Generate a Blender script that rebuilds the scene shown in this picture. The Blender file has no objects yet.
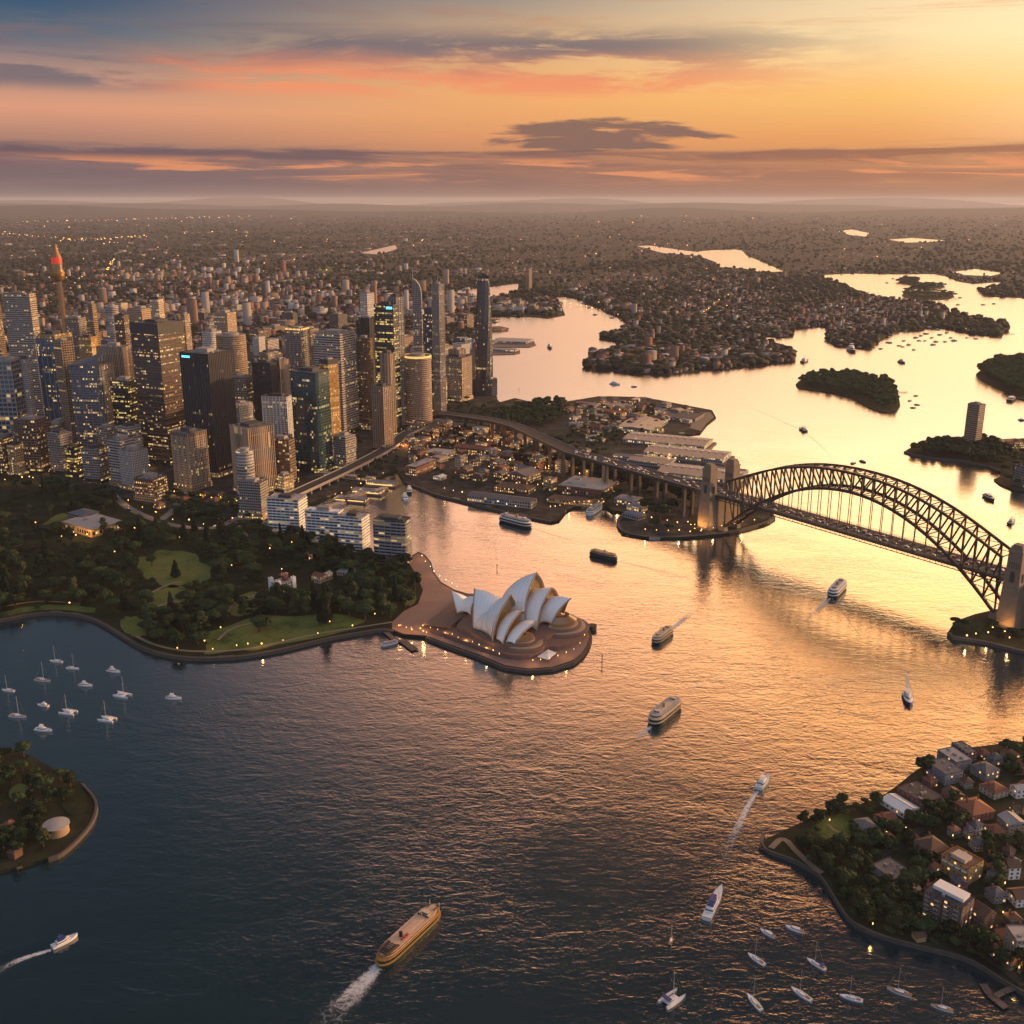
import bpy, math, random
import numpy as np
from mathutils import Vector, Matrix
from mathutils.geometry import tessellate_polygon

# ---------------------------------------------------------------- camera, sky, sun, exposure
SC = bpy.context.scene
COL = SC.collection
FPX, CAMH = 1050.0, 490.0                      # focal length in pixels of the 1024 frame, camera height in metres
TH = math.atan(312.0 / FPX)                    # camera pitch: horizon sits 312 px above the middle
CT, ST = math.cos(TH), math.sin(TH)
cam = bpy.data.cameras.new("camera")
cam.sensor_width = 36.0
cam.lens = 36.0 * FPX / 1024.0
cam.clip_start, cam.clip_end = 1.0, 400000.0
camo = bpy.data.objects.new("camera", cam)
COL.objects.link(camo)
camo.location = (0, 0, CAMH)
camo.rotation_euler = (math.pi / 2 - TH, 0, 0)
SC.camera = camo

SUN_AZ, SUN_EL = 74.0, 6.0                      # degrees right of the view, degrees above the horizon
SC.view_settings.view_transform = 'Standard'
SC.view_settings.look = 'None'
SC.view_settings.exposure = 0.0
SC.view_settings.gamma = 1.0
SC.view_settings.use_curve_mapping = False
SC.cycles.use_denoising = True
SC.cycles.max_bounces = 6
SC.cycles.diffuse_bounces = 2
SC.cycles.glossy_bounces = 3
SC.cycles.transparent_max_bounces = 6
SC.cycles.volume_bounces = 1
SC.cycles.sample_clamp_indirect = 4.0
SC.cycles.caustics_reflective = False
SC.cycles.caustics_refractive = False


class G:
    """small helper for writing node trees"""
    def __init__(s, nt): s.nt = nt
    def n(s, typ, **kw):
        nd = s.nt.nodes.new(typ)
        for k, v in kw.items(): setattr(nd, k, v)
        return nd
    def put(s, nd, key, val):
        sk = nd.inputs[key]
        if hasattr(val, 'links') and hasattr(val, 'is_output'): s.nt.links.new(val, sk)
        else: sk.default_value = val
    def m(s, op, a, b=None, c=None, clamp=False):
        nd = s.n('ShaderNodeMath', operation=op); nd.use_clamp = clamp
        for i, x in enumerate((a, b, c)):
            if x is not None: s.put(nd, i, x)
        return nd.outputs[0]
    def mix(s, f, a, b, mode='MIX'):
        nd = s.n('ShaderNodeMix', data_type='RGBA', blend_type=mode)
        s.put(nd, 0, f); s.put(nd, 6, a if not isinstance(a, tuple) else (*a[:3], 1)); s.put(nd, 7, b if not isinstance(b, tuple) else (*b[:3], 1))
        return nd.outputs[2]
    def rng(s, v, a, b, c=0.0, d=1.0, smooth=True):
        nd = s.n('ShaderNodeMapRange', interpolation_type='SMOOTHSTEP' if smooth else 'LINEAR')
        for i, x in enumerate((v, a, b, c, d)): s.put(nd, i, x)
        return nd.outputs[0]
    def xyz(s, v):
        nd = s.n('ShaderNodeSeparateXYZ'); s.put(nd, 0, v); return nd.outputs
    def vec(s, x, y, z):
        nd = s.n('ShaderNodeCombineXYZ')
        for i, q in enumerate((x, y, z)): s.put(nd, i, q)
        return nd.outputs[0]
    def noise(s, v, scale, detail=4, rough=.55, dist=0.0):
        nd = s.n('ShaderNodeTexNoise'); s.put(nd, 'Vector', v)
        for k, q in (('Scale', scale), ('Detail', detail), ('Roughness', rough), ('Distortion', dist)): s.put(nd, k, q)
        return nd.outputs[0]
    def ramp(s, v, stops):
        nd = s.n('ShaderNodeValToRGB'); el = nd.color_ramp.elements
        while len(el) < len(stops): el.new(0.5)
        for e, (p, c) in zip(el, stops):
            e.position = p; e.color = (*c[:3], 1)
        s.put(nd, 0, v); return nd.outputs[0]
    def mapv(s, v, scale, rot=0.0):
        nd = s.n('ShaderNodeMapping'); s.put(nd, 'Vector', v)
        nd.inputs['Scale'].default_value = scale; nd.inputs['Rotation'].default_value = (0, 0, rot)
        return nd.outputs[0]


def lin(r, g, b):
    return tuple(((c / 12.92) if c <= .04045 else ((c + .055) / 1.055) ** 2.4) for c in (r, g, b))


def build_world():
    w = bpy.data.worlds.new("World"); SC.world = w; w.use_nodes = True
    nt = w.node_tree; nt.nodes.clear(); g = G(nt)
    d = g.n('ShaderNodeTexCoord').outputs['Generated']
    x, y, z = g.xyz(d)
    RAD = 57.29578
    el = g.m('MULTIPLY', g.m('ARCSINE', z), RAD)
    az = g.m('MULTIPLY', g.m('ARCTAN2', x, y), RAD)
    t = g.m('SQRT', g.m('DIVIDE', g.m('MAXIMUM', el, 0.0), 90.0))
    q = lambda e: math.sqrt(e / 90.0)
    sunw = g.m('COSINE', g.m('DIVIDE', g.m('SUBTRACT', az, 58.0), RAD))
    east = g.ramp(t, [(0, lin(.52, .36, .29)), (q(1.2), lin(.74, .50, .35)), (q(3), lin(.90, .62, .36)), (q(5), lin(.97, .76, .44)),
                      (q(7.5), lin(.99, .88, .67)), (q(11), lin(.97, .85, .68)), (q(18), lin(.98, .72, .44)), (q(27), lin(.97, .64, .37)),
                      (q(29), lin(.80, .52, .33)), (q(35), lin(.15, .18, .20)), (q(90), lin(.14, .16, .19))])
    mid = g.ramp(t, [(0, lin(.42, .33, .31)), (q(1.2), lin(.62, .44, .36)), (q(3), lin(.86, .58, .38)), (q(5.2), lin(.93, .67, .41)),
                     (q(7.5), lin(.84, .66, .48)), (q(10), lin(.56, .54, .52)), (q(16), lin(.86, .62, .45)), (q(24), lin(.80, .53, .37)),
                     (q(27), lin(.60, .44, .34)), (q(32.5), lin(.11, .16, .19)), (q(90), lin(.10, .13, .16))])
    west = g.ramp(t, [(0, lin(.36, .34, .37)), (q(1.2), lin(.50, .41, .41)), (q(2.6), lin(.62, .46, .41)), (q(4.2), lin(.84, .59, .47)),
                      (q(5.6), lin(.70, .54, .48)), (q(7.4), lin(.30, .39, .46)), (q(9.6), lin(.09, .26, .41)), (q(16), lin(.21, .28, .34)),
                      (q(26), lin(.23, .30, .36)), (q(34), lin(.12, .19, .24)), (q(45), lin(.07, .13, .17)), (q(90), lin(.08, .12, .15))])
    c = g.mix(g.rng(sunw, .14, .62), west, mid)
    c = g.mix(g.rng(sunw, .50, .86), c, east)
    # glow of the hidden sun to the right
    glow = g.m('MULTIPLY', g.m('MULTIPLY', g.rng(sunw, .75, 1.0), g.rng(el, 26.0, 2.0)), g.rng(el, .3, 3.5))
    c = g.mix(g.m('MULTIPLY', glow, .55), c, (1.45, 1.12, .70))
    boost = g.m('ADD', 1.0, g.m('MULTIPLY', g.m('MULTIPLY', g.rng(el, 9.5, 16.0), g.rng(el, 33.5, 25.5)), g.m('ADD', .25, g.m('MULTIPLY', g.rng(sunw, .14, .58), 4.2))))  # sky above the frame, unseen, brightened to lift the water reflections
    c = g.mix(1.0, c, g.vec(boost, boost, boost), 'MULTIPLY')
    lav = g.m('MAXIMUM', g.rng(el, 50.0, 82.0), g.rng(y, .10, -.45))  # added lavender sky overhead and behind the camera, unseen, as ambient fill
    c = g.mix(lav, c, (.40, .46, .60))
    # stretched cloud streaks, laid out in azimuth and elevation
    cv = g.vec(g.m('MULTIPLY', az, .085), g.m('MULTIPLY', g.m('ADD', el, g.m('MULTIPLY', az, .012)), .62), 3.7)
    n1 = g.noise(cv, 1.0, 9, .66, .7)
    cv2 = g.vec(g.m('MULTIPLY', az, .05), g.m('MULTIPLY', el, .8), 9.1)
    n2 = g.noise(cv2, 1.0, 9, .68, .8)
    def band(lo0, lo1, hi0, hi1):
        return g.m('MULTIPLY', g.rng(el, lo0, lo1), g.rng(el, hi1, hi0))
    # long dark bank low over the horizon
    lowedge = g.m('ADD', el, g.m('ADD', g.m('MULTIPLY', g.m('SUBTRACT', n2, .5), 1.7), g.m('MULTIPLY', g.m('SUBTRACT', n1, .5), 1.5)))
    bank = g.m('MULTIPLY', g.m('MULTIPLY', g.rng(lowedge, .1, 1.0), g.rng(lowedge, 2.75, 2.35)), g.m('ADD', .35, g.m('MULTIPLY', g.rng(g.noise(g.vec(g.m('MULTIPLY', az, .10), g.m('MULTIPLY', el, 2.0), 40.0), 1.0, 6, .6, .6), .36, .56), .65)))
    c = g.mix(g.m('MULTIPLY', bank, g.m('ADD', .55, g.m('MULTIPLY', g.rng(lowedge, 1.5, 2.1), .37))), c, g.mix(g.rng(az, -20, 30), lin(.37, .31, .35), lin(.60, .40, .31)))
    # bright rents in the bank
    n4 = g.noise(g.vec(g.m('MULTIPLY', az, .09), g.m('MULTIPLY', el, 1.3), 55.0), 1.0, 5, .6, .5)
    rent = g.m('MULTIPLY', band(.7, 1.1, 1.7, 2.3), g.rng(n4, .50, .60))
    c = g.mix(g.m('MULTIPLY', rent, .75), c, lin(.92, .58, .38))
    # small heap of cloud on top of the bank, right of the middle
    cv3 = g.vec(g.m('MULTIPLY', az, .17), g.m('MULTIPLY', el, 1.15), 21.0)
    n3 = g.noise(cv3, 1.0, 7, .62, .4)
    hsh = g.m('MULTIPLY', band(2.2, 2.7, 3.2, 4.3), g.m('MULTIPLY', g.rng(az, -6, 4), g.rng(az, 15, 5)))
    heap = g.rng(g.m('ADD', hsh, g.m('MULTIPLY', g.m('SUBTRACT', n3, .5), 2.6)), .42, .75)
    heap = g.m('MULTIPLY', heap, g.m('MULTIPLY', g.rng(hsh, .02, .2), .95))
    c = g.mix(g.m('MULTIPLY', heap, .92), c, lin(.44, .35, .34))
    # mid-height streaks, red from below on the left and middle, fading on the right
    st = g.m('MULTIPLY', band(4.7, 5.5, 7.4, 8.6), g.m('MULTIPLY', g.rng(g.m('ADD', n1, g.m('MULTIPLY', g.m('SUBTRACT', n3, .5), .5)), .39, .56), g.rng(az, 22, 4)))
    c = g.mix(g.m('MULTIPLY', st, .9), c, g.mix(g.m('MAXIMUM', g.rng(g.m('ADD', el, g.m('MULTIPLY', g.m('SUBTRACT', n3, .5), 1.6)), 5.7, 7.5), g.rng(az, -13.0, -21.0)), lin(.92, .56, .40), lin(.44, .40, .43)))
    st2 = g.m('MULTIPLY', band(7.0, 8.0, 9.6, 12.0), g.rng(n2, .50, .68))
    c = g.mix(g.m('MULTIPLY', st2, .65), c, g.mix(g.rng(az, -18, 14), lin(.40, .40, .44), lin(.86, .58, .40)))
    hi = g.m('MULTIPLY', g.rng(el, 12, 20), g.rng(n1, .48, .70))
    c = g.mix(g.m('MULTIPLY', hi, .25), c, g.mix(g.rng(sunw, 0, .8), lin(.20, .23, .28), lin(.98, .66, .42)))
    c = g.mix(g.rng(el, -1.0, 0.0), lin(.40, .33, .30), c)
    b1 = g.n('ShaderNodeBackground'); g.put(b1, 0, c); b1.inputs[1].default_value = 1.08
    sky = g.n('ShaderNodeTexSky'); sky.sky_type = 'NISHITA'; sky.sun_disc = False
    sky.sun_elevation = math.radians(SUN_EL); sky.sun_rotation = math.radians(SUN_AZ); sky.air_density = 1.6; sky.dust_density = 4.0
    b2 = g.n('ShaderNodeBackground'); g.put(b2, 0, sky.outputs[0]); b2.inputs[1].default_value = 0.006
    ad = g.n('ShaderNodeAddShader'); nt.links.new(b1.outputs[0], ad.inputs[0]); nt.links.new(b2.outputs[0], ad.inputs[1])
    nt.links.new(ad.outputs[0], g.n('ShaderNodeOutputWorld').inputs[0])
    w.cycles.sampling_method = 'MANUAL'; w.cycles.sample_map_resolution = 512


build_world()
sl = bpy.data.lights.new("sun", 'SUN'); sl.energy = 5.0; sl.angle = math.radians(2.0); sl.color = (1.0, .56, .25)
so = bpy.data.objects.new("sun", sl); COL.objects.link(so)
so.rotation_euler = (math.radians(90 - SUN_EL), 0, math.radians(-SUN_AZ) + math.pi)
so.rotation_euler = Vector((-math.sin(math.radians(SUN_AZ)) * math.cos(math.radians(SUN_EL)), -math.cos(math.radians(SUN_AZ)) * math.cos(math.radians(SUN_EL)),
                            -math.sin(math.radians(SUN_EL)))).to_track_quat('-Z', 'Y').to_euler()
so.location = (3000, 800, 2000)

# ---------------------------------------------------------------- helpers
R = random.Random(11)


def P(px, py, z=0.0):
    """ground point seen at a pixel of the layout sketch, at height z"""
    v = (py - 512) / FPX; dx = (px - 512) / FPX
    t = (z - CAMH) / (-ST - v * CT)
    return (dx * t, (CT - v * ST) * t)


def PROJ(X, Y, z):
    d = Y * CT - (z - CAMH) * ST
    return 512 + FPX * X / d, 512 - FPX * (Y * ST + (z - CAMH) * CT) / d


def MPP(X, Y, z=0.0): return (Y * CT - (z - CAMH) * ST) / FPX


def TOPZ(Y, py):
    v = (py - 512) / FPX
    return CAMH - Y * (ST + v * CT) / (CT - v * ST)


def inpoly(px, py, poly):
    if len(px) == 1:
        x, y = px[0], py[0]; r = False; x0, y0 = poly[-1]
        for x1, y1 in poly:
            if (y0 > y) != (y1 > y) and x < (x1 - x0) * (y - y0) / (y1 - y0) + x0: r = not r
            x0, y0 = x1, y1
        return (r,)
    px = np.asarray(px, float); py = np.asarray(py, float); r = np.zeros(px.shape, bool); n = len(poly)
    for i in range(n):
        x0, y0 = poly[i]; x1, y1 = poly[(i + 1) % n]
        k = (y0 > py) != (y1 > py)
        if y1 != y0: r ^= k & (px < (x1 - x0) * (py - y0) / (y1 - y0) + x0)
    return r


class MB:
    def __init__(s): s.v = []; s.f = []; s.uv = []; s.mi = []; s.cm = 0
    def add(s, vs, fs, uvs=None):
        o = len(s.v); s.v += [tuple(map(float, p)) for p in vs]
        for i, f in enumerate(fs):
            s.f.append([k + o for k in f]); s.mi.append(s.cm)
            s.uv.append(uvs[i] if uvs else None)
    def box(s, cx, cy, z0, sx, sy, sz, yaw=0.0, top=1.0):
        c, n = math.cos(yaw), math.sin(yaw); vs = []
        for z, k in ((z0, 1.0), (z0 + sz, top)):
            for a, b in ((-1, -1), (1, -1), (1, 1), (-1, 1)):
                x, y = a * sx / 2 * k, b * sy / 2 * k
                vs.append((cx + x * c - y * n, cy + x * n + y * c, z))
        s.add(vs, [(3, 2, 1, 0), (4, 5, 6, 7), (0, 1, 5, 4), (1, 2, 6, 5), (2, 3, 7, 6), (3, 0, 4, 7)])
    def prism(s, poly, z0, z1, top=None, cap=True, uv=False, bottom=False):
        """poly ccw; z1 may be a list giving a sloped top"""
        n = len(poly); tp = top or poly; za = z1 if isinstance(z1, (list, tuple)) else [z1] * n
        vs = [(p[0], p[1], z0) for p in poly] + [(p[0], p[1], za[i]) for i, p in enumerate(tp)]
        u = [0.0]
        for i in range(n):
            a, b = poly[i], poly[(i + 1) % n]; u.append(u[-1] + math.hypot(b[0] - a[0], b[1] - a[1]))
        fs, us = [], []
        for i in range(n):
            j = (i + 1) % n; fs.append((i, j, n + j, n + i))
            us.append([(u[i], 0), (u[i + 1], 0), (u[i + 1], za[j] - z0), (u[i], za[i] - z0)])
        if cap:
            fs.append(tuple(range(n, 2 * n))); us.append([(-9.0, -9.0)] * n)
        if bottom:
            fs.append(tuple(range(n - 1, -1, -1))); us.append([(-9.0, -9.0)] * n)
        s.add(vs, fs, us)
    def tube(s, a, b, r0, r1=None, n=8, cap=True):
        r1 = r0 if r1 is None else r1; a, b = Vector(a), Vector(b); d = (b - a)
        if d.length < 1e-6: return
        d.normalize(); e = Vector((0, 0, 1)) if abs(d.z) < .9 else Vector((1, 0, 0))
        x = d.cross(e).normalized(); y = d.cross(x); vs = []
        for p, r in ((a, r0), (b, r1)):
            for k in range(n):
                t = 2 * math.pi * k / n; vs.append(p + x * math.cos(t) * r + y * math.sin(t) * r)
        fs = [(k, (k + 1) % n, n + (k + 1) % n, n + k) for k in range(n)]
        if cap: fs += [tuple(range(n - 1, -1, -1)), tuple(range(n, 2 * n))]
        s.add(vs, fs)
    def beam(s, a, b, w, h):
        a, b = Vector(a), Vector(b); d = (b - a).normalized()
        x = d.cross(Vector((0, 0, 1)))
        x = Vector((1, 0, 0)) if x.length < 1e-4 else x.normalized()
        y = x.cross(d).normalized(); vs = []
        for p in (a, b):
            for i, j in ((-1, -1), (1, -1), (1, 1), (-1, 1)): vs.append(p + x * i * w / 2 + y * j * h / 2)
        s.add(vs, [(3, 2, 1, 0), (4, 5, 6, 7), (0, 1, 5, 4), (1, 2, 6, 5), (2, 3, 7, 6), (3, 0, 4, 7)])
    def lathe(s, prof, n=16, cx=0, cy=0):
        vs = []; fs = []
        for r, z in prof:
            for k in range(n):
                t = 2 * math.pi * k / n; vs.append((cx + r * math.cos(t), cy + r * math.sin(t), z))
        for i in range(len(prof) - 1):
            for k in range(n): fs.append((i * n + k, i * n + (k + 1) % n, (i + 1) * n + (k + 1) % n, (i + 1) * n + k))
        fs.append(tuple(range((len(prof) - 1) * n, len(prof) * n)))
        s.add(vs, fs)
    def grid(s, pts, uv=False, flip=False):
        """pts[i][j] -> quad sheet"""
        a, b = len(pts), len(pts[0]); vs = [p for r in pts for p in r]
        if uv:
            t = lambda i, j: ((a - 1 - i if flip else i) / (a - 1), j / (b - 1))
            s.add(vs, [(i * b + j, i * b + j + 1, (i + 1) * b + j + 1, (i + 1) * b + j) for i in range(a - 1) for j in range(b - 1)], [[t(i, j), t(i, j + 1), t(i + 1, j + 1), t(i + 1, j)] for i in range(a - 1) for j in range(b - 1)]); return
        s.add(vs, [(i * b + j, i * b + j + 1, (i + 1) * b + j + 1, (i + 1) * b + j) for i in range(a - 1) for j in range(b - 1)])
    def mesh(s, name, mats, smooth=False):
        me = bpy.data.meshes.new(name); me.from_pydata(s.v, [], s.f)
        mats = mats if isinstance(mats, (list, tuple)) else [mats]
        for m in mats: me.materials.append(m)
        if len(mats) > 1: me.polygons.foreach_set('material_index', s.mi)
        if any(u is not None for u in s.uv):
            l = me.uv_layers.new(name='UVMap'); flat = []
            for f, u in zip(s.f, s.uv):
                for k in range(len(f)): flat += list(u[k]) if u else (-9.0, -9.0)
            l.data.foreach_set('uv', flat)
        if smooth: me.polygons.foreach_set('use_smooth', [True] * len(me.polygons))
        me.update(); return me
    def build(s, name, mats, parent=None, smooth=False):
        return link(bpy.data.objects.new(name, s.mesh(name, mats, smooth)), parent)


def link(o, parent=None):
    COL.objects.link(o)
    if parent: o.parent = parent
    return o


def npmesh(name, v, f, mat, ci=None, smooth=False):
    """fast mesh from arrays; f is (n,3) or (n,4); ci: per-face grey value stored as attribute"""
    me = bpy.data.meshes.new(name); v = np.asarray(v, np.float32); f = np.asarray(f, np.int32); k = f.shape[1]
    me.vertices.add(len(v)); me.vertices.foreach_set('co', v.ravel())
    me.loops.add(f.size); me.loops.foreach_set('vertex_index', f.ravel())
    me.polygons.add(len(f)); me.polygons.foreach_set('loop_start', np.arange(0, f.size, k, dtype=np.int32))
    for m in (mat if isinstance(mat, (list, tuple)) else [mat]): me.materials.append(m)
    if ci is not None:
        a = me.attributes.new('tone', 'FLOAT', 'FACE'); a.data.foreach_set('value', np.asarray(ci, np.float32))
    me.update(calc_edges=True)
    if smooth: me.polygons.foreach_set('use_smooth', np.ones(len(f), bool))
    return me


LABELS = []


def thing(name, loc=(0, 0, 0), yaw=0.0, scale=None):
    o = bpy.data.objects.new(name, None); o.empty_display_size = 1.0; COL.objects.link(o)
    o.location = loc; o.rotation_euler = (0, 0, yaw)
    if scale: o.scale = scale
    return o


def tag(o, label, cat, group=None):
    o['label'] = label; o['category'] = cat
    if group: o['group'] = group
    return o


def many(o, singular, plural, cat, group, where=''):
    """a repeat: its label is settled at the end, by its place from the left among those like it"""
    LABELS.append((o, singular, plural, cat, group, where)); return o


ORD = 'leftmost second third fourth fifth sixth seventh eighth ninth tenth eleventh twelfth thirteenth fourteenth fifteenth sixteenth'.split()
CNT = 'zero one two three four five six seven eight nine ten eleven twelve thirteen fourteen fifteen sixteen'.split()


def settle_labels():
    bins = {}
    for r in LABELS: bins.setdefault((r[1], r[5]), []).append(r)
    for (sing, where), rs in bins.items():
        n = len(rs); w = (' ' + where) if where else ''
        rs.sort(key=lambda r: PROJ(*r[0].matrix_basis.translation)[0])
        for i, (o, s_, pl, cat, grp, _) in enumerate(rs):
            if n == 1: lab = s_ + w
            elif n <= 16:
                o_ = 'leftmost' if i == 0 else 'rightmost' if i == n - 1 else ORD[i] + ' from left'
                lab = f"{o_} of {CNT[n]} {pl}{w}"
            else: lab = s_ + w
            tag(o, lab, cat, grp)


def structure(o): o['kind'] = 'structure'; return o


def stuff(o): o['kind'] = 'stuff'; return o


# ---------------------------------------------------------------- materials
def newmat(name):
    m = bpy.data.materials.new(name); m.use_nodes = True; nt = m.node_tree; nt.nodes.clear(); g = G(nt)
    out = g.n('ShaderNodeOutputMaterial'); b = g.n('ShaderNodeBsdfPrincipled'); nt.links.new(b.outputs[0], out.inputs[0])
    return m, g, b, out


def plain(name, col, rough=.7, metal=0.0, var=.25, scale=.12, spec=.4, emis=None, es=0.0):
    m, g, b, out = newmat(name)
    tc = g.n('ShaderNodeTexCoord').outputs['Object']
    n = g.noise(tc, scale, 5, .6); n2 = g.noise(tc, scale * 9, 3, .6)
    k = g.m('ADD', g.m('MULTIPLY', n, 1.2), g.m('MULTIPLY', n2, .8))
    oi = g.n('ShaderNodeObjectInfo').outputs['Random']
    k = g.m('ADD', g.m('MULTIPLY', g.m('SUBTRACT', k, 1.0), var * 1.6), g.m('MULTIPLY', g.m('SUBTRACT', oi, .5), var * .5))
    k = g.m('ADD', k, 1.0)
    c = g.mix(1.0, col, g.vec(k, k, k), 'MULTIPLY')
    g.put(b, 'Base Color', c); b.inputs['Roughness'].default_value = rough; b.inputs['Metallic'].default_value = metal
    b.inputs['Specular IOR Level'].default_value = spec
    if emis:
        b.inputs['Emission Color'].default_value = (*emis, 1); b.inputs['Emission Strength'].default_value = es
        m.cycles.emission_sampling = 'NONE'
    return m


def glow(name, col, strength):
    m, g, b, out = newmat(name)
    b.inputs['Base Color'].default_value = (*[c * .35 for c in col], 1)
    b.inputs['Emission Color'].default_value = (*col, 1); b.inputs['Emission Strength'].default_value = strength
    m.cycles.emission_sampling = 'NONE'; return m


def facade(name, wall, glass, bay=3.6, fl=4.4, mu=.3, sp=.4, lit=.10, es=1.3, litcol=(1.0, .60, .20), grough=.14, wrough=.65, gvar=.7, zone=.0):
    """curtain wall or punched windows, laid out in metres along the wall; some windows are lit"""
    m, g, b, out = newmat(name)
    uv = g.n('ShaderNodeUVMap').outputs[0]; u, v, _ = g.xyz(uv)
    rnd = g.m('MULTIPLY', g.n('ShaderNodeObjectInfo').outputs['Random'], 517.0)
    U = g.m('DIVIDE', u, bay); V = g.m('DIVIDE', v, fl)
    iu = g.m('FLOOR', U); iv = g.m('FLOOR', V); fu = g.m('FRACT', U); fv = g.m('FRACT', V)
    win = g.m('MULTIPLY', g.m('GREATER_THAN', fu, mu), g.m('GREATER_THAN', fv, sp))
    win = g.m('MULTIPLY', win, g.m('GREATER_THAN', v, 0.0))
    def wn(vec):
        nd = g.n('ShaderNodeTexWhiteNoise', noise_dimensions='3D'); g.put(nd, 0, vec); return nd.outputs[0]
    cell = wn(g.vec(iu, iv, rnd)); row = wn(g.vec(g.m('FLOOR', g.m('DIVIDE', U, 7.0)), iv, g.m('ADD', rnd, 3.3)))
    pc = g.m('MULTIPLY', g.m('ADD', g.m('MULTIPLY', g.m('GREATER_THAN', row, .80), 3.0), .20), lit)
    full = g.m('MULTIPLY', g.m('GREATER_THAN', wn(g.vec(g.m('FLOOR', g.m('DIVIDE', U, 26.0)), iv, g.m('ADD', rnd, 61.0))), 1.0 - min(.5, lit * .75)), .75)
    litm = g.m('MULTIPLY', g.m('LESS_THAN', cell, g.m('MAXIMUM', pc, full)), win)
    gl = g.m('ADD', 1.0 - gvar / 2, g.m('MULTIPLY', wn(g.vec(iu, iv, g.m('ADD', rnd, 8.8))), gvar))
    tc = g.n('ShaderNodeTexCoord').outputs['Object']
    st = g.m('ADD', .78, g.m('MULTIPLY', g.noise(tc, .05, 5, .65), .44))
    wc = g.mix(1.0, wall, g.vec(st, st, st), 'MULTIPLY'); gc = g.mix(1.0, glass, g.vec(gl, gl, gl), 'MULTIPLY')
    g.put(b, 'Base Color', g.mix(win, wc, gc))
    g.put(b, 'Roughness', g.m('ADD', wrough, g.m('MULTIPLY', win, grough - wrough)))
    g.put(b, 'Specular IOR Level', g.m('ADD', .35, g.m('MULTIPLY', win, .5)))
    g.put(b, 'Emission Color', g.mix(wn(g.vec(iu, iv, g.m('ADD', rnd, 21.0))), litcol, (1.0, .66, .28)))
    g.put(b, 'Emission Strength', g.m('MULTIPLY', litm, g.m('MULTIPLY', es, g.m('ADD', .12, g.m('MULTIPLY', g.m('POWER', wn(g.vec(iu, iv, g.m('ADD', rnd, 33.0))), 2.0), .75)))))
    bp = g.n('ShaderNodeBump'); bp.inputs['Strength'].default_value = .5; bp.inputs['Distance'].default_value = .3
    g.put(bp, 'Height', g.m('SUBTRACT', 1.0, win)); g.put(b, 'Normal', bp.outputs[0])
    m.cycles.emission_sampling = 'NONE'
    return m


def foliage(name, a, b_, scale=1.3):
    m, g, b, out = newmat(name)
    tc = g.n('ShaderNodeTexCoord').outputs['Object']; oi = g.n('ShaderNodeObjectInfo').outputs['Random']
    at = g.n('ShaderNodeAttribute', attribute_name='tone').outputs['Fac']
    n = g.noise(tc, scale, 4, .7)
    k = g.m('ADD', g.m('MULTIPLY', g.m('SUBTRACT', n, .5), .9), g.m('ADD', g.m('ADD', g.m('MULTIPLY', oi, .75), -.15), g.m('MULTIPLY', at, .55)), clamp=True)
    g.put(b, 'Base Color', g.mix(k, a, b_)); b.inputs['Roughness'].default_value = .75; b.inputs['Specular IOR Level'].default_value = .15
    return m


def water_mat():
    m, g, b, out = newmat('harbour_water'); nt = m.node_tree; nt.nodes.remove(b)
    pos = g.n('ShaderNodeNewGeometry').outputs['Position']
    ln = g.n('ShaderNodeVectorMath', operation='LENGTH'); g.put(ln, 0, pos)
    far = g.rng(ln.outputs['Value'], 700.0, 3600.0)
    v1 = g.mapv(pos, (.060, .118, 1), .42); v2 = g.mapv(pos, (.19, .30, 1), -.35); v3 = g.mapv(pos, (.017, .030, 1), .30)
    a = g.noise(v1, 1.0, 3, .55, .9); c = g.noise(v2, 1.0, 3, .6, .5); e = g.noise(v3, 1.0, 2, .5, .6)
    patch = g.rng(g.noise(g.mapv(pos, (.0035, .006, 1), .4), 1.0, 3, .6, .8), .36, .66)
    h = g.m('ADD', g.m('MULTIPLY', a, 1.5), g.m('ADD', g.m('MULTIPLY', c, .75), g.m('MULTIPLY', e, 1.5)))
    bp = g.n('ShaderNodeBump'); bp.inputs['Distance'].default_value = 1.0
    g.put(bp, 'Strength', g.m('MULTIPLY', g.m('ADD', .17, g.m('MULTIPLY', patch, .22)), g.m('SUBTRACT', 1.0, g.m('MULTIPLY', far, .86))))
    g.put(bp, 'Height', h)
    gl = g.n('ShaderNodeBsdfGlossy'); g.put(gl, 'Color', (.92, .94, .96, 1)); g.put(gl, 'Normal', bp.outputs[0])
    g.put(gl, 'Roughness', g.m('ADD', .10, g.m('MULTIPLY', far, .10)))
    df = g.n('ShaderNodeBsdfDiffuse'); g.put(df, 'Color', (.008, .028, .038, 1))
    fr = g.n('ShaderNodeFresnel'); fr.inputs['IOR'].default_value = 1.75; g.put(fr, 'Normal', bp.outputs[0])
    ms = g.n('ShaderNodeMixShader'); g.put(ms, 0, g.m('ADD', .0, g.m('MULTIPLY', fr.outputs[0], 1.75), clamp=True))
    nt.links.new(df.outputs[0], ms.inputs[1]); nt.links.new(gl.outputs[0], ms.inputs[2]); nt.links.new(ms.outputs[0], out.inputs[0])
    return m


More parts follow.
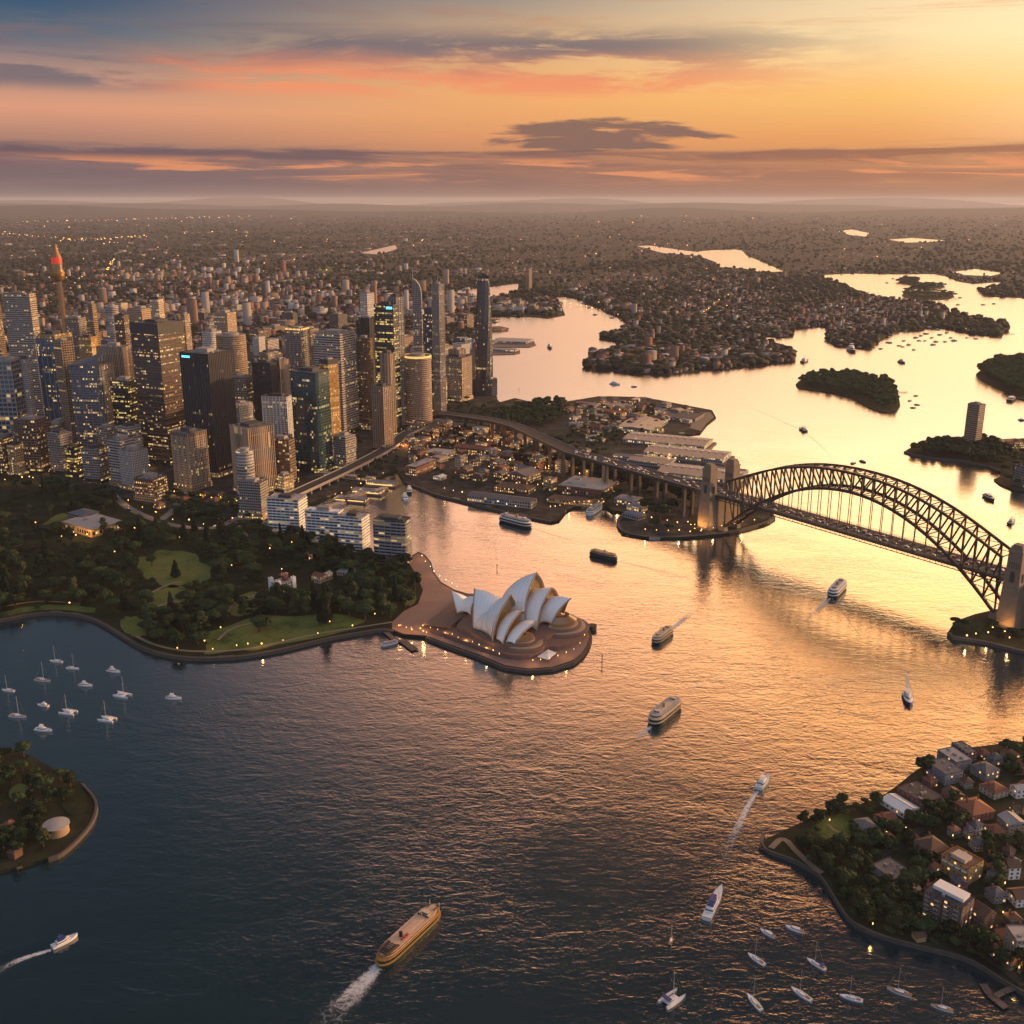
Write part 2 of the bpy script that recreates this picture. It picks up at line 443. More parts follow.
def foam_mat(name='wake_foam', k_=1.0):
    m, g, b, out = newmat(name); nt = m.node_tree
    uv = g.n('ShaderNodeUVMap').outputs[0]; u, v, _ = g.xyz(uv)
    n = g.noise(g.n('ShaderNodeNewGeometry').outputs['Position'], .20, 6, .72, 1.6)
    edge = g.m('SUBTRACT', 1.0, g.m('MULTIPLY', g.m('ABSOLUTE', g.m('SUBTRACT', v, .5)), 2.0))
    k = g.m('MULTIPLY', g.rng(edge, 0.0, .75), g.rng(u, 1.0, .1))
    al = g.m('MULTIPLY', g.rng(g.m('ADD', n, g.m('MULTIPLY', k, .30)), .52, .84), g.m('POWER', k, .7), clamp=True)
    b.inputs['Base Color'].default_value = (.66, .68, .70, 1); b.inputs['Roughness'].default_value = .6
    g.put(b, 'Alpha', g.m('MULTIPLY', al, k_))
    return m


def ground_mat(name, cols, scale, rough=.9, spec=.15):
    m, g, b, out = newmat(name)
    pos = g.n('ShaderNodeNewGeometry').outputs['Position']
    n = g.noise(pos, scale, 8, .68); n2 = g.noise(pos, scale * 14, 4, .6)
    k = g.m('ADD', g.m('MULTIPLY', n, .7), g.m('MULTIPLY', n2, .3))
    s = [(.36 + .28 * i / max(1, len(cols) - 1), c) for i, c in enumerate(cols)]
    g.put(b, 'Base Color', g.ramp(k, s)); b.inputs['Roughness'].default_value = rough; b.inputs['Specular IOR Level'].default_value = spec
    return m


def suburb_mat():
    """far ground: woodland mottled with roofs, roads and clearings"""
    m, g, b, out = newmat('suburb_ground')
    pos = g.n('ShaderNodeNewGeometry').outputs['Position']
    n = g.noise(pos, .0011, 6, .62); n2 = g.noise(pos, .009, 6, .7)
    vo = g.n('ShaderNodeTexVoronoi'); g.put(vo, 'Vector', pos); vo.inputs['Scale'].default_value = .032
    cr, cg, cb = g.xyz(vo.outputs['Color'])
    c = g.ramp(g.m('ADD', g.m('MULTIPLY', n, .45), g.m('MULTIPLY', n2, .55)), [(.34, (.012, .016, .010)), (.48, (.028, .030, .020)), (.60, (.055, .048, .036)), (.74, (.10, .085, .068))])
    roof = g.m('MULTIPLY', g.m('LESS_THAN', vo.outputs['Distance'], .33), g.m('GREATER_THAN', g.m('ADD', g.m('MULTIPLY', cr, .8), g.m('MULTIPLY', n, 1.0)), .92))
    c = g.mix(roof, c, g.ramp(cg, [(.0, (.10, .085, .075)), (.5, (.22, .15, .11)), (.9, (.34, .31, .29))]))
    g.put(b, 'Base Color', c); b.inputs['Roughness'].default_value = .9; b.inputs['Specular IOR Level'].default_value = .1
    return m


M = {}
M['water'] = water_mat(); M['foam'] = foam_mat(); M['foam_faint'] = foam_mat('faint_foam', .26)
M['suburb'] = suburb_mat()
M['city_ground'] = ground_mat('city_ground', [(.016, .016, .015), (.030, .030, .026), (.060, .055, .048), (.13, .105, .08)], .035)
M['asphalt'] = plain('asphalt', (.036, .035, .036), .9)
M['road_pale'] = plain('pale_road', (.20, .17, .15), .8)
M['grass'] = ground_mat('garden_grass', [(.010, .014, .007), (.018, .025, .010), (.034, .042, .016)], .03)
M['lawn'] = ground_mat('lawn_grass', [(.030, .042, .012), (.092, .128, .030), (.135, .16, .042), (.15, .135, .06)], .022)
M['scrub'] = ground_mat('scrub', [(.014, .018, .010), (.026, .030, .015), (.05, .05, .03)], .04)
M['path'] = plain('path_paving', (.22, .17, .12), .85)
M['paving'] = plain('pink_paving', (.30, .18, .138), .75, scale=.06)
M['stone'] = plain('sea_wall_stone', (.085, .072, .060), .85, scale=.3, var=.5)
M['granite'] = plain('pylon_granite', (.27, .20, .14), .8, scale=.15, var=.35)
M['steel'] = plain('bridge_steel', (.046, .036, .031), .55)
M['steel_dark'] = plain('dark_steel', (.04, .04, .042), .5)
M['concrete'] = plain('concrete', (.30, .27, .25), .8)
M['roofgrey'] = plain('flat_roof', (.16, .15, .15), .85)
M['roofpale'] = plain('pale_roof', (.36, .34, .33), .7)
M['roofdark'] = plain('dark_roof', (.055, .055, .06), .75)
M['slate'] = plain('slate_roof', (.10, .105, .12), .6, scale=.4)
M['tile_red'] = plain('terracotta_roof', (.20, .080, .050), .8, scale=.4)
M['tile_orange'] = plain('orange_tile_roof', (.33, .13, .065), .8, scale=.4)
M['tile_brown'] = plain('brown_tile_roof', (.13, .075, .05), .8, scale=.4)
M['metalroof'] = plain('metal_roof', (.15, .16, .18), .42, metal=.2, scale=.2)
M['bluemetal'] = plain('blue_grey_roof', (.15, .19, .25), .45, scale=.2)
M['tilewhite'] = plain('shell_tiles', (.90, .89, .88), .36, var=.06, scale=.25)
def seams(m):
    """chevron joints between the tile lids of the shells"""
    g = G(m.node_tree); b = m.node_tree.nodes['Principled BSDF']; src = b.inputs['Base Color'].links[0].from_socket
    u, v, _ = g.xyz(g.n('ShaderNodeUVMap').outputs[0]); du = g.m('ABSOLUTE', g.m('SUBTRACT', g.m('FRACT', g.m('MULTIPLY', u, 7.0)), .5))
    ch = g.m('FRACT', g.m('ADD', g.m('MULTIPLY', v, 11.0), g.m('MULTIPLY', du, 1.4)))
    ln = g.m('MAXIMUM', g.m('GREATER_THAN', du, .44), g.m('MULTIPLY', g.m('LESS_THAN', ch, .16), .6))
    g.put(b, 'Base Color', g.mix(g.m('MULTIPLY', ln, .24), src, (.42, .36, .32)))
seams(M['tilewhite'])
M['shellrib'] = plain('shell_rib', (.38, .27, .19), .6)
M['bronze'] = plain('bronze_glass', (.10, .055, .03), .2, spec=.8, emis=(1.0, .50, .16), es=.07)
M['podium'] = plain('podium_granite', (.18, .108, .084), .75, scale=.12)
M['white'] = plain('white_paint', (.78, .77, .75), .45, var=.12)
M['cream'] = plain('cream_render', (.50, .42, .32), .8)
M['beige'] = plain('beige_render', (.36, .28, .21), .8)
M['greywall'] = plain('grey_render', (.22, .22, .23), .8)
M['brick'] = plain('red_brick', (.20, .075, .05), .85, scale=.5)
M['brickdark'] = plain('brown_brick', (.12, .065, .045), .85, scale=.5)
M['sandstone'] = plain('sandstone', (.32, .22, .13), .85, scale=.4)
M['yellow'] = plain('ochre_render', (.42, .28, .10), .8)
M['glassdark'] = plain('dark_window', (.02, .024, .03), .08, var=.4, spec=.9)
M['glassblue'] = plain('boat_window', (.02, .03, .05), .1, spec=.9)
M['glasslit'] = glow('lit_window', (1.0, .58, .20), 1.4)
M['frame'] = plain('window_frame', (.5, .47, .43), .6)
M['timber'] = plain('jetty_timber', (.15, .11, .085), .85, scale=.5)
M['bark'] = plain('bark', (.07, .05, .035), .9)
M['leaf'] = foliage('fig_leaves', (.008, .015, .008), (.056, .086, .030))
M['leaf2'] = foliage('gum_leaves', (.016, .026, .012), (.080, .098, .038))
M['leaf3'] = foliage('pine_leaves', (.008, .014, .008), (.028, .040, .018))
M['hullwhite'] = plain('white_hull', (.80, .80, .80), .3, var=.08)
M['hulldark'] = plain('dark_hull', (.016, .022, .024), .3)
M['hullgreen'] = plain('green_hull', (.018, .045, .026), .35)
M['hullblue'] = plain('blue_canvas', (.03, .06, .22), .6)
M['deck'] = plain('teak_deck', (.30, .19, .11), .7)
M['deckroof'] = plain('tan_deck_roof', (.58, .40, .28), .6, scale=.5)
M['yellowpaint'] = plain('ochre_paint', (.40, .21, .06), .5)
M['creampaint'] = plain('cream_paint', (.62, .50, .34), .5)
M['mast'] = plain('aluminium_mast', (.55, .55, .56), .35, metal=.6)
M['red'] = plain('red_paint', (.42, .05, .03), .45)
M['lamp'] = glow('lamp_light', (1.0, .54, .16), 3.4)
M['lampwhite'] = glow('pale_lamp_light', (1.0, .78, .50), 4.0)
M['cars'] = [plain('car_paint_white', (.7, .7, .7), .3), plain('car_paint_silver', (.35, .36, .37), .3, metal=.4), plain('car_paint_black', (.02, .02, .022), .3), plain('car_paint_red', (.3, .03, .02), .3)]
M['headlight'] = glow('headlight', (1.0, .75, .42), 7.0)
M['taillight'] = glow('tail_light', (1.0, .06, .02), 4.0)
M['signblue'] = glow('blue_sign_light', (.12, .62, 1.0), 2.2)
M['signred'] = glow('red_band_light', (1.0, .07, .03), .42)
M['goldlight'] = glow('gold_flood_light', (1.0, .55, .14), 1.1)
# facades
FA = {}
FA['beige_band'] = facade('beige_banded_facade', (.40, .30, .21), (.035, .035, .04), 3.2, 4.6, .08, .52, .08)
FA['white_band'] = facade('white_banded_facade', (.50, .46, .44), (.03, .035, .045), 3.2, 5.0, .06, .50, .06)
FA['frame_blue'] = facade('framed_blue_glass', (.42, .40, .38), (.035, .055, .085), 9.0, 9.5, .12, .10, .12, 1.0)
FA['blue_glass'] = facade('blue_curtain_wall', (.05, .075, .10), (.040, .095, .16), 3.0, 5.0, .10, .30, .13, 1.4)
FA['mauve_glass'] = facade('mauve_curtain_wall', (.17, .16, .18), (.06, .065, .09), 3.2, 4.8, .16, .34, .13, 1.4)
FA['black_grid'] = facade('black_grid_tower', (.055, .045, .040), (.020, .022, .028), 4.2, 5.0, .22, .34, .15, 1.4)
FA['brown_grid'] = facade('brown_grid_tower', (.17, .12, .09), (.022, .022, .026), 4.0, 5.0, .26, .38, .12, 1.4)
FA['dark_fin'] = facade('dark_finned_tower', (.022, .024, .030), (.012, .014, .018), 2.6, 4.6, .5, .12, .012, 1.0)
FA['gold_fin'] = facade('gold_banded_tower', (.30, .20, .11), (.02, .02, .02), 20., 4.8, .02, .52, .05, 1.2)
FA['teal'] = facade('teal_curtain_wall', (.010, .030, .034), (.010, .038, .046), 3.6, 5.0, .10, .26, .10, 1.0, (1.0, .75, .30), .08)
FA['beige_grid'] = facade('beige_gridded_facade', (.42, .31, .21), (.035, .033, .032), 3.4, 4.6, .42, .36, .12, 1.2)
FA['beige_fin'] = facade('beige_finned_facade', (.46, .33, .22), (.04, .036, .033), 3.6, 26.0, .48, .04, .04, .8)
FA['white_grid'] = facade('white_gridded_facade', (.56, .53, .50), (.04, .045, .055), 3.4, 4.4, .40, .44, .05, 1.1)
FA['grey_grid'] = facade('grey_gridded_facade', (.24, .22, .21), (.03, .032, .036), 3.4, 4.4, .32, .40, .12, 1.2)
FA['brown_conc'] = facade('brown_concrete_facade', (.26, .17, .115), (.03, .026, .024), 3.0, 4.4, .42, .48, .07, 1.0)
FA['dark_lit'] = facade('dark_lit_glass', (.02, .024, .024), (.016, .022, .024), 3.4, 4.6, .14, .36, .28, 1.5, (1.0, .68, .16))
FA['gold_glass'] = facade('golden_glass', (.30, .17, .05), (.32, .19, .06), 3.2, 5.0, .14, .24, .32, .8, (1.0, .6, .16), .2)
FA['crystal'] = facade('faceted_dark_glass', (.035, .042, .052), (.028, .036, .048), 3.4, 5.2, .12, .16, .045, 1.0)
FA['apart'] = facade('balcony_apartments', (.50, .48, .47), (.035, .05, .075), 7.0, 4.4, .12, .44, .16, 1.0)
FA['apart_dark'] = facade('dark_balcony_apartments', (.36, .35, .36), (.02, .026, .04), 9.0, 4.6, .05, .42, .14, 1.0)
FA['brick_win'] = facade('brick_facade', (.17, .080, .058), (.03, .028, .028), 4.0, 4.6, .50, .46, .40, 1.8)
FA['sand_win'] = facade('sandstone_facade', (.36, .25, .15), (.03, .028, .026), 4.0, 4.8, .46, .44, .50, 2.0)
FA['shed_win'] = facade('wharf_facade', (.30, .29, .29), (.03, .035, .04), 4.6, 5.0, .34, .40, .50, 1.8)
FA['cream_win'] = facade('cream_facade', (.46, .37, .28), (.03, .03, .03), 3.8, 4.4, .45, .45, .24, 1.5)
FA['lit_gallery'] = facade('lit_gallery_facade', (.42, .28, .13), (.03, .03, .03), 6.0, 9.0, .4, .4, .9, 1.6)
# ---------------------------------------------------------------- water, land, haze
LZ = 3.0                                         # height of the made ground above the water


def sheet(name, pts, z, mat, skirt=True, world=None, zb=-2.0):
    """flat land from layout outline points (plus extra world points), with a vertical edge down into the water"""
    pp = [P(x, y, z) for x, y in pts] + list(world or [])
    tr = tessellate_polygon([[Vector((x, y, 0)) for x, y in pp]])
    vs = [(x, y, z) for x, y in pp]; fs = []
    for a, b, c in tr:
        A, B, C_ = pp[a], pp[b], pp[c]
        if (B[0] - A[0]) * (C_[1] - A[1]) - (B[1] - A[1]) * (C_[0] - A[0]) < 0: b, c = c, b
        fs.append((a, b, c))
    n = len(pp)
    if skirt:
        vs += [(x, y, zb) for x, y in pp]; fs += [(i, (i + 1) % n, n + (i + 1) % n, n + i) for i in range(n)]
    mb = MB(); mb.add(vs, fs); return structure(mb.build(name, mat))


def smooth(pts, it=2, closed=False):
    for _ in range(it):
        q = []
        n = len(pts)
        for i in range(n if closed else n - 1):
            a, b = pts[i], pts[(i + 1) % n]
            q += [(a[0] * .75 + b[0] * .25, a[1] * .75 + b[1] * .25), (a[0] * .25 + b[0] * .75, a[1] * .25 + b[1] * .75)]
        pts = q if closed else [pts[0]] + q + [pts[-1]]
    return pts


mb = MB()
mb.add([(-160000, -4000, 0), (160000, -4000, 0), (160000, 160000, 0), (-160000, 160000, 0)], [(0, 1, 2, 3)])
structure(mb.build('water', M['water']))

GARDEN_COAST = smooth([(-120, 636), (0, 620), (30, 613), (60, 611.5), (90, 616), (112, 628), (133, 642), (152, 651), (182, 657), (215, 657.5), (250, 655), (290, 647), (325, 638), (360, 632), (384, 628), (400, 633)])
OPERA_COAST = [(426, 637), (447, 645), (477, 655.5), (505, 667), (528, 670), (552, 668.5), (573, 662), (582, 655), (588, 646), (591, 637), (589, 630), (580, 622), (530, 608), (475, 596), (454, 590), (440, 582), (433, 572), (430, 562), (424, 555), (418, 552)]
QUAY = [(404, 560), (330, 540), (296, 520), (300, 508), (350, 488), (397, 470), (403, 481), (436, 494), (480, 505), (520, 515), (553, 521.5), (559, 520), (566, 511), (574, 507), (606, 507), (612, 511), (624, 511)]
DAWES = [(628, 512), (622, 518), (617, 525), (622, 533), (650, 538), (690, 537), (730, 533), (765, 524), (775, 518), (772, 509), (750, 500), (720, 486), (690, 470), (672, 460), (660, 452), (640, 440), (672, 436), (700, 433), (707, 424), (716, 417), (712, 410)]
BARANG = [(680, 404), (645, 397), (600, 396), (562, 402), (552, 406), (532, 402), (515, 398), (500, 402), (495, 397), (494, 390), (490, 372), (486, 352), (483, 338), (482, 322), (490, 316), (530, 316), (548, 318), (565, 314.5), (561, 304), (554, 296)]
CAUSE = [(565, 296), (581, 300), (607, 312), (628, 322), (622, 328), (606, 335), (599, 338), (617, 341), (620, 346), (609, 352), (592, 359), (584, 365), (588, 369), (607, 369.5), (637, 373), (668, 374), (698, 370), (736, 367), (793, 361), (793, 352), (781, 346), (757, 341), (748, 337), (765, 336), (779, 337), (793, 336.5), (793, 328), (826, 326), (829, 333), (826, 339), (837, 346), (862, 348), (872, 347), (879, 339), (895, 332), (929, 328), (945, 328), (973, 334), (998, 336.5), (1008, 332), (1003, 323), (962, 315), (948, 311), (931, 303), (912, 301), (876, 296), (851, 289), (831, 279.5), (818, 275)]
NORTHW = [(830, 274), (854, 273), (895, 274), (934, 273.5), (946, 276), (958, 281), (973, 283.5), (998, 281.5), (1006, 283), (990, 286), (978, 289.5), (984, 296), (1024, 297.5), (1180, 300)]
MAIN_PX = GARDEN_COAST + OPERA_COAST + QUAY + DAWES + BARANG + CAUSE + NORTHW
sheet('land', MAIN_PX, LZ, M['suburb'], world=[(150000, 118000), (150000, 128000), (-150000, 128000), (-150000, 118000)])
LAKES = [[(637, 246), (663, 253), (696, 255.5), (716, 262), (719, 267), (745, 268.5), (761, 272), (784, 271.5), (765, 263), (747, 256), (742, 250.5), (735, 249.5), (706, 250.5), (697, 252), (680, 250), (650, 245.5)],
         [(444, 303), (447, 292), (470, 289), (492, 287), (519, 283.5), (517, 291), (500, 295), (480, 300), (460, 304)],
         [(838, 231), (852, 229.5), (869, 233), (866, 236.5), (850, 235)],
         [(889, 239.5), (912, 238), (946, 240.5), (930, 242), (905, 242.5)],
         [(952, 272), (975, 269), (1003, 273), (990, 276), (965, 275)],
         [(872, 210.3), (960, 209.6), (1100, 210.2), (1100, 211.6), (950, 211.2)], [(360, 253), (395, 245), (398, 249), (378, 254.5)]]
for lk in LAKES: sheet('water', lk, LZ + .6, M['water'], skirt=False)
ISLES = {'goat': [(795, 383), (798, 388), (823, 391), (852, 397), (870, 408), (884, 412.5), (901, 410), (898, 391), (895, 383), (879, 377.5), (857, 374), (810, 375)],
         'east': [(976, 374), (982, 380), (1000, 388), (1014, 397), (1040, 404), (1120, 400), (1120, 362), (1024, 357), (1005, 358), (985, 366)],
         'isle_a': [(897, 282), (905, 283.5), (917, 283), (918, 279.5), (905, 278.5)], 'isle_b': [(908, 287), (922, 288.5), (945, 287), (944, 285), (915, 284.5)],
         'isle_c': [(900, 296), (915, 299.5), (938, 300), (955, 297.5), (952, 293), (930, 290.5), (908, 290.5)],
         'blues': [(905, 451), (913, 454), (933, 458), (962, 460), (990, 466), (1000, 471), (1001, 476), (994, 479), (1000, 484), (1013, 489.5), (1024, 491), (1120, 500), (1120, 430), (1000, 440), (960, 442), (930, 443), (913, 446)],
         'milsons': [(948, 632), (953, 636.5), (985, 641), (1024, 650.5), (1120, 668), (1120, 590), (1010, 606), (975, 614), (955, 621)],
         'left': [(-60, 740), (0, 747), (22, 752), (42, 762), (66, 776), (84, 784), (95, 797), (97, 808), (90, 826), (63, 853), (50, 857), (30, 863), (12, 868), (-60, 884)],
         'kirri': [(762, 841), (764, 848), (771, 851), (794, 859), (809, 867), (822, 876), (834, 896), (842, 909), (850, 920), (875, 933), (914, 944), (957, 954), (979, 963), (1004, 980), (1040, 1000), (1180, 1060), (1180, 720), (1024, 742), (985, 745), (950, 752), (918, 768), (892, 790), (868, 803), (838, 806), (800, 823), (776, 834)]}
for k, v in ISLES.items():
    sheet('island', smooth(v, 1, True) if k in ('goat', 'left', 'kirri', 'isle_a', 'isle_b', 'isle_c') else v, LZ - .4, M['scrub'])

# city, garden and quay ground laid over the land
CITY = [(-120, 600), (-120, 330), (485, 330), (487, 352), (492, 390), (500, 404), (560, 404), (640, 399), (708, 412), (705, 424), (672, 435), (640, 440), (720, 487), (768, 510), (770, 517), (730, 531), (690, 535.5), (650, 536.5), (624, 532), (619, 526), (624, 513), (606, 506), (574, 506), (566, 510), (558, 518.5), (553, 520), (480, 503.5), (436, 492.5), (404, 480), (397, 468.5), (350, 487), (298, 507), (294, 520), (330, 541), (404, 560), (380, 585), (200, 560)]
sheet('ground', CITY, LZ + .12, M['city_ground'], skirt=False)
gard = [(-120, 633), (-120, 478), (0, 474), (60, 480), (110, 494), (150, 505), (200, 512), (238, 520), (262, 522), (300, 531), (330, 545), (372, 556), (405, 562), (414, 575), (420, 590), (417, 603), (402, 612), (392, 622), (384, 626)] + [(x, y - 1.2) for x, y in GARDEN_COAST[::-1] if x < 380]
sheet('garden_ground', gard, LZ + .25, M['grass'], skirt=False)
LAWNS = [[(142, 556), (165, 549), (190, 552), (205, 562), (213, 573), (205, 585), (180, 588), (160, 585), (145, 577), (135, 566)],
         [(144, 596), (172, 583), (186, 588), (196, 600), (180, 612), (160, 615), (148, 608)], [(38, 527), (60, 512), (72, 514), (66, 524), (48, 531)],
         [(118, 622), (126, 616), (145, 618), (148, 634), (136, 638), (124, 632)], [(222, 607), (240, 594), (262, 590), (275, 598), (255, 612), (232, 618)],
         [(205, 634), (240, 618), (300, 614), (362, 618), (370, 626), (330, 634), (290, 643), (250, 651), (210, 653), (200, 645)], [(0, 613), (30, 606), (60, 604), (90, 606), (100, 614), (60, 609), (30, 611), (0, 618)],
         [(402, 592), (412, 588), (418, 598), (412, 606), (404, 606)]]
def ragged(l, it, seed):
    r = random.Random(seed); p = smooth(l, it, True); ph = [(r.randint(3, 11), r.uniform(0, 6.3), r.uniform(.2, 1.0)) for _ in range(6)]; cx = sum(q[0] for q in p) / len(p); cy = sum(q[1] for q in p) / len(p)
    return [(cx + (x - cx) * k, cy + (y - cy) * k) for i, (x, y) in enumerate(p) for k in [1 + .05 * sum(w * math.sin(n * 6.283 * i / len(p) + f) for n, f, w in ph)]]


for i, l in enumerate(LAWNS): sheet('lawn', l if False else ragged(l, 3, i), LZ + .45, M['lawn'], skirt=False)
for l in [[(805, 836), (818, 820), (842, 812), (852, 818), (850, 838), (838, 852), (820, 846)], ]:
    sheet('lawn', smooth(l, 2, True), LZ + .1, M['lawn'], skirt=False)
sheet('lawn', smooth([(8, 790), (20, 782), (32, 788), (26, 798), (10, 800)], 2, True), LZ + .1, M['lawn'], skirt=False)
sheet('lawn', smooth([(60, 800), (76, 790), (88, 792), (90, 806), (80, 818), (64, 812)], 2, True), LZ + .1, M['grass'], skirt=False)
# opera forecourt and waterside promenade
fore = [(404, 634), (392, 629), (392, 622), (404, 611), (418, 604), (423, 590), (416, 574), (407, 560), (418, 553), (424, 556), (430, 563), (433, 573), (440, 583), (454, 591), (475, 597), (530, 609), (579, 623), (588, 631), (589.5, 637), (586.5, 645.5), (581, 654), (572, 660.5), (552, 667), (528, 668.5), (505.5, 665.3), (478, 654), (448, 643.6), (426, 635.5)]
sheet('forecourt', fore, LZ + .6, M['paving'], skirt=False)


def ribbon(name, pts, wid, z, mat, kind='structure', th=0.0):
    """strip of constant width (m) along layout points"""
    w = [Vector((*P(x, y, z), z)) for x, y in pts]; mb = MB(); L, Rr = [], []
    for i, p in enumerate(w):
        d = (w[min(i + 1, len(w) - 1)] - w[max(i - 1, 0)]).normalized(); n = Vector((-d.y, d.x, 0)) * wid / 2
        L.append(p + n); Rr.append(p - n)
    if th:
        dn = Vector((0, 0, th)); mb.grid([[a - dn for a in L], L, Rr, [a - dn for a in Rr]])
    else: mb.grid([L, Rr])
    o = mb.build(name, mat)
    return structure(o) if kind == 'structure' else o


for pts in [[(143, 597), (160, 588), (172, 583), (182, 582)], [(225, 617), (232, 603), (250, 596), (262, 594), (285, 590)], [(150, 612), (170, 600), (186, 603)], [(218, 640), (230, 628), (255, 622)], [(236, 522), (246, 535), (258, 542)], [(0, 607), (40, 600), (80, 604)], [(392, 622), (360, 627), (320, 633), (285, 641), (250, 649), (215, 651.5), (182, 651), (154, 645), (136, 636)]]:
    ribbon('path', smooth(pts, 2), 4.0, LZ + .65, M['path'])
for pts in [[(112, 494), (125, 506), (140, 514), (158, 521), (176, 526), (205, 529), (222, 526), (238, 517), (262, 521), (290, 532)], [(160, 521), (166, 516), (173, 511), (180, 500), (185, 490)]]:
    ribbon('road', smooth(pts, 2), 13.0, LZ + .7, M['road_pale'])
for pts in [[(880, 855), (905, 840), (922, 828)], [(870, 905), (890, 915), (900, 925), (930, 935)], [(960, 940), (1000, 965), (1024, 985)]]:
    ribbon('road', smooth(pts, 2), 7.0, LZ + .3, M['asphalt'])
ribbon('path', smooth([(771, 848), (783, 836), (795, 850), (810, 864), (822, 873)], 2), 5.0, LZ + .2, M['path'])
ribbon('path', smooth([(828, 824), (836, 832), (852, 834)], 2), 2.2, LZ + .25, M['path'])


def sea_wall(label, pts, h=1.6, wid=3.5):
    o = ribbon('sea_wall', pts, wid, LZ + h, M['stone'], '', th=h + 4.0); tag(o, label, 'sea wall')


sea_wall('long dark stone sea wall curving along the garden shore', GARDEN_COAST[4:-3], .8, 4.2)
sea_wall('stone sea wall rounding the point below the bridge pylons', smooth([(624, 513), (619, 518), (618, 525), (624, 532), (650, 537), (690, 536), (730, 532), (765, 523), (774, 517)], 1), .6, 5.0)
sea_wall('quay wall along the long terminal and western promenade', [(404, 481), (436, 494), (480, 505), (520, 515), (552, 521)], .6, 5.0)
sea_wall('reddish edge wall round the opera promenade', OPERA_COAST[0:12], .5, 3.0)
sea_wall('promenade wall curving from apartments to the opera forecourt', OPERA_COAST[13:], .5, 3.0)
sea_wall('pale wall round the small round headland at left edge', smooth([(82, 783), (95, 797), (97, 808), (90, 826), (63, 853), (48, 858)], 2), .5, 2.2)
sea_wall('dark rock wall along the housing point below the apartments', smooth([(762, 842), (765, 848), (771, 851), (794, 859), (809, 867), (822, 876), (834, 896), (842, 909), (850, 920), (875, 933), (914, 944), (957, 954), (979, 963), (1004, 980), (1040, 1000)], 1), .3, 1.6)
sea_wall('dark stone wall at the foot of the right hand pylon', [(949, 632), (953, 636), (985, 641), (1024, 650.5), (1060, 658)], .6, 4.0)
sea_wall('low wall round the point under the lone apartment tower', [(905, 451), (913, 454), (933, 458), (962, 460), (990, 466), (1000, 471)], .6, 5.0)

# ridge lines on the horizon
def ridge(Y0, hmax, seed, az0=-75, az1=75):
    r = random.Random(seed); n = 160; mb = MB(); rows = [[], [], []]
    ph = [(r.uniform(2, 40), r.uniform(0, 6.3), r.uniform(.2, 1)) for _ in range(9)]
    for i in range(n + 1):
        a = math.radians(az0 + (az1 - az0) * i / n)
        h = hmax * (.62 + .38 * sum(w * math.sin(k * a + p) for k, p, w in ph) / 2.2)
        for j, (dy, hh) in enumerate(((0, -20), (4000, h), (9000, -20))):
            rows[j].append(((Y0 + dy) * math.tan(a), Y0 + dy, hh))
    mb.grid(rows); return structure(mb.build('hills', M['scrub'], smooth=True))


ridge(34000, 300, 3); ridge(52000, 430, 8); ridge(82000, 600, 21)

# haze: one closed box of thin warm air round everything
mb = MB(); mb.box(0, 60000, -5.0, 330000, 160000, 705.0)
hz = bpy.data.materials.new('haze'); hz.use_nodes = True; nt = hz.node_tree; nt.nodes.clear()
vo = nt.nodes.new('ShaderNodeVolumePrincipled'); ou = nt.nodes.new('ShaderNodeOutputMaterial'); nt.links.new(vo.outputs[0], ou.inputs['Volume'])
vo.inputs['Color'].default_value = (.70, .74, .90, 1); vo.inputs['Density'].default_value = 1.45e-5; vo.inputs['Anisotropy'].default_value = .15
hb = stuff(mb.build('haze', hz))

# ---------------------------------------------------------------- far city and woods
RN = np.random.default_rng(5)


def tone_mat(name, stops, rough=.85):
    m, g, b, out = newmat(name)
    at = g.n('ShaderNodeAttribute', attribute_name='tone').outputs['Fac']
    g.put(b, 'Base Color', g.ramp(at, stops)); b.inputs['Roughness'].default_value = rough; b.inputs['Specular IOR Level'].default_value = .2
    return m


M['houses'] = tone_mat('house_colours', [(0, (.035, .033, .033)), (.2, (.09, .07, .06)), (.38, (.19, .085, .055)), (.5, (.22, .15, .11)), (.7, (.36, .30, .25)), (1, (.55, .52, .48))])
M['woods'] = tone_mat('wood_colours', [(0, (.010, .014, .008)), (.6, (.024, .028, .014)), (1, (.045, .045, .022))])


def unproject(px, py, z):
    v = (py - 512) / FPX; t = (z - CAMH) / (-ST - v * CT); return (px - 512) / FPX * t, (CT - v * ST) * t


def built(a):
    """smooth field telling where suburbs are dense (high) or wooded (low)"""
    X, Y = unproject(a[:, 0], a[:, 1], 0); u, v = X / 520.0, Y / 760.0
    return .5 + .5 * (np.sin(u * 1.3 + 1.7 * np.sin(v * .7)) * .45 + np.sin(v * 1.9 + .8 * np.sin(u * 1.1) + 2) * .35 + np.sin(u * 3.1 - v * 2.3) * .3)


def scatter(poly, n, y0=None, excl=(), fy=None):
    xs = [p[0] for p in poly]; ys = [p[1] for p in poly]; out = np.zeros((0, 2))
    while len(out) < n:
        a = np.stack([RN.uniform(max(min(xs), -20), min(max(xs), 1044), n), RN.uniform(min(ys), max(ys), n)], 1)
        k = inpoly(a[:, 0], a[:, 1], poly)
        for e in excl: k &= ~inpoly(a[:, 0], a[:, 1], e)
        if fy: q = np.clip(built(a), 0, 1); k &= RN.random(n) < ((q if fy > 0 else 1 - q) ** abs(fy) * .95 + .05)
        out = np.concatenate([out, a[k]])
    return out[:n]


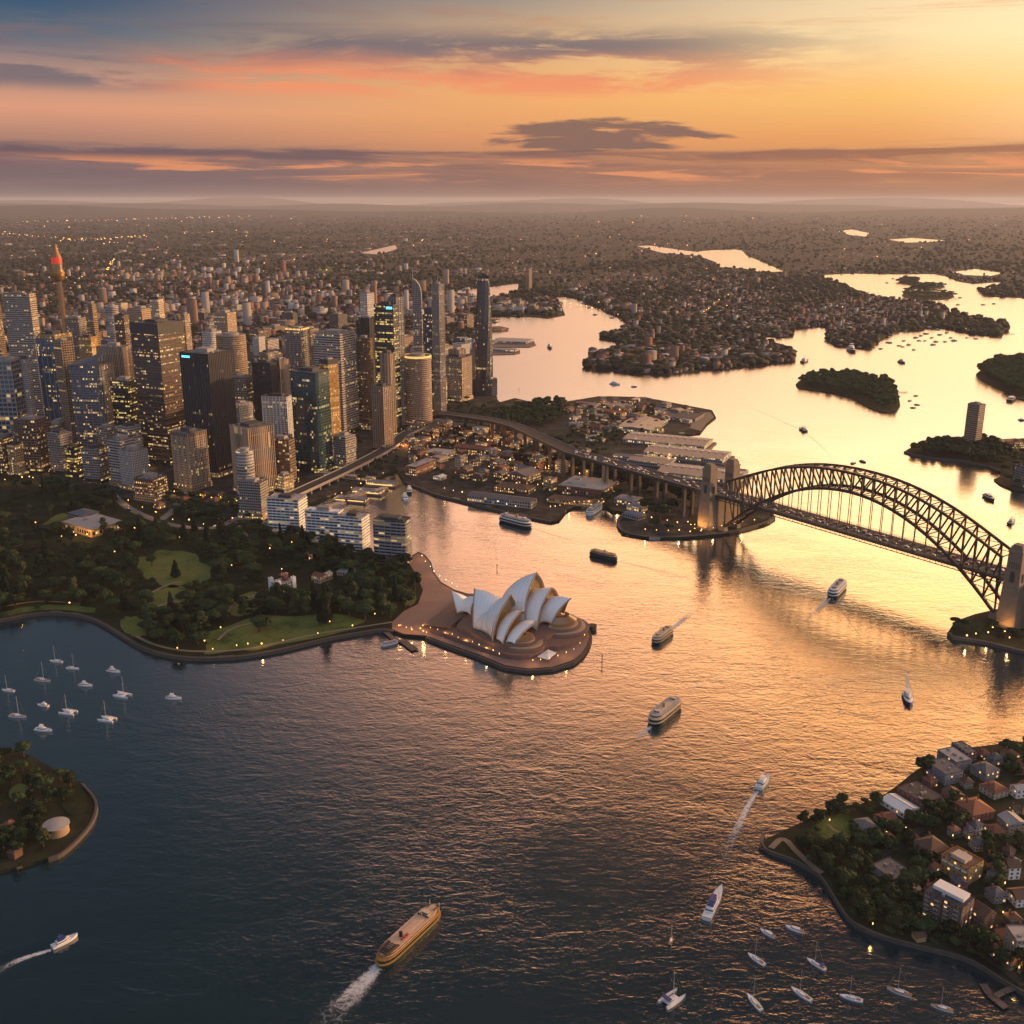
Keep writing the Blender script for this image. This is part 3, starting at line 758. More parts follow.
def house_stuff(name, px, size, hgt, seed, label, tones=(0, 1)):
    """many small hipped boxes in one mesh"""
    r = np.random.default_rng(seed); n = len(px); X, Y = unproject(px[:, 0], px[:, 1], LZ)
    mpp = (Y * CT - (LZ - CAMH) * ST) / FPX
    sx = np.maximum(size * r.uniform(.6, 1.6, n), mpp * r.uniform(.8, 2.4, n)); sy = np.maximum(size * r.uniform(.5, 1.0, n), mpp * r.uniform(.7, 1.3, n)) ; h = hgt * r.uniform(.6, 1.6, n) * np.where(r.random(n) < .06, 2.6, 1.0)
    h = np.maximum(h, mpp * .55)
    a = np.where(r.random(n) < .7, .5, r.uniform(0, 3.14, n)) + r.normal(0, .12, n); c, s = np.cos(a), np.sin(a)
    lev = [(0, 1.0), (1.0, 1.0), (1.35, .45)]; V = []
    for z, k in lev:
        for p, q in ((-1, -1), (1, -1), (1, 1), (-1, 1)):
            x = p * sx / 2 * (k if z > 1 else 1); y = q * sy / 2 * (k * .4 if z > 1 else 1); V.append(np.stack([X + x * c - y * s, Y + x * s + y * c, LZ + h * min(z, 1.0) + (np.minimum(h * .35, 3.0) if z > 1 else 0)], 1))
    V = np.stack(V, 1).reshape(-1, 3)
    F = np.array([(i, (i + 1) % 4, 4 + (i + 1) % 4, 4 + i) for i in range(4)] + [(4 + i, 4 + (i + 1) % 4, 8 + (i + 1) % 4, 8 + i) for i in range(4)] + [(8, 9, 10, 11)])
    F = (F[None] + 12 * np.arange(n)[:, None, None]).reshape(-1, 4)
    wt = r.uniform(.15, .85, n) ** 1.3 * (tones[1] - tones[0]) + tones[0]; rt = np.clip(r.choice([.05, .2, .38, .42, .7, .95], n, p=[.28, .27, .17, .14, .10, .04]) + r.normal(0, .05, n), 0, 1)
    T = np.concatenate([np.repeat(wt[:, None], 4, 1), np.repeat(rt[:, None], 5, 1)], 1).ravel()
    o = link(bpy.data.objects.new(name, npmesh(name, V, F, M['houses'], T))); stuff(o); return tag(o, label, 'houses')


def cube_sphere():
    v, f, ix = [], [], {}
    def vi(p):
        q = Vector(p).normalized(); k = tuple(round(t, 4) for t in q)
        if k not in ix: ix[k] = len(v); v.append(tuple(q))
        return ix[k]
    for ax in range(3):
        for s_ in (-1, 1):
            for i in range(2):
                for j in range(2):
                    q = []
                    for di, dj in ((0, 0), (1, 0), (1, 1), (0, 1)):
                        p = [0, 0, 0]; p[ax] = s_; p[(ax + 1) % 3] = (i + di) - 1; p[(ax + 2) % 3] = (j + dj) - 1; q.append(vi(p))
                    f.append(q if s_ > 0 else q[::-1])
    return np.array(v), np.array(f)


CSV, CSF = cube_sphere()


def clump_stuff(name, px, rad, seed, label, cat='trees', flat=.75, z=LZ):
    r = np.random.default_rng(seed); n = len(px); X, Y = unproject(px[:, 0], px[:, 1], z)
    mpp = (Y * CT - (z - CAMH) * ST) / FPX; rr = np.maximum(rad * r.uniform(.6, 1.4, n), mpp * r.uniform(.6, 1.4, n))
    sc = np.stack([rr * r.uniform(.8, 1.5, n), rr * r.uniform(.8, 1.3, n), np.minimum(rr, rad * 1.5) * flat * r.uniform(.8, 1.3, n)], 1)
    V = CSV[None] * (1 + r.normal(0, .16, (n, len(CSV), 1))) * sc[:, None] + np.stack([X, Y, z + sc[:, 2] * .75], 1)[:, None]
    F = (CSF[None] + len(CSV) * np.arange(n)[:, None, None]).reshape(-1, 4)
    T = np.clip(np.repeat(r.random(n), len(CSF)) * .75 + r.uniform(0, .35, n * len(CSF)) - .05, 0, 1)
    o = link(bpy.data.objects.new(name, npmesh(name, V.reshape(-1, 3), F, M['woods'], T))); stuff(o); return tag(o, label, cat)


def light_stuff(name, px, size, seed, label, mat, zr=(2, 14)):
    r = np.random.default_rng(seed); n = len(px); z = LZ + r.uniform(*zr, n); X, Y = unproject(px[:, 0], px[:, 1], z)
    mpp = (Y * CT + CAMH * ST) / FPX; s = np.maximum(size, mpp * .42) * r.uniform(.5, 1.25, n)
    V = CSV[None] * s[:, None, None] * np.array([1.3, 1, .8]) + np.stack([X, Y, z], 1)[:, None]
    F = (CSF[None] + len(CSV) * np.arange(n)[:, None, None]).reshape(-1, 4)
    o = link(bpy.data.objects.new(name, npmesh(name, V.reshape(-1, 3), F, mat))); stuff(o); return tag(o, label, 'lights')


FARLAND = [(-20, 212)] + [(-20, 350), (484, 345), (483, 338), (482, 322), (490, 316), (545, 317), (562, 313), (556, 297)] + CAUSE + NORTHW[:-1] + [(1044, 297), (1044, 212)]
INNER = [(-20, 300), (484, 300), (484, 420), (-20, 420)]
house_stuff('distant_houses', scatter(FARLAND, 6800, excl=LAKES, fy=3.5), 10, 5.5, 1, 'distant suburb of small pale and terracotta houses spreading to horizon')
BALMAIN = CAUSE + [(815, 274), (700, 270), (600, 285), (566, 294)]
house_stuff('peninsula_houses', scatter(BALMAIN, 2100, fy=1), 15, 8.0, 2, 'dense terraces and houses across the wooded peninsula beyond the bay')
house_stuff('inner_suburb_houses', scatter([(-20, 285), (470, 285), (480, 345), (-20, 350)], 2600), 18, 11, 3, 'packed inner suburb buildings behind the city towers')
clump_stuff('distant_woods', scatter(FARLAND, 11000, excl=LAKES, fy=-1.6), 12, 4, 'dark woodland and street trees mixed through the distant suburbs')
clump_stuff('peninsula_woods', scatter(BALMAIN, 2800, fy=-.7), 8, 5, 'dark trees among the houses of the wooded peninsula')
edge = []
for q in (CAUSE, NORTHW[:-1]):
    for (x0, y0), (x1, y1) in zip(q, q[1:]):
        d = math.hypot(x1 - x0, (y1 - y0) * 2); k = int(d / 1.1)
        for i in range(k):
            t = i / k; edge.append((x0 + (x1 - x0) * t + R.gauss(0, .6), y0 + (y1 - y0) * t - R.uniform(.5, 4.5)))
edge = np.array([e for e in edge if inpoly([e[0]], [e[1]], FARLAND)[0]])
clump_stuff('shoreline_trees', edge, 8, 6, 'dark band of trees along the far harbour shoreline')
for nm, pts in {'park': [(50, 300), (140, 296), (150, 305), (60, 310)], }.items(): pass
clump_stuff('park_trees', np.concatenate([scatter(p, 160) for p in ([(60, 292), (200, 282), (215, 292), (80, 302)], [(150, 330), (250, 322), (260, 335), (160, 342)], [(280, 312), (330, 296), (360, 300), (300, 320)], [(590, 285), (660, 300), (700, 330), (640, 335), (610, 310)])]), 12, 7, 'dark park trees between the city and the inner suburbs')
house_stuff('large_sheds', scatter([(-20, 232), (480, 232), (480, 330), (-20, 335)], 330, fy=1), 46, 9, 13, 'long pale warehouse and mall roofs scattered behind the city', (.4, 1))
house_stuff('mid_rise_clusters', scatter([(-20, 262), (470, 262), (480, 326), (-20, 334)], 420, fy=3), 24, 27, 14, 'clusters of mid rise apartment blocks behind the city towers', (.3, 1))
house_stuff('waterfront_blocks', np.concatenate([scatter([(490, 300), (545, 299), (560, 306), (560, 312), (492, 313)], 90), scatter([(566, 291), (600, 292), (640, 312), (632, 316), (600, 303)], 60), scatter([(592, 352), (640, 348), (780, 352), (780, 362), (640, 369), (596, 366)], 120)]), 24, 12, 15, 'long low waterfront sheds and flats along the far bays', (.3, .9))
for pts in [[(552, 294.5), (570, 295), (584, 298), (608, 310), (632, 321), (627, 328), (610, 336)], [(640, 300), (690, 322), (728, 294)], [(0, 262), (120, 256), (260, 258), (420, 268)], [(114, 258), (104, 276), (98, 290)], [(300, 300), (380, 272), (470, 250), (600, 236)], [(690, 345), (730, 318), (760, 292)]]:
    ribbon('road', smooth(pts, 2), 16.0, LZ + .5, M['road_pale'])
for pts in [[(138, 274), (168, 272), (198, 273), (196, 277), (160, 279), (138, 278)], [(548, 306), (556, 305), (559, 309), (550, 310)], [(300, 268), (330, 266), (350, 269), (325, 272)]]: sheet('field', pts, LZ + .5, M['lawn'], skirt=False)
lp = scatter(FARLAND, 360, excl=LAKES); lp = lp[(RN.random(len(lp)) < np.clip(1.25 - lp[:, 0] / 900, .2, 1)) & (lp[:, 1] < 340)]
light_stuff('distant_city_lights', lp, 1.6, 8, 'scattered warm street and house lights of the distant suburbs', M['lamp'])
road = [(x + R.gauss(0, .8), y + R.gauss(0, .5)) for a, b, n in [((100, 283), (114, 258), 26), ((150, 236), (60, 240), 34), ((0, 233), (130, 243), 30), ((20, 222), (250, 216), 40), ((560, 300), (636, 318), 16), ((690, 322), (728, 294), 22)] for i in range(n) for x, y in [(a[0] + (b[0] - a[0]) * (i + R.random()) / n, a[1] + (b[1] - a[1]) * (i + R.random()) / n)]]
light_stuff('road_lights', np.array(road), 1.7, 9, 'lines of warm road lights crossing the suburbs', M['lamp'])
# ---------------------------------------------------------------- trees
def crown_arrays(seed, kind='round', leaves=900, core=.86):
    r = np.random.default_rng(seed); L = []
    if kind == 'round':
        for i in range(11):
            a = r.uniform(0, 6.28); d = math.sqrt(r.random()) * .62; L.append((d * math.cos(a), d * math.sin(a), .56 + .26 * (1 - d) * r.uniform(.3, 1.1), r.uniform(.30, .46), r.uniform(.14, .21)))
        L.append((0, 0, .70, .5, .24))
    elif kind == 'tall':
        for i in range(10):
            a = r.uniform(0, 6.28); z = r.uniform(.38, .88); d = r.uniform(.1, .62) * (1.15 - z); L.append((d * math.cos(a) * 1.4, d * math.sin(a) * 1.4, z, r.uniform(.28, .44), r.uniform(.10, .16)))
    else:
        for i in range(9):
            z = .16 + .8 * i / 9; L.append((r.normal(0, .05), r.normal(0, .05), z, .92 * (1 - z) + .08, .11))
    V, F, T = [], [], []; off = 0
    wts = np.array([l[3] for l in L]); wts = wts / wts.sum()
    for (x, y, z, rr, hz), w in zip(L, wts):
        v = CSV * (1 + r.normal(0, .10, (len(CSV), 1))) * np.array([rr, rr, hz]) * core + np.array([x, y, z]); V.append(v); F.append(CSF + off); off += len(v)
        lt = r.uniform(0, .6); T += [lt] * len(CSF)
        k = max(20, int(leaves * w)); d = r.normal(size=(k, 3)); d[:, 2] = np.abs(d[:, 2]) * .9 - .25; d /= np.linalg.norm(d, axis=1)[:, None]
        p = d * np.array([rr, rr, hz]) * r.uniform(.84, 1.10, (k, 1)) + np.array([x, y, z])
        nn = d + r.normal(0, .55, (k, 3)); nn /= np.linalg.norm(nn, axis=1)[:, None]
        t1 = np.cross(nn, r.normal(size=(k, 3))); t1 /= np.linalg.norm(t1, axis=1)[:, None]; t2 = np.cross(nn, t1)
        s = r.uniform(.055, .125, (k, 1)); t1 = t1 * s; t2 = t2 * s * r.uniform(.5, .9, (k, 1))
        sq = np.array([1, 1, .55])
        q = np.stack([p - t1 * sq, p + (t2 - t1 * .2) * sq, p + t1 * sq, p - (t2 + t1 * .2) * sq], 1).reshape(-1, 3)
        V.append(q); F.append(np.arange(4 * k).reshape(-1, 4) + off); off += 4 * k; T += list(np.clip(lt + r.uniform(-.15, .55, k), 0, 1))
    return np.concatenate(V), np.concatenate(F), np.array(T)


CROWNS = {k: [crown_arrays(i * 7 + j, k) for i in range(n)] for j, (k, n) in enumerate((('round', 6), ('tall', 4), ('cone', 2)))}
LEAFM = {'round': M['leaf'], 'tall': M['leaf2'], 'cone': M['leaf3']}
CMESH = {k: [npmesh('crown', *a[:2], LEAFM[k], a[2]) for a in v] for k, v in CROWNS.items()}


def trunk_mesh(kind, seed):
    r = random.Random(seed); mb = MB(); h = {'round': .5, 'tall': .6, 'cone': .9}[kind]
    mb.tube((0, 0, -.02), (0, 0, h * .5), .085, .055, 7); mb.tube((0, 0, h * .5), (.03, .02, h), .055, .02, 6)
    for k in range(4 if kind != 'cone' else 0):
        a = k * 1.57 + r.random(); mb.tube((0, 0, h * r.uniform(.4, .6)), (.4 * math.cos(a), .4 * math.sin(a), h * 1.15), .035, .012, 5)
    return mb.mesh('trunk', M['bark'])


TMESH = {k: trunk_mesh(k, i) for i, k in enumerate(('round', 'tall', 'cone'))}
NTREE = [0]; KNAME = {'round': ('fig_tree', 'round dark fig tree', 'round dark fig trees'), 'tall': ('gum_tree', 'loose olive gum tree', 'loose olive gum trees'), 'cone': ('pine_tree', 'dark conical pine', 'dark conical pines')}


def tree(x, y, h, r, kind, where, z=LZ, label=None):
    n, sg, pl = KNAME[kind]; o = thing(n, (x, y, z), R.uniform(0, 6.28), (r, r, h))
    c = link(bpy.data.objects.new('crown', R.choice(CMESH[kind])), o); t = link(bpy.data.objects.new('trunk', TMESH[kind]), o)
    if label: tag(o, label, 'tree', 'trees ' + where)
    else: many(o, sg, pl, 'tree', 'trees ' + where, where)
    NTREE[0] += 1; return o


def tree_stuff(name, pts, label, z=LZ, mat=None):
    """a wood as one mesh; pts: (x, y, h, r, kind)"""
    V, F, T = [], [], []; off = 0
    for x, y, h, r, k in pts:
        v, f, t = R.choice(CROWNS[k]); a = R.uniform(0, 6.28); c, s = math.cos(a), math.sin(a)
        V.append(np.stack([x + (v[:, 0] * c - v[:, 1] * s) * r, y + (v[:, 0] * s + v[:, 1] * c) * r, z + v[:, 2] * h], 1)); F.append(f + off); off += len(v); T.append(np.clip(t * .8 + R.uniform(-.1, .3), 0, 1))
    o = link(bpy.data.objects.new(name, npmesh(name, np.concatenate(V), np.concatenate(F), mat or M['leaf'], np.concatenate(T)))); stuff(o); return tag(o, label, 'trees')


def spread(poly, dmin, n, excl=(), seed=0, tries=30000):
    """points spread over a layout polygon, at least dmin metres apart"""
    r = random.Random(seed); xs = [p[0] for p in poly]; ys = [p[1] for p in poly]; out = []; px = []
    k = 0; cell = {}
    while len(out) < n and k < tries:
        k += 1; a, b = r.uniform(min(xs), max(xs)), r.uniform(min(ys), max(ys))
        if not inpoly([a], [b], poly)[0] or any(inpoly([a], [b], e)[0] for e in excl): continue
        X, Y = P(a, b, LZ); cx, cy = int(X // dmin), int(Y // dmin)
        if any((X - u) ** 2 + (Y - v) ** 2 < dmin * dmin for i in (-1, 0, 1) for j in (-1, 0, 1) for u, v in cell.get((cx + i, cy + j), ())): continue
        cell.setdefault((cx, cy), []).append((X, Y)); out.append((X, Y)); px.append((a, b))
    return out, px


GAL = [(62, 545), (58, 532), (84, 516), (124, 512), (128, 520), (100, 534), (85, 545)]
GOV = [(266, 590), (266, 570), (340, 575), (340, 600), (300, 600)]
ROADS = [[(108, 490), (160, 512), (238, 512), (262, 516), (262, 526), (238, 523), (215, 534), (160, 528), (120, 508)]]
ZONES = [('left of the lit gallery', [(-20, 480), (50, 480), (60, 500), (56, 545), (-20, 560)]),
         ('behind the lit gallery', [(50, 480), (115, 496), (150, 512), (124, 514), (60, 512)]),
         ('below the lit gallery', [(-20, 560), (60, 546), (130, 525), (142, 560), (120, 600), (60, 600), (-20, 606)]),
         ('on the far left shore', [(-20, 604), (60, 600), (120, 598), (130, 622), (105, 616), (60, 606), (-20, 615)]),
         ('above the large lawn', [(130, 525), (215, 532), (262, 524), (262, 545), (212, 556), (190, 549), (142, 553)]),
         ('between lawn and sea wall', [(142, 600), (205, 590), (222, 602), (222, 640), (205, 650), (165, 650), (148, 634)]),
         ('behind the white castle', [(215, 548), (300, 535), (330, 550), (330, 572), (266, 574), (225, 590), (212, 576)]),
         ('before the white castle', [(222, 600), (270, 594), (330, 600), (330, 626), (240, 622), (222, 640)]),
         ('beside the quay apartments', [(300, 535), (372, 558), (404, 564), (414, 578), (340, 578), (330, 556)]),
         ('left of the opera forecourt', [(336, 580), (414, 578), (418, 590), (412, 604), (392, 618), (330, 622)])]
for i, (w, poly) in enumerate(ZONES):
    pts, px = spread(poly, 16.5, (28, 16, 42, 12, 24, 30, 30, 26, 22, 30)[i], LAWNS + [GAL, GOV] + ROADS, 40 + i)
    for (X, Y), (a, b) in zip(pts, px):
        k = R.choices(('round', 'tall', 'cone'), (.72, .22, .06))[0]
        rr = R.uniform(10, 16) * (.8 if k == 'tall' else .55 if k == 'cone' else 1); tree(X, Y, R.uniform(15, 23) * (1.3 if k == 'tall' else 1.7 if k == 'cone' else 1), rr, k, w)
for (a, b, h, rr, k, lab) in [(325, 624, 44, 12, 'cone', 'tall dark conical pine alone on the foreshore lawn below the headland'), (259, 632, 20, 17, 'round', 'large round fig tree alone on the foreshore lawn'),
                              (152, 566, 17, 9, 'round', 'single round tree standing on left edge of the large lawn'), (176, 578, 26, 8, 'cone', 'pointed pine at the lower edge of the large lawn'), (237, 604, 30, 4.5, 'cone', 'slim pole-like pine on the lawn left of the white castle'), (225, 594, 15, 8, 'round', 'round tree on the small lawn left of the white castle')]:
    tree(*P(a, b, LZ), h, rr, k, 'in the harbour gardens', label=lab)
pts, _ = spread([(-40, 482), (110, 498), (240, 530), (300, 540), (380, 562), (412, 585), (395, 615), (330, 624), (150, 640), (120, 610), (-40, 612)], 9, 420, LAWNS + [GAL, GOV] + ROADS, 77)
tree_stuff('garden_shrubs', [(x, y, R.uniform(5, 9), R.uniform(5, 8), R.choice(('round', 'tall'))) for x, y in pts], 'low dark shrubs and undergrowth filling between the garden trees')
# left headland, housing point and pylon lawns
LTW = 'on the left edge headland'
pts, _ = spread([(-10, 752), (20, 754), (45, 768), (72, 782), (80, 790), (66, 800), (52, 815), (50, 848), (30, 856), (-10, 866)], 8.5, 40, [[(8, 790), (20, 782), (32, 788), (26, 798), (10, 800)], [(44, 816), (66, 816), (70, 850), (44, 850)], [(-10, 816), (22, 810), (24, 832), (-10, 836)]], 5)
for x, y in pts: tree(x, y, R.uniform(10, 15), R.uniform(6.5, 10), R.choices(('round', 'tall'), (.7, .3))[0], LTW, LZ - .4)
KIR = [(800, 824), (840, 808), (885, 800), (900, 786), (925, 768), (960, 752), (1040, 745), (1040, 985), (1000, 972), (960, 948), (915, 940), (878, 928), (852, 915), (838, 892), (822, 870), (800, 850)]
KHOLE = [[(805, 838), (842, 812), (852, 820), (848, 842), (826, 846)], [(895, 770), (945, 775), (942, 812), (898, 806)], [(925, 745), (1010, 745), (1010, 800), (945, 800)], [(878, 794), (918, 796), (916, 822), (880, 818)], [(852, 815), (898, 808), (898, 830), (855, 833)], [(955, 788), (1040, 775), (1040, 850), (985, 842), (956, 826)],
         [(910, 830), (950, 830), (946, 866), (912, 866)], [(938, 838), (984, 842), (982, 890), (940, 886)], [(920, 880), (995, 885), (994, 938), (918, 936)], [(868, 856), (910, 856), (908, 886), (870, 888)], [(1000, 852), (1040, 850), (1040, 968), (998, 960)]]
KHOLE_T = KHOLE
pts, px = spread(KIR, 9, 78, KHOLE, 8)
for (x, y), (a, b) in zip(pts, px):
    w = 'around the lawn on the housing point' if a < 862 else 'among the houses at lower right' if a > 915 else 'below the houses at right'
    k = R.choices(('round', 'tall'), (.7, .3))[0]; tree(x, y, R.uniform(11, 17), R.uniform(6.5, 10.5), k, w, LZ - .4)
pts, _ = spread(KIR, 5, 150, KHOLE, 9)
tree_stuff('point_shrubs', [(x, y, R.uniform(3, 6), R.uniform(3, 5.5), R.choice(('round', 'tall'))) for x, y in pts], 'dark shrubs and hedges filling the gardens of the housing point', LZ - .4)
for a, b, h, rr in [(660, 520, 26, 19), (648, 512, 22, 15), (672, 512, 24, 15), (655, 528, 15, 12), (700, 527, 9, 9), (668, 530, 10, 9), (760, 512, 12, 10)]:
    tree(*P(a, b, LZ), h, rr, 'round', 'on the lawn beside the bridge pylons')
for a, b, h, rr in [(957, 630, 10, 8), (962, 626, 9, 7), (955, 624, 9, 7), (992, 628, 10, 9), (1000, 640, 9, 8), (1012, 636, 10, 9), (1018, 640, 9, 8), (976, 634, 8, 7)]:
    tree(*P(a, b, LZ), h, rr, 'round', 'below the right hand bridge pylon')
tree(*P(606.5, 505, LZ), 24, 12, 'round', 'on the western quay', label='single round tree standing on the quay before the lit arcade')


def wood(name, poly, d, n, hr, rr, label, seed, kinds=('round', 'round', 'tall'), z=LZ):
    pts, _ = spread(poly, d, n, (), seed); tree_stuff(name, [(x, y, R.uniform(*hr), R.uniform(*rr), R.choice(kinds)) for x, y in pts], label, z)


wood('island_wood', [(799, 384), (823, 389), (852, 394), (872, 404), (886, 409), (897, 408), (893, 390), (890, 384), (876, 379), (857, 375.5), (812, 376)], 12, 220, (16, 26), (9, 14), 'dark wood covering the small island in mid harbour', 1)
wood('island_wood', [(978, 372), (986, 379), (1002, 386), (1016, 394), (1060, 400), (1060, 366), (1024, 360), (1005, 361), (988, 367)], 15, 240, (22, 34), (12, 17), 'dark wooded headland at right edge', 2)
for i, (q, lab) in enumerate([(ISLES['isle_a'], 'smallest dark wooded islet far right'), (ISLES['isle_b'], 'narrow middle wooded islet far right'), (ISLES['isle_c'], 'larger dark wooded islet far right')]): wood('islet_wood', q, 20, 60, (14, 22), (14, 24), lab, 30 + i)
wood('island_wood', [(908, 451), (920, 447), (945, 443), (990, 441), (1000, 448), (1000, 468), (985, 463), (955, 458), (930, 456)], 13, 110, (14, 22), (9, 13), 'dark trees round the foot of the lone apartment tower', 4)
wood('island_wood', [(1000, 446), (1050, 440), (1050, 494), (1024, 488), (1002, 484), (1003, 470)], 15, 45, (10, 18), (8, 12), 'dark trees at the wharf on the right edge', 5)
wood('headland_wood', [(500, 414), (540, 404), (566, 402), (560, 418), (540, 428), (505, 430)], 13, 110, (14, 24), (9, 15), 'dark trees on the headland park behind the old quarter', 6)
wood('hill_trees', [(450, 404), (500, 404), (520, 430), (560, 440), (600, 420), (625, 440), (610, 455), (560, 445), (520, 448), (470, 425)], 15, 90, (9, 15), (7, 11), 'scattered dark trees on the hill above the old quarter', 7)
wood('street_trees', [(405, 470), (460, 475), (495, 470), (540, 455), (560, 462), (640, 488), (690, 500), (690, 515), (640, 508), (560, 500), (480, 490), (420, 480)], 17, 70, (7, 12), (6, 9), 'dark street trees through the old quarter', 8)
wood('street_trees', [(160, 495), (232, 500), (250, 520), (215, 524), (170, 515)], 12, 50, (9, 14), (7, 11), 'dark street trees between the boulevard and the beige tower', 9)
wood('street_trees', [(340, 470), (395, 448), (400, 470), (360, 484)], 12, 24, (8, 12), (6, 9), 'dark trees under the elevated railway', 10)
wood('street_trees', [(0, 330), (480, 325), (480, 400), (400, 440), (300, 470), (0, 470)], 24, 260, (9, 14), (8, 13), 'dark street trees between the city towers', 12)

wood('street_trees', [(545, 448), (600, 466), (650, 484), (694, 500), (690, 508), (640, 494), (590, 478), (545, 460)], 9, 110, (18, 32), (8, 13), 'dark trees along the near side of the bridge approach', 15)
wood('street_trees', [(565, 408), (640, 402), (680, 414), (640, 436), (600, 446), (570, 430)], 14, 60, (9, 15), (7, 11), 'dark street trees on the wharf headland', 16)
wood('street_trees', [(420, 425), (500, 420), (560, 442), (600, 458), (560, 470), (500, 462), (440, 450)], 15, 90, (10, 16), (7, 11), 'dark trees between the roofs of the old quarter', 17)

# ---------------------------------------------------------------- buildings
FOOTS = []                                       # (x, y, radius, phrase, px, pyb) of the towers that have names


def foot(xl, xc, xr, yb, psi=None, z0=LZ, yt=None):
    if yt:                                       # match the outline half way up rather than at the pavement
        Y0 = P(xc, yb, z0)[1]; d = Y0 * CT + CAMH * ST; k = (d - TOPZ(Y0, yt) * .5 * ST) / d
        xl, xc, xr = (512 + (q - 512) * k for q in (xl, xc, xr))
    C = P(xc, yb, z0); az = math.atan2(C[0], C[1]); s = MPP(*C, z0); a = max(xc - xl, .6); b = max(xr - xc, .6)
    psi = math.radians(psi) if psi else min(max(math.atan2(b, a), math.radians(28)), math.radians(62))
    ll, lr = a * s / math.cos(psi), b * s / math.sin(psi)
    ex, ey = (math.cos(az), -math.sin(az)), (math.sin(az), math.cos(az))
    w = lambda u, v: (u * ex[0] + v * ey[0], u * ex[1] + v * ey[1])
    dl, dr = w(-math.cos(psi), math.sin(psi)), w(math.sin(psi), math.cos(psi))
    c = (C[0] + (dl[0] * ll + dr[0] * lr) / 2, C[1] + (dl[1] * ll + dr[1] * lr) / 2)
    poly = [(C[0] - c[0] + dl[0] * p * ll + dr[0] * q * lr, C[1] - c[1] + dl[1] * p * ll + dr[1] * q * lr) for p, q in ((0, 0), (0, 1), (1, 1), (1, 0))]
    return c, poly, math.atan2(dr[1], dr[0]), ll, lr, C


def scaled(poly, k, dx=0, dy=0): return [(x * k + dx, y * k + dy) for x, y in poly]


def grow(poly, d):
    """offset a convex ccw outline outwards by d metres"""
    n = len(poly); out = []
    for i in range(n):
        p, a, b = Vector(poly[i]), Vector(poly[i - 1]), Vector(poly[(i + 1) % n])
        e1, e2 = (p - a).normalized(), (b - p).normalized(); n1, n2 = Vector((e1.y, -e1.x)), Vector((e2.y, -e2.x))
        m = (n1 + n2); m = m / max(m.length_squared / 2, .35); out.append((p.x + m.x * d, p.y + m.y * d))
    return out


def rooftop(o, poly, z, yaw, ll, lr, roofm, seed, big=True):
    r = random.Random(seed); mb = MB(); mb.prism(grow(poly, -.5), z - 1.2, z - .9); mb.build('roof', roofm, o)
    mb = MB()
    if big: mb.box(0, 0, z - .9, lr * r.uniform(.35, .55), ll * r.uniform(.35, .55), r.uniform(3.5, 7), yaw)
    for k in range(r.randint(4, 9)):
        u, v = r.uniform(-.38, .38) * lr, r.uniform(-.38, .38) * ll; s = r.uniform(1.5, 4.5)
        mb.box(u * math.cos(yaw) - v * math.sin(yaw), u * math.sin(yaw) + v * math.cos(yaw), z - .9, s, s * r.uniform(.6, 1.6), r.uniform(1, 3), yaw)
    mb.build('plant_room' if big else 'roof_plant', M['concrete'] if r.random() < .5 else M['roofdark'], o)


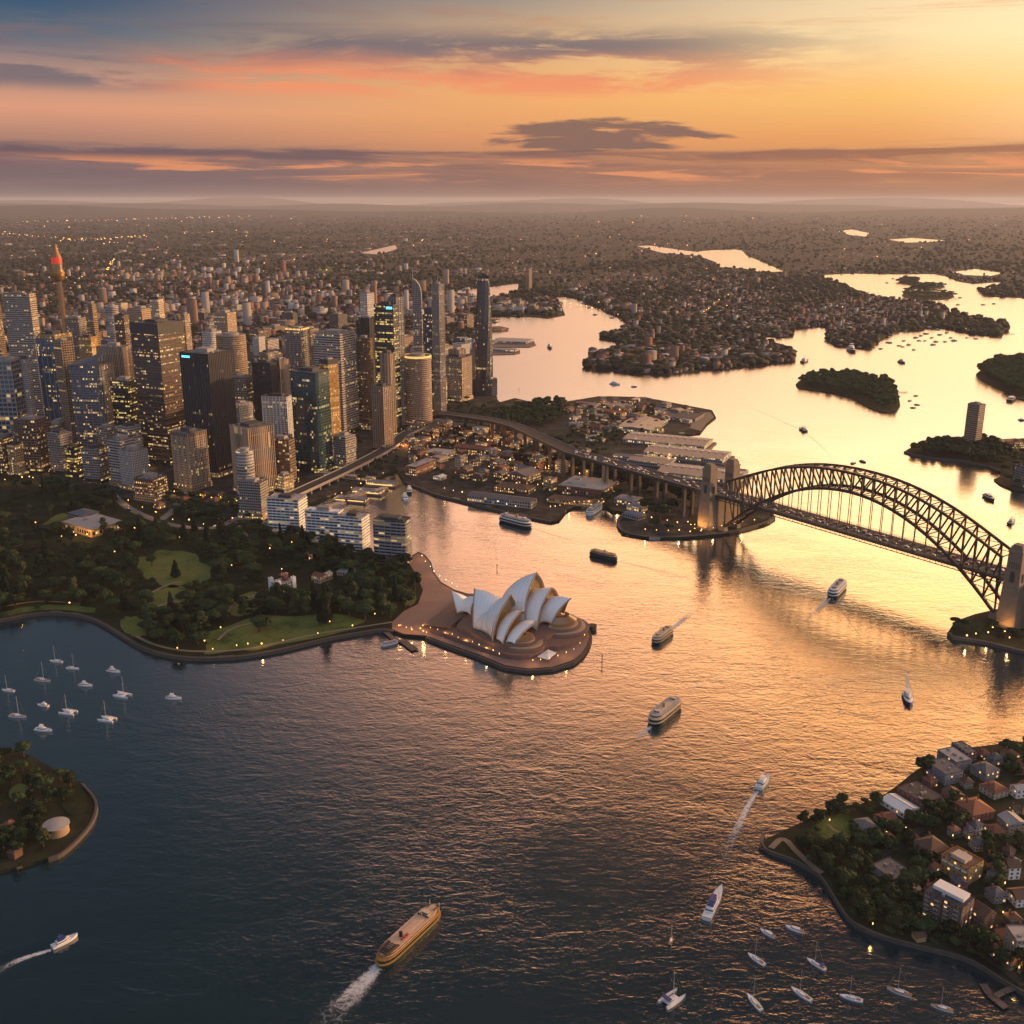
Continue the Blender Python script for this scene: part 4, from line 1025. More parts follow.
def tower(label, cat, xl, xc, xr, yt, yb, mat, phrase=None, psi=None, roof='roofgrey', bands=0, fins=0, finm='concrete', pod=True, slope=None, top=None, sign=None, name='office_tower', chamfer=0, plant=True, capm=None):
    c, poly, yaw, ll, lr, C = foot(xl, xc, xr, yb, psi, LZ, yt); z = TOPZ(C[1], yt) - LZ
    o = thing(name, (c[0], c[1], LZ)); tag(o, label, cat)
    if phrase: FOOTS.append((c[0], c[1], max(ll, lr) * .62, phrase, (xl + xr) / 2, yb))
    if chamfer:
        q = []; n = 4
        for i in range(4):
            p, a, b = Vector(poly[i]), Vector(poly[i - 1]), Vector(poly[(i + 1) % 4])
            for k in (0, .12, .5, .88, 1):
                A = p + (a - p).normalized() * chamfer; B = p + (b - p).normalized() * chamfer
                q.append(tuple(A * (1 - k) ** 2 + p * 2 * k * (1 - k) + B * k * k))
        poly = q
    zs = z
    if slope: zs = [z + slope[i % len(slope)] for i in range(len(poly))]
    mb = MB(); mb.prism(poly, 0, zs, cap=bool(slope), uv=True)
    if not slope: mb.prism([p for p in poly][::-1], z - 1.2, z, cap=False)
    if bands:
        mb.cm = 1; g = grow(poly, .45); k = bands
        while k < z - 1: mb.prism(g, k, k + bands * .32, bottom=True); k += bands
    if fins:
        mb.cm = 1
        for i in range(len(poly)):
            a, b = Vector(poly[i]), Vector(poly[(i + 1) % len(poly)]); L_ = (b - a).length; n = max(1, int(L_ / fins)); d = (b - a) / L_; nx, ny = d.y, -d.x
            for k in range(n + 1):
                p = a + d * (L_ * k / n); mb.box(p.x + nx * .35, p.y + ny * .35, 0, 1.0, .9, z + .4, math.atan2(d.y, d.x))
    mb.build('facade', [FA[mat], M[finm]], o)
    if not slope: rooftop(o, poly, z, yaw, ll, lr, M[roof], hash(label) % 999 if False else len(label) * 7 + int(xl), plant)
    if top:                                        # crown band of another material
        mb = MB(); mb.prism(grow(poly, .5), z - top[1], z + .3, cap=False, uv=True); mb.build('crown_band', FA[top[0]] if top[0] in FA else M[top[0]], o)
    if sign:
        a, b = Vector(poly[3 if not chamfer else -1]), Vector(poly[0]); d = (b - a).normalized(); t = sign[1]
        p = a + (b - a) * t; mb = MB(); mb.box(p.x + d.y * .9, p.y - d.x * .9, z - sign[2], (b - a).length * sign[3], 1.0, sign[4], math.atan2(d.y, d.x)); mb.build('sign', M[sign[0]], o)
    if pod:
        mb = MB(); mb.prism(grow(poly, 2.5), 0, 9, uv=True); mb.build('podium', FA['sand_win' if R.random() < .5 else 'dark_lit'], o)
    return o, c, poly, z, yaw, ll, lr


def cyl(label, xl, xr, yt, yb, mat, phrase, roof='roofgrey', name='round_tower', cat='office tower', cap=None, dome=False):
    Y0 = P(0, yb, LZ)[1]; d = Y0 * CT + CAMH * ST; k = (d - TOPZ(Y0, yt) * .5 * ST) / d; xl, xr = 512 + (xl - 512) * k, 512 + (xr - 512) * k
    xc = (xl + xr) / 2; C = P(xc, yb, LZ); r_ = (xr - xl) / 2 * MPP(*C, LZ); az = math.atan2(*C); c = (C[0] + r_ * math.sin(az), C[1] + r_ * math.cos(az)); z = TOPZ(C[1], yt) - LZ
    o = thing(name, (c[0], c[1], LZ)); tag(o, label, cat); FOOTS.append((c[0], c[1], r_ * 1.2, phrase, xc, yb))
    poly = [(r_ * math.cos(t * math.pi / 16), r_ * math.sin(t * math.pi / 16)) for t in range(32)]
    mb = MB(); mb.prism(poly, 0, z, cap=False, uv=True); mb.cm = 1; k = 4.4
    while k < z - 2: mb.prism(grow(poly, .4), k, k + 1.3, bottom=True); k += 4.4
    mb.build('facade', [FA[mat], M['concrete' if 'white' in mat else 'beige']], o)
    mb = MB(); mb.prism(grow(poly, -.4), z - 1.4, z - 1); mb.build('roof', M[roof], o)
    mb = MB(); mb.lathe([(r_ * .55, z - 1), (r_ * .55, z + 3.5), (r_ * .5, z + 4)], 20); mb.build('plant_room', M['concrete'], o)
    if cap:
        mb = MB(); mb.prism(grow(poly, .7), z - 4, z + .5, cap=False); mb.build('crown_band', M[cap], o)
    return o


# observation tower
X, Y = P(74, 405, LZ); o = thing('observation_tower', (X, Y, LZ)); tag(o, 'slim observation tower with red lit turret and spire above the city', 'observation tower'); FOOTS.append((X, Y, 25, 'the observation tower', 59, 405))
za = lambda py: TOPZ(Y, py) - LZ
mb = MB(); mb.lathe([(6.5, 0), (5.6, za(281))], 14)
for k in range(10): t = k * .628; mb.tube((16 * math.cos(t), 16 * math.sin(t), za(330)), (5.8 * math.cos(t + .6), 5.8 * math.sin(t + .6), za(285)), .3, n=4)
mb.build('shaft', M['bronze'], o)
zt = za(281); q = za(254) - zt
mb = MB(); mb.lathe([(6, zt - 1), (12, zt + q * .06), (14.5, zt + q * .2), (15, zt + q * .3), (13, zt + q * .36), (13, zt + q * .42)], 20); mb.build('lower_turret', plain('gold_cladding', (.30, .18, .06), .35, metal=.5), o)
mb = MB(); mb.lathe([(12.4, zt + q * .42), (12.6, zt + q * .62), (10.8, zt + q * .66)], 20); mb.build('turret_glass', M['bronze'], o)
mb = MB(); mb.lathe([(11.6, zt + q * .64), (12, zt + q * .72), (12, zt + q * .84), (11, zt + q * .88)], 20); mb.build('red_light_band', M['signred'], o)
mb = MB(); mb.lathe([(11, zt + q * .88), (9.5, zt + q * .95), (6, zt + q * 1.1), (4.5, zt + q * 1.3), (2, zt + q * 1.36)], 16); mb.build('turret_cap', plain('turret_cap', (.34, .16, .06), .4), o)
mb = MB(); mb.tube((0, 0, zt + q * 1.3), (0, 0, za(243)), .9, .2, 6); mb.build('spire', M['steel'], o)

tower('tall pale tower with horizontal bands and golden edge at left', 'office tower', 13, 37, 43, 293.5, 422, 'beige_band', 'the tall banded tower', 30, bands=4.6)
tower('dark tower with white frame grid and blue roof sign at left edge', 'office tower', -8, 16, 27, 360, 444, 'frame_blue', 'the blue sign tower', bands=9.5, sign=('signblue', .3, 8, .5, 5))
tower('white slab beside the blue sign tower at left', 'office tower', 24, 31, 35, 359, 440, 'white_grid', 'the white slab')
tower('blue glass tower with beige flank and gold lit crown', 'office tower', 43, 61, 77, 335, 440, 'blue_glass', 'the blue glass tower', top=('gold_glass', 9), fins=12, finm='beige')
tower('beige flank block with lit floors right of the blue glass tower', 'office tower', 60, 67, 78, 341, 446, 'gold_fin', None, fins=5, finm='beige')
tower('mauve glass tower with curved sloping roof', 'office tower', 74, 104, 118, 366, 452, 'mauve_glass', 'the sloping roof tower', slope=None, chamfer=9, fins=13, finm='greywall')
# its swept roof
tower('tall beige framed tower behind the sloping roof tower', 'office tower', 103, 127, 136, 347, 440, 'beige_fin', 'the beige framed tower', fins=11, finm='beige')
tower('dark glass block with many lit yellow floors', 'office block', 115, 131, 142, 381, 456, 'dark_lit', 'the dark lit block')
tower('largest dark gridded tower with black stepped crown', 'office tower', 138, 164, 189, 324, 466, 'black_grid', 'the large dark tower', bands=10, finm='brickdark', top=('roofdark', 20), fins=0)
tower('black finned tower with banded golden right face', 'office tower', 186, 213, 236, 354, 478, 'dark_fin', 'the black finned tower', fins=4.5, finm='roofdark', sign=('signblue', .22, 9, .28, 3.5))
tower('dark beige block with lit floors at the park edge far left', 'office block', 19, 38, 51, 420, 474, 'brown_grid', 'the park edge block', fins=8, finm='brickdark')
tower('pale modern block with white roof beside the red roofed block', 'office block', 50, 62, 74, 434, 476, 'grey_grid', 'the white roofed block', roof='roofpale')
tower('low block with red lit roof on the street', 'office block', 67, 76, 84, 447, 478, 'dark_lit', 'the red roofed block', roof='tile_red', plant=False)
tower('grey concrete block with brown right face by the park', 'office block', 84, 99, 110, 449, 484, 'grey_grid', 'the grey concrete block', bands=4.4)
tower('tall white terraced hotel block by the park', 'hotel', 110, 122, 136, 441, 487, 'white_band', 'the white hotel block', bands=5.0)
tower('lower white hotel block with balconies in front', 'hotel', 121, 133, 149, 452, 491, 'white_grid', 'the lower hotel block', bands=4.4)
tower('beige gridded tower with dark flat top at the park edge', 'office tower', 174, 190, 208, 434, 491, 'beige_grid', 'the beige park tower', fins=4.2, finm='beige', top=('roofdark', 5))
tower('low dark red brick block on the boulevard', 'office block', 136, 153, 168, 480, 502, 'brick_win', 'the red brick block', roof='roofgrey')
tower('wide pale tower with golden ribbed right face', 'office tower', 233, 250, 275, 429, 496, 'beige_fin', 'the golden ribbed tower', fins=3.8, finm='beige')
cyl('slim round white tower with ringed floors', 238, 255, 452, 512, 'white_band', 'the slim round tower', 'roofpale')
tower('blue grey low tower with red lit side on the boulevard', 'office tower', 239, 261, 269, 483, 520, 'grey_grid', 'the red sided block', roof='roofgrey', bands=4.4)
cyl('broad round concrete tower behind the black finned tower', 220, 249, 336, 432, 'brown_conc', 'the broad round tower')
tower('grey block with white plant room right of the black tower', 'office tower', 232, 248, 257, 378, 446, 'grey_grid', 'the grey plant room tower')
tower('beige block with white roof dome behind the ribbed tower', 'office block', 231, 241, 254, 404, 460, 'white_grid', 'the white dome block', bands=4.4, roof='roofpale')
tower('black glass tower left of the white banded tower', 'office tower', 255, 273, 279, 363, 448, 'dark_fin', 'the black glass tower')
tower('slim beige tower attached to the black glass tower', 'office tower', 274, 282, 291, 360, 444, 'beige_fin', None, fins=3.6, finm='beige')
tower('grey framed tower with pale central panel and lit top', 'office tower', 288, 303, 312, 329, 424, 'grey_grid', 'the pale panel tower', fins=9, top=('goldlight', 3))
tower('broad blue white tower with horizontal white bands', 'office tower', 316, 342, 358, 334, 436, 'white_band', 'the white banded tower', bands=5)
tower('slender golden glass tower with dark left edge', 'office tower', 322, 330, 340, 360, 446, 'gold_glass', 'the golden glass tower', top=('roofdark', 10))
tower('large teal glass tower with rounded corner by the quay', 'office tower', 291, 318, 334, 373, 474, 'teal', 'the teal glass tower', 34, chamfer=12, roof='roofgrey')
tower('white gridded tower with brown roof in front of teal tower', 'office tower', 264, 288, 294, 397, 452, 'white_grid', 'the white gridded tower', 24, roof='tile_brown', fins=6.8, finm='white')
tower('brown lower block under the white gridded tower', 'office block', 270, 290, 296, 440, 486, 'brown_grid', None, 28)
tower('small golden lit block on the street by the quay', 'office block', 276, 284, 294, 477, 496, 'sand_win', 'the small golden block')
tower('dark glass tower with rooftop sign behind the sail tower', 'office tower', 376, 395, 400, 305, 432, 'dark_lit', 'the dark sign tower', 28, sign=('signblue', .8, 9, .3, 5))
tower('slim grey slab right of the dark sign tower', 'office tower', 391, 398, 405, 297, 430, 'grey_grid', None, fins=6)
tower('brown slab tower between white banded and fluted towers', 'office tower', 357, 368, 374, 339, 430, 'brown_conc', 'the brown slab tower', 30, bands=4.4, finm='brickdark')
tower('dark framed tower behind the brown slab', 'office tower', 359, 371, 378, 318, 418, 'dark_fin', 'the dark framed tower', fins=10, finm='steel_dark')
tower('fluted beige tower with rounded corners', 'apartment tower', 380, 389, 397, 354, 438, 'beige_fin', 'the fluted beige tower', 42, chamfer=8, fins=4, finm='beige', roof='roofpale')
tower('brown tower with dark left face by the railway', 'office tower', 373, 384, 393, 387, 454, 'brown_conc', 'the brown railway tower', fins=5, finm='beige')
cyl('brown cylindrical tower with gold lit crown', 405, 432, 357, 430, 'brown_conc', 'the cylindrical tower', cap='goldlight')
tower('low grey office beside the railway below the brown tower', 'office block', 334, 346, 356, 437, 470, 'grey_grid', 'the low railway office', bands=4.4)
tower('wide beige apartment block with stepped peak', 'apartment tower', 441, 462, 472, 358, 402, 'beige_grid', 'the stepped beige block', fins=7, finm='beige')
tower('stepped upper peak of the beige apartment pair', 'apartment tower', 449, 459, 466, 350, 400, 'beige_fin', None, fins=5, finm='beige', pod=False)
tower('slim slab with dark left and white right face', 'apartment tower', 433, 440, 445, 284, 418, 'grey_grid', 'the slim white slab', 40, fins=3.4, finm='concrete')
tower('low blue grey block between the slim slabs', 'office block', 425, 434, 440, 308, 412, 'blue_glass', None)
tower('grey residential tower behind the dark sign tower', 'apartment tower', 362, 369, 376, 293, 398, 'white_grid', 'the far grey tower')
tower('lone brown apartment tower on the far shore', 'apartment tower', 525.5, 529, 532, 270, 290.5, 'brown_conc', 'the far shore tower', pod=False)
tower('cream slab tower behind the large dark tower', 'office tower', 155, 163, 168, 297, 405, 'cream_win', 'the cream slab', top=('roofdark', 6))
tower('pale stepped tower behind the large dark tower', 'office tower', 132, 146, 157, 309, 400, 'beige_grid', 'the pale stepped tower')
tower('slim golden slab behind the observation tower', 'office tower', 93, 97, 101, 304, 398, 'gold_fin', 'the slim golden slab')
tower('brown gridded tower left of the pale stepped tower', 'office tower', 119, 128, 133, 315, 404, 'brown_grid', 'the brown gridded tower')
cyl('grey domed block in the middle distance', 108, 121, 306, 372, 'white_band', 'the domed block', 'roofpale')
tower('white slab with golden edge behind the large dark tower', 'office tower', 174, 180, 184, 321, 420, 'white_grid', 'the white edge slab')
tower('grey apartment tower left of the broad round tower', 'apartment tower', 184, 188, 193, 314, 396, 'beige_grid', 'the grey apartment tower')
tower('low beige block with dark front in middle distance', 'office block', 216, 229, 238, 313, 372, 'beige_grid', 'the middle distance block')
tower('gold floodlit box left of the sloping roof tower', 'office tower', 83, 95, 102, 337, 418, 'gold_glass', 'the floodlit box')
tower('curved grey tower behind the floodlit box', 'office tower', 70, 84, 92, 318, 412, 'grey_grid', 'the curved grey tower', chamfer=8)
tower('round topped white block behind the broad round tower', 'office block', 204, 214, 226, 332, 420, 'white_grid', 'the round topped block', chamfer=10)
tower('narrow brown tower at the left frame edge', 'office tower', -6, 1, 6, 300, 400, 'brown_grid', 'the left edge tower')
tower('brown masonry block on the park corner far left', 'office block', -8, 4, 14, 438, 474, 'brick_win', 'the park corner block')
tower('small beige block beside the park corner block', 'office block', 9, 16, 24, 446, 476, 'sand_win', None)
for q in [(492, 503, 507, 309, 314.5, 'grey_grid'), (505, 512, 516, 305, 313, 'apart_dark'), (514, 523, 527, 307, 314, 'white_grid'), (527, 535, 539, 306, 313.5, 'brown_conc'), (497, 505, 509, 302, 307, 'cream_win'), (512, 520, 525, 301, 306.5, 'grey_grid'), (538, 545, 549, 309, 314, 'apart')]:
    o = tower('x', 'dockside block', *q, None, pod=False, roof='roofgrey', name='dockside_block')[0]; del o['label']; many(o, 'dockside block', 'dockside blocks', 'dockside block', 'blocks on the far dock', 'on the far dock beyond the tall faceted tower')
# quayside apartment rows
for a in [(268, 299, 308, 500, 534, 'long white and blue apartment block nearest the red sided block'), (306, 339, 344, 512, 545, 'middle apartment block left half with white roof frames'), (338, 362, 370, 518, 553, 'middle apartment block right half with beige end wall')]:
    tower(a[5], 'apartment block', *a[:5], 'apart', 'the quay apartments', 24, 'roofpale', bands=4.4, finm='white', pod=False)
tower('dark rounded apartment block nearest the opera forecourt', 'apartment block', 372, 406, 413, 522, 566, 'apart_dark', 'the dark apartment block', 22, 'roofdark', chamfer=7, bands=4.6, finm='greywall', pod=False)
# lone tower on the far point, and small blocks beside it
tower('lone pale apartment tower on the wooded point at right', 'apartment tower', 966, 977, 982.5, 405, 449, 'brown_conc', None, 30, bands=4.4, finm='beige', pod=False)
tower('low red roofed block on the wooded point at right', 'house', 1000, 1012, 1026, 443, 452, 'brick_win', None, roof='tile_red', pod=False, plant=False, name='low_block')
tower('grey block at the wharf on the right edge', 'apartment block', 1014, 1026, 1040, 468, 488, 'grey_grid', None, roof='roofgrey', pod=False, name='low_block')

# twisting dark tower on the water, built as a tapering faceted shaft
X, Y = P(484, 396, LZ); o = thing('crystal_tower', (X, Y + 22, LZ)); tag(o, 'very tall dark faceted glass tower standing at the water edge', 'skyscraper'); FOOTS.append((X, Y, 45, 'the tall faceted tower', 484, 396))
s_ = MPP(X, Y, 100); zt = TOPZ(Y, 276) - LZ; lev = []
for k in range(13):
    t = k / 12; w = (9.8 - 1.2 * t - 2.6 * t * t) * s_; tw = .10 + .85 * t
    lev.append([(w * (1 if j % 2 else .90) * math.cos(tw + j * math.pi / 6) , w * .8 * math.sin(tw + j * math.pi / 6), zt * t + (8 * math.sin(j * .52) if k == 12 else 0)) for j in range(12)])
mb = MB()
for a, b in zip(lev, lev[1:]):
    for j in range(12):
        q = (j + 1) % 12; L_ = math.dist(a[j][:2], a[q][:2]); mb.add([a[j], a[q], b[q], b[j]], [(0, 1, 2, 3)], [[(j * 20, a[j][2]), (j * 20 + L_, a[q][2]), (j * 20 + L_, b[q][2]), (j * 20, b[j][2])]])
mb.build('facade', FA['crystal'], o)
mb = MB(); mb.add([(p[0] * .96, p[1] * .96, zt - 9) for p in lev[-1]], [tuple(range(12))]); mb.build('roof', M['roofdark'], o)
mb = MB(); mb.prism([(p[0] * 1.5, p[1] * 1.35) for p in lev[0]], 0, 42, uv=True); mb.build('podium', FA['crystal'], o)
mb = MB()
for j in range(0, 12, 2): mb.tube((lev[-1][j][0], lev[-1][j][1], zt), (lev[-1][j][0], lev[-1][j][1], zt + 9), .5, n=4)
mb.build('crown_fins', M['steel_dark'], o)
# sail shaped slim tower
X, Y = P(420, 424, LZ); o = thing('sail_tower', (X, Y + 10, LZ)); tag(o, 'slim pale tower with curved sail shaped top', 'apartment tower'); FOOTS.append((X, Y, 30, 'the sail topped tower', 420, 424))
s_ = MPP(X, Y, 100); hw, zt, zl = 4.4 * s_, TOPZ(Y, 279) - LZ, TOPZ(Y, 292) - LZ
prof = [(-hw, 0), (hw, 0), (hw, zl - 14), (hw * .92, zl + 2), (hw * .55, zl + (zt - zl) * .55), (-hw * .2, zt - 3), (-hw * .8, zt), (-hw, zt)]
mb = MB(); n = len(prof); dp = 9.0
mb.add([(x, -dp, z) for x, z in prof] + [(x, dp, z) for x, z in prof], [tuple(range(n)), tuple(range(2 * n - 1, n - 1, -1))] + [((i + 1) % n, i, n + i, n + (i + 1) % n) for i in range(n)],
       [[(x + 40, z) for x, z in prof], [(x + 90, z) for x, z in prof[::-1]]] + [[(-9, -9)] * 4 if 2 <= i < n - 1 else [(18, prof[(i + 1) % n][1]), (0, prof[i][1]), (0, prof[i][1]), (18, prof[(i + 1) % n][1])] for i in range(n)])
mb.build('facade', FA['grey_grid'], o)
mb = MB(); mb.tube((-hw * .9, 0, zt), (-hw * .9, 0, zt + 22), .8, .2, 6); mb.build('mast', M['mast'], o)
X, Y = P(440, 418, LZ); o = thing('roof_mast', (X, Y + 9, TOPZ(Y, 285))); mb = MB(); mb.tube((0, 0, -2), (0, 0, 18), .9, .3, 6); mb.lathe([(2.0, -2), (2.0, 2), (.8, 3)], 8); mb.build('mast', M['mast'], o); tag(o, 'thin mast on top of the slim white slab', 'mast')
# swept roof of the mauve glass tower: a leaning glass screen
c, poly, yaw, ll, lr, C = foot(74, 104, 118, 452, None, LZ, 366); o = thing('roof_screen', (c[0], c[1], LZ + TOPZ(C[1], 366) - LZ)); mb = MB()
A, B, D = Vector(poly[3]), Vector(poly[0]), Vector(poly[1])
rows = []
for k in range(9):
    t = k / 8; p = A + (B - A) * t; q = p + (D - B) * .96; h = 3 + 34 * t ** 1.6
    rows.append([(p.x, p.y, .2), (p.x, p.y, h * .4 + .2), (q.x, q.y, h + 1)])
mb.grid(rows); mb.grid([r[::-1] for r in [[(x * .98, y * .98, z - .6) for x, y, z in r] for r in rows]]); mb.build('glass_screen', M['metalroof'], o); tag(o, 'swept glass roof screen on the sloping roof tower', 'roof screen')


def relation(px, pyb):
    b = min(FOOTS, key=lambda q: abs(q[4] - px) + 1.3 * abs(q[5] - pyb)); dx, dy = px - b[4], pyb - b[5]
    return (('left of ' if dx < 0 else 'right of ') if abs(dx) > 14 else 'behind ' if dy < 0 else 'in front of ') + b[3]


# mid-rise blocks that fill the city between the named towers
FILL = [('beige_grid', 'beige'), ('grey_grid', 'grey'), ('brown_grid', 'brown'), ('white_grid', 'white'), ('brown_conc', 'brown concrete'), ('cream_win', 'cream'), ('dark_fin', 'black'), ('blue_glass', 'blue glass'), ('brick_win', 'red brick'), ('sand_win', 'sandstone'), ('white_band', 'white banded')]
TAKEN = [(f[0], f[1], f[2]) for f in FOOTS]


def fill_blocks(poly, n, size, hts, seed, catname):
    r = random.Random(seed); xs = [p[0] for p in poly]; ys = [p[1] for p in poly]; k = made = 0
    while made < n and k < 9000:
        k += 1; a, b = r.uniform(min(xs), max(xs)), r.uniform(min(ys), max(ys))
        if not inpoly([a], [b], poly)[0]: continue
        X, Y = P(a, b, LZ); w, d = r.uniform(*size), r.uniform(*size) * .9; rad = max(w, d) * .56
        if any((X - u) ** 2 + (Y - v) ** 2 < (rad + q) ** 2 for u, v, q in TAKEN): continue
        TAKEN.append((X, Y, rad)); h = r.uniform(*hts) * (1.5 if r.random() < .12 else 1); m, cn = r.choice(FILL); yaw = math.radians(52) - math.atan2(X, Y) * .6 + r.gauss(0, .08)
        poly2 = [(x * math.cos(yaw) - y * math.sin(yaw), x * math.sin(yaw) + y * math.cos(yaw)) for x, y in ((-w / 2, -d / 2), (w / 2, -d / 2), (w / 2, d / 2), (-w / 2, d / 2))]
        o = thing('city_block', (X, Y, LZ)); mb = MB(); mb.prism(poly2, 0, h, cap=False, uv=True); mb.prism(poly2[::-1], h - 1.2, h, cap=False)
        if r.random() < .5:
            mb.cm = 1; z = 4.4; g = grow(poly2, .35)
            while z < h - 1: mb.prism(g, z, z + 1.0, bottom=True); z += 4.4
        mb.build('facade', [FA[m], M[r.choice(('concrete', 'beige', 'greywall'))]], o)
        rooftop(o, poly2, h, yaw, d, w, M[r.choice(('roofgrey', 'roofpale', 'roofdark', 'concrete'))], k, r.random() < .7)
        ht = 'low ' if h < 28 else 'tall ' if h > 62 else ''
        px, py = PROJ(X, Y, LZ); s_ = f"{ht}{cn} {catname}"
        many(o, s_, s_ + 's', 'city block', 'blocks between the city towers', relation(px, py)); made += 1


CBD = [(-15, 372), (100, 356), (240, 350), (400, 352), (480, 362), (478, 396), (440, 414), (402, 436), (352, 462), (300, 486), (262, 482), (212, 484), (150, 474), (60, 466), (-15, 462)]
fill_blocks(CBD, 130, (22, 40), (22, 66), 3, 'block')
fill_blocks([(-15, 318), (250, 312), (470, 318), (480, 345), (470, 362), (400, 352), (240, 350), (100, 356), (-15, 372)], 110, (28, 60), (14, 44), 4, 'block')
# ---------------------------------------------------------------- arch bridge
HL, HR = Vector((325, 1537)), Vector((585, 1187))
AX = (HR - HL).normalized(); NX = Vector((-AX.y, AX.x))
BC = (HL + HR) / 2 + NX * 15.0; HALF = (HR - HL).length / 2; BYAW = math.atan2(AX.y, AX.x)
br = thing('arch_bridge', (BC.x, BC.y, 0), BYAW); tag(br, 'dark steel arch bridge with granite pylons spanning the harbour', 'bridge')
DZ, DW, TW = 57.0, 21.0, 14.5
lowz = lambda x: 9 + 104 * (1 - (x / HALF) ** 2)
topz = lambda x: 76 + 63 * (1 - abs(x / HALF) ** 2.15) + 5 * abs(x / HALF) ** 9
NP = 26; xs_ = [-HALF + 2 * HALF * i / NP for i in range(NP + 1)]
for sgn in (-1, 1):
    mb = MB(); y = sgn * TW
    for i, x in enumerate(xs_):
        if i < NP:
            x2 = xs_[i + 1]; mb.beam((x, y, lowz(x)), (x2, y, lowz(x2)), 2.6, 3.8); mb.beam((x, y, topz(x)), (x2, y, topz(x2)), 2.4, 3.2)
            if i < NP / 2: mb.beam((x, y, topz(x)), (x2, y, lowz(x2)), 1.6, 1.9)
            else: mb.beam((x, y, lowz(x)), (x2, y, topz(x2)), 1.6, 1.9)
        mb.beam((x, y, lowz(x)), (x, y, topz(x)), 1.7, 1.9)
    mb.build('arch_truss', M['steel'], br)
mb = MB()
for i, x in enumerate(xs_):
    mb.beam((x, -TW, topz(x)), (x, TW, topz(x)), 1.1, 1.2)
    if not DZ - 4 < lowz(x) < DZ + 8: mb.beam((x, -TW, lowz(x)), (x, TW, lowz(x)), 1.1, 1.2)
    if i < NP:
        x2 = xs_[i + 1]
        for f_ in (topz, lowz):
            if f_ is lowz and DZ - 12 < (lowz(x) + lowz(x2)) / 2 < DZ + 10: continue
            mb.beam((x, -TW, f_(x)), (x2, TW, f_(x2)), .8, .8); mb.beam((x, TW, f_(x)), (x2, -TW, f_(x2)), .8, .8)
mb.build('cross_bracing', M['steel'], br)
for i, x in enumerate(xs_):
    if lowz(x) > DZ + 3:
        for sgn in (-1, 1):
            mb = MB(); mb.beam((x, sgn * TW, DZ - 1), (x, sgn * TW, lowz(x)), .8, .8); mb.build('hanger', M['steel'], br)
EL, ER = -HALF - 60, HALF + 320
mb = MB(); mb.box((EL + ER) / 2, 0, DZ - 2.4, ER - EL, 2 * DW, 2.4); mb.build('deck', M['steel'], br)
mb = MB(); mb.box((EL + ER) / 2, 0, DZ + .02, ER - EL, 2 * TW - 3, .1); mb.box((EL + ER) / 2, -18.2, DZ + .02, ER - EL, 4, .1); mb.box((EL + ER) / 2, 18.2, DZ + .02, ER - EL, 4, .1); mb.build('roadway', M['asphalt'], br)
mb = MB()
for k in range(-5, 6):
    x = EL
    while x < ER: mb.box(x, k * 2.35, DZ + .14, 5, .25, .02); x += 12
mb.build('lane_markings', M['white'], br)
for sgn in (-1, 1):
    mb = MB(); x = EL
    mb.beam((EL, sgn * DW, DZ - 5.5), (ER, sgn * DW, DZ - 5.5), .9, .9); mb.beam((EL, sgn * DW, DZ - .6), (ER, sgn * DW, DZ - .6), .9, 1.2)
    while x < ER: mb.beam((x, sgn * DW, DZ - 5.5), (x, sgn * DW, DZ - .6), .5, .5); mb.beam((x, sgn * DW, DZ - 5.5), (x + 8, sgn * DW, DZ - .6), .45, .45); x += 8
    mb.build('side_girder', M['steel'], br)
    mb = MB(); x = EL
    for h in (1.0, 2.4): mb.beam((EL, sgn * (DW - .3), DZ + h), (ER, sgn * (DW - .3), DZ + h), .25, .25)
    while x < ER: mb.beam((x, sgn * (DW - .3), DZ), (x, sgn * (DW - .3), DZ + 2.4), .3, .3); x += 4
    mb.build('railing', M['steel_dark'], br)
    mb = MB(); x = EL
    for h in (1.2,): mb.beam((EL, sgn * (TW + .2), DZ + h), (ER, sgn * (TW + .2), DZ + h), .5, .9)
    mb.build('parapet', M['concrete'], br)
for ex in (-1, 1):
    mb = MB(); x0 = ex * (HALF + 25)                      # abutment and its tower base
    mb.box(x0 + ex * 4, 0, 0, 34, 34, DZ - 3.2, 0, .96); mb.build('abutment', M['granite'], br)
    for sgn in (-1, 1):
        py_ = sgn * 25.5; mb = MB(); mb.box(x0, py_, 0, 24, 20, 62, 0, .80); mb.box(x0, py_, 62, 18.2, 15.1, 34, 0, .93); mb.box(x0, py_, 96, 18.0, 15.2, 2.4); mb.box(x0, py_, 98.4, 15, 12.6, 5.2, 0, .93); mb.box(x0, py_, 103.6, 11, 9.6, 2.2)
        p = mb.build('granite_pylon', M['granite'], br)
        mb = MB()
        for k in (-1, 1):
            mb.box(x0, py_ + k * (8.0), 60.5, 5, .7, 11); mb.tube((x0, py_ + k * 7.6, 71.5), (x0, py_ + k * 8.36, 71.5), 2.5, n=14)
            mb.box(x0 + k * 9.5, py_, 60.5, .7, 4.4, 11)
        for k in range(-2, 3): mb.box(x0 + k * 2.7, py_ - 7.3, 78, .9, .5, 7); mb.box(x0 + k * 2.7, py_ + 7.3, 78, .9, .5, 7)
        mb.build('pylon_opening', M['roofdark'], p)
    for sgn in (-1, 1):
        mb = MB(); mb.box(ex * (HALF + 2), sgn * TW, 0, 14, 9, 9.5, 0, .8); mb.build('bearing_block', M['granite'], br)


def bridgept(x, y, z): return (BC.x + AX.x * x + NX.x * y, BC.y + AX.y * x + NX.y * y, z)


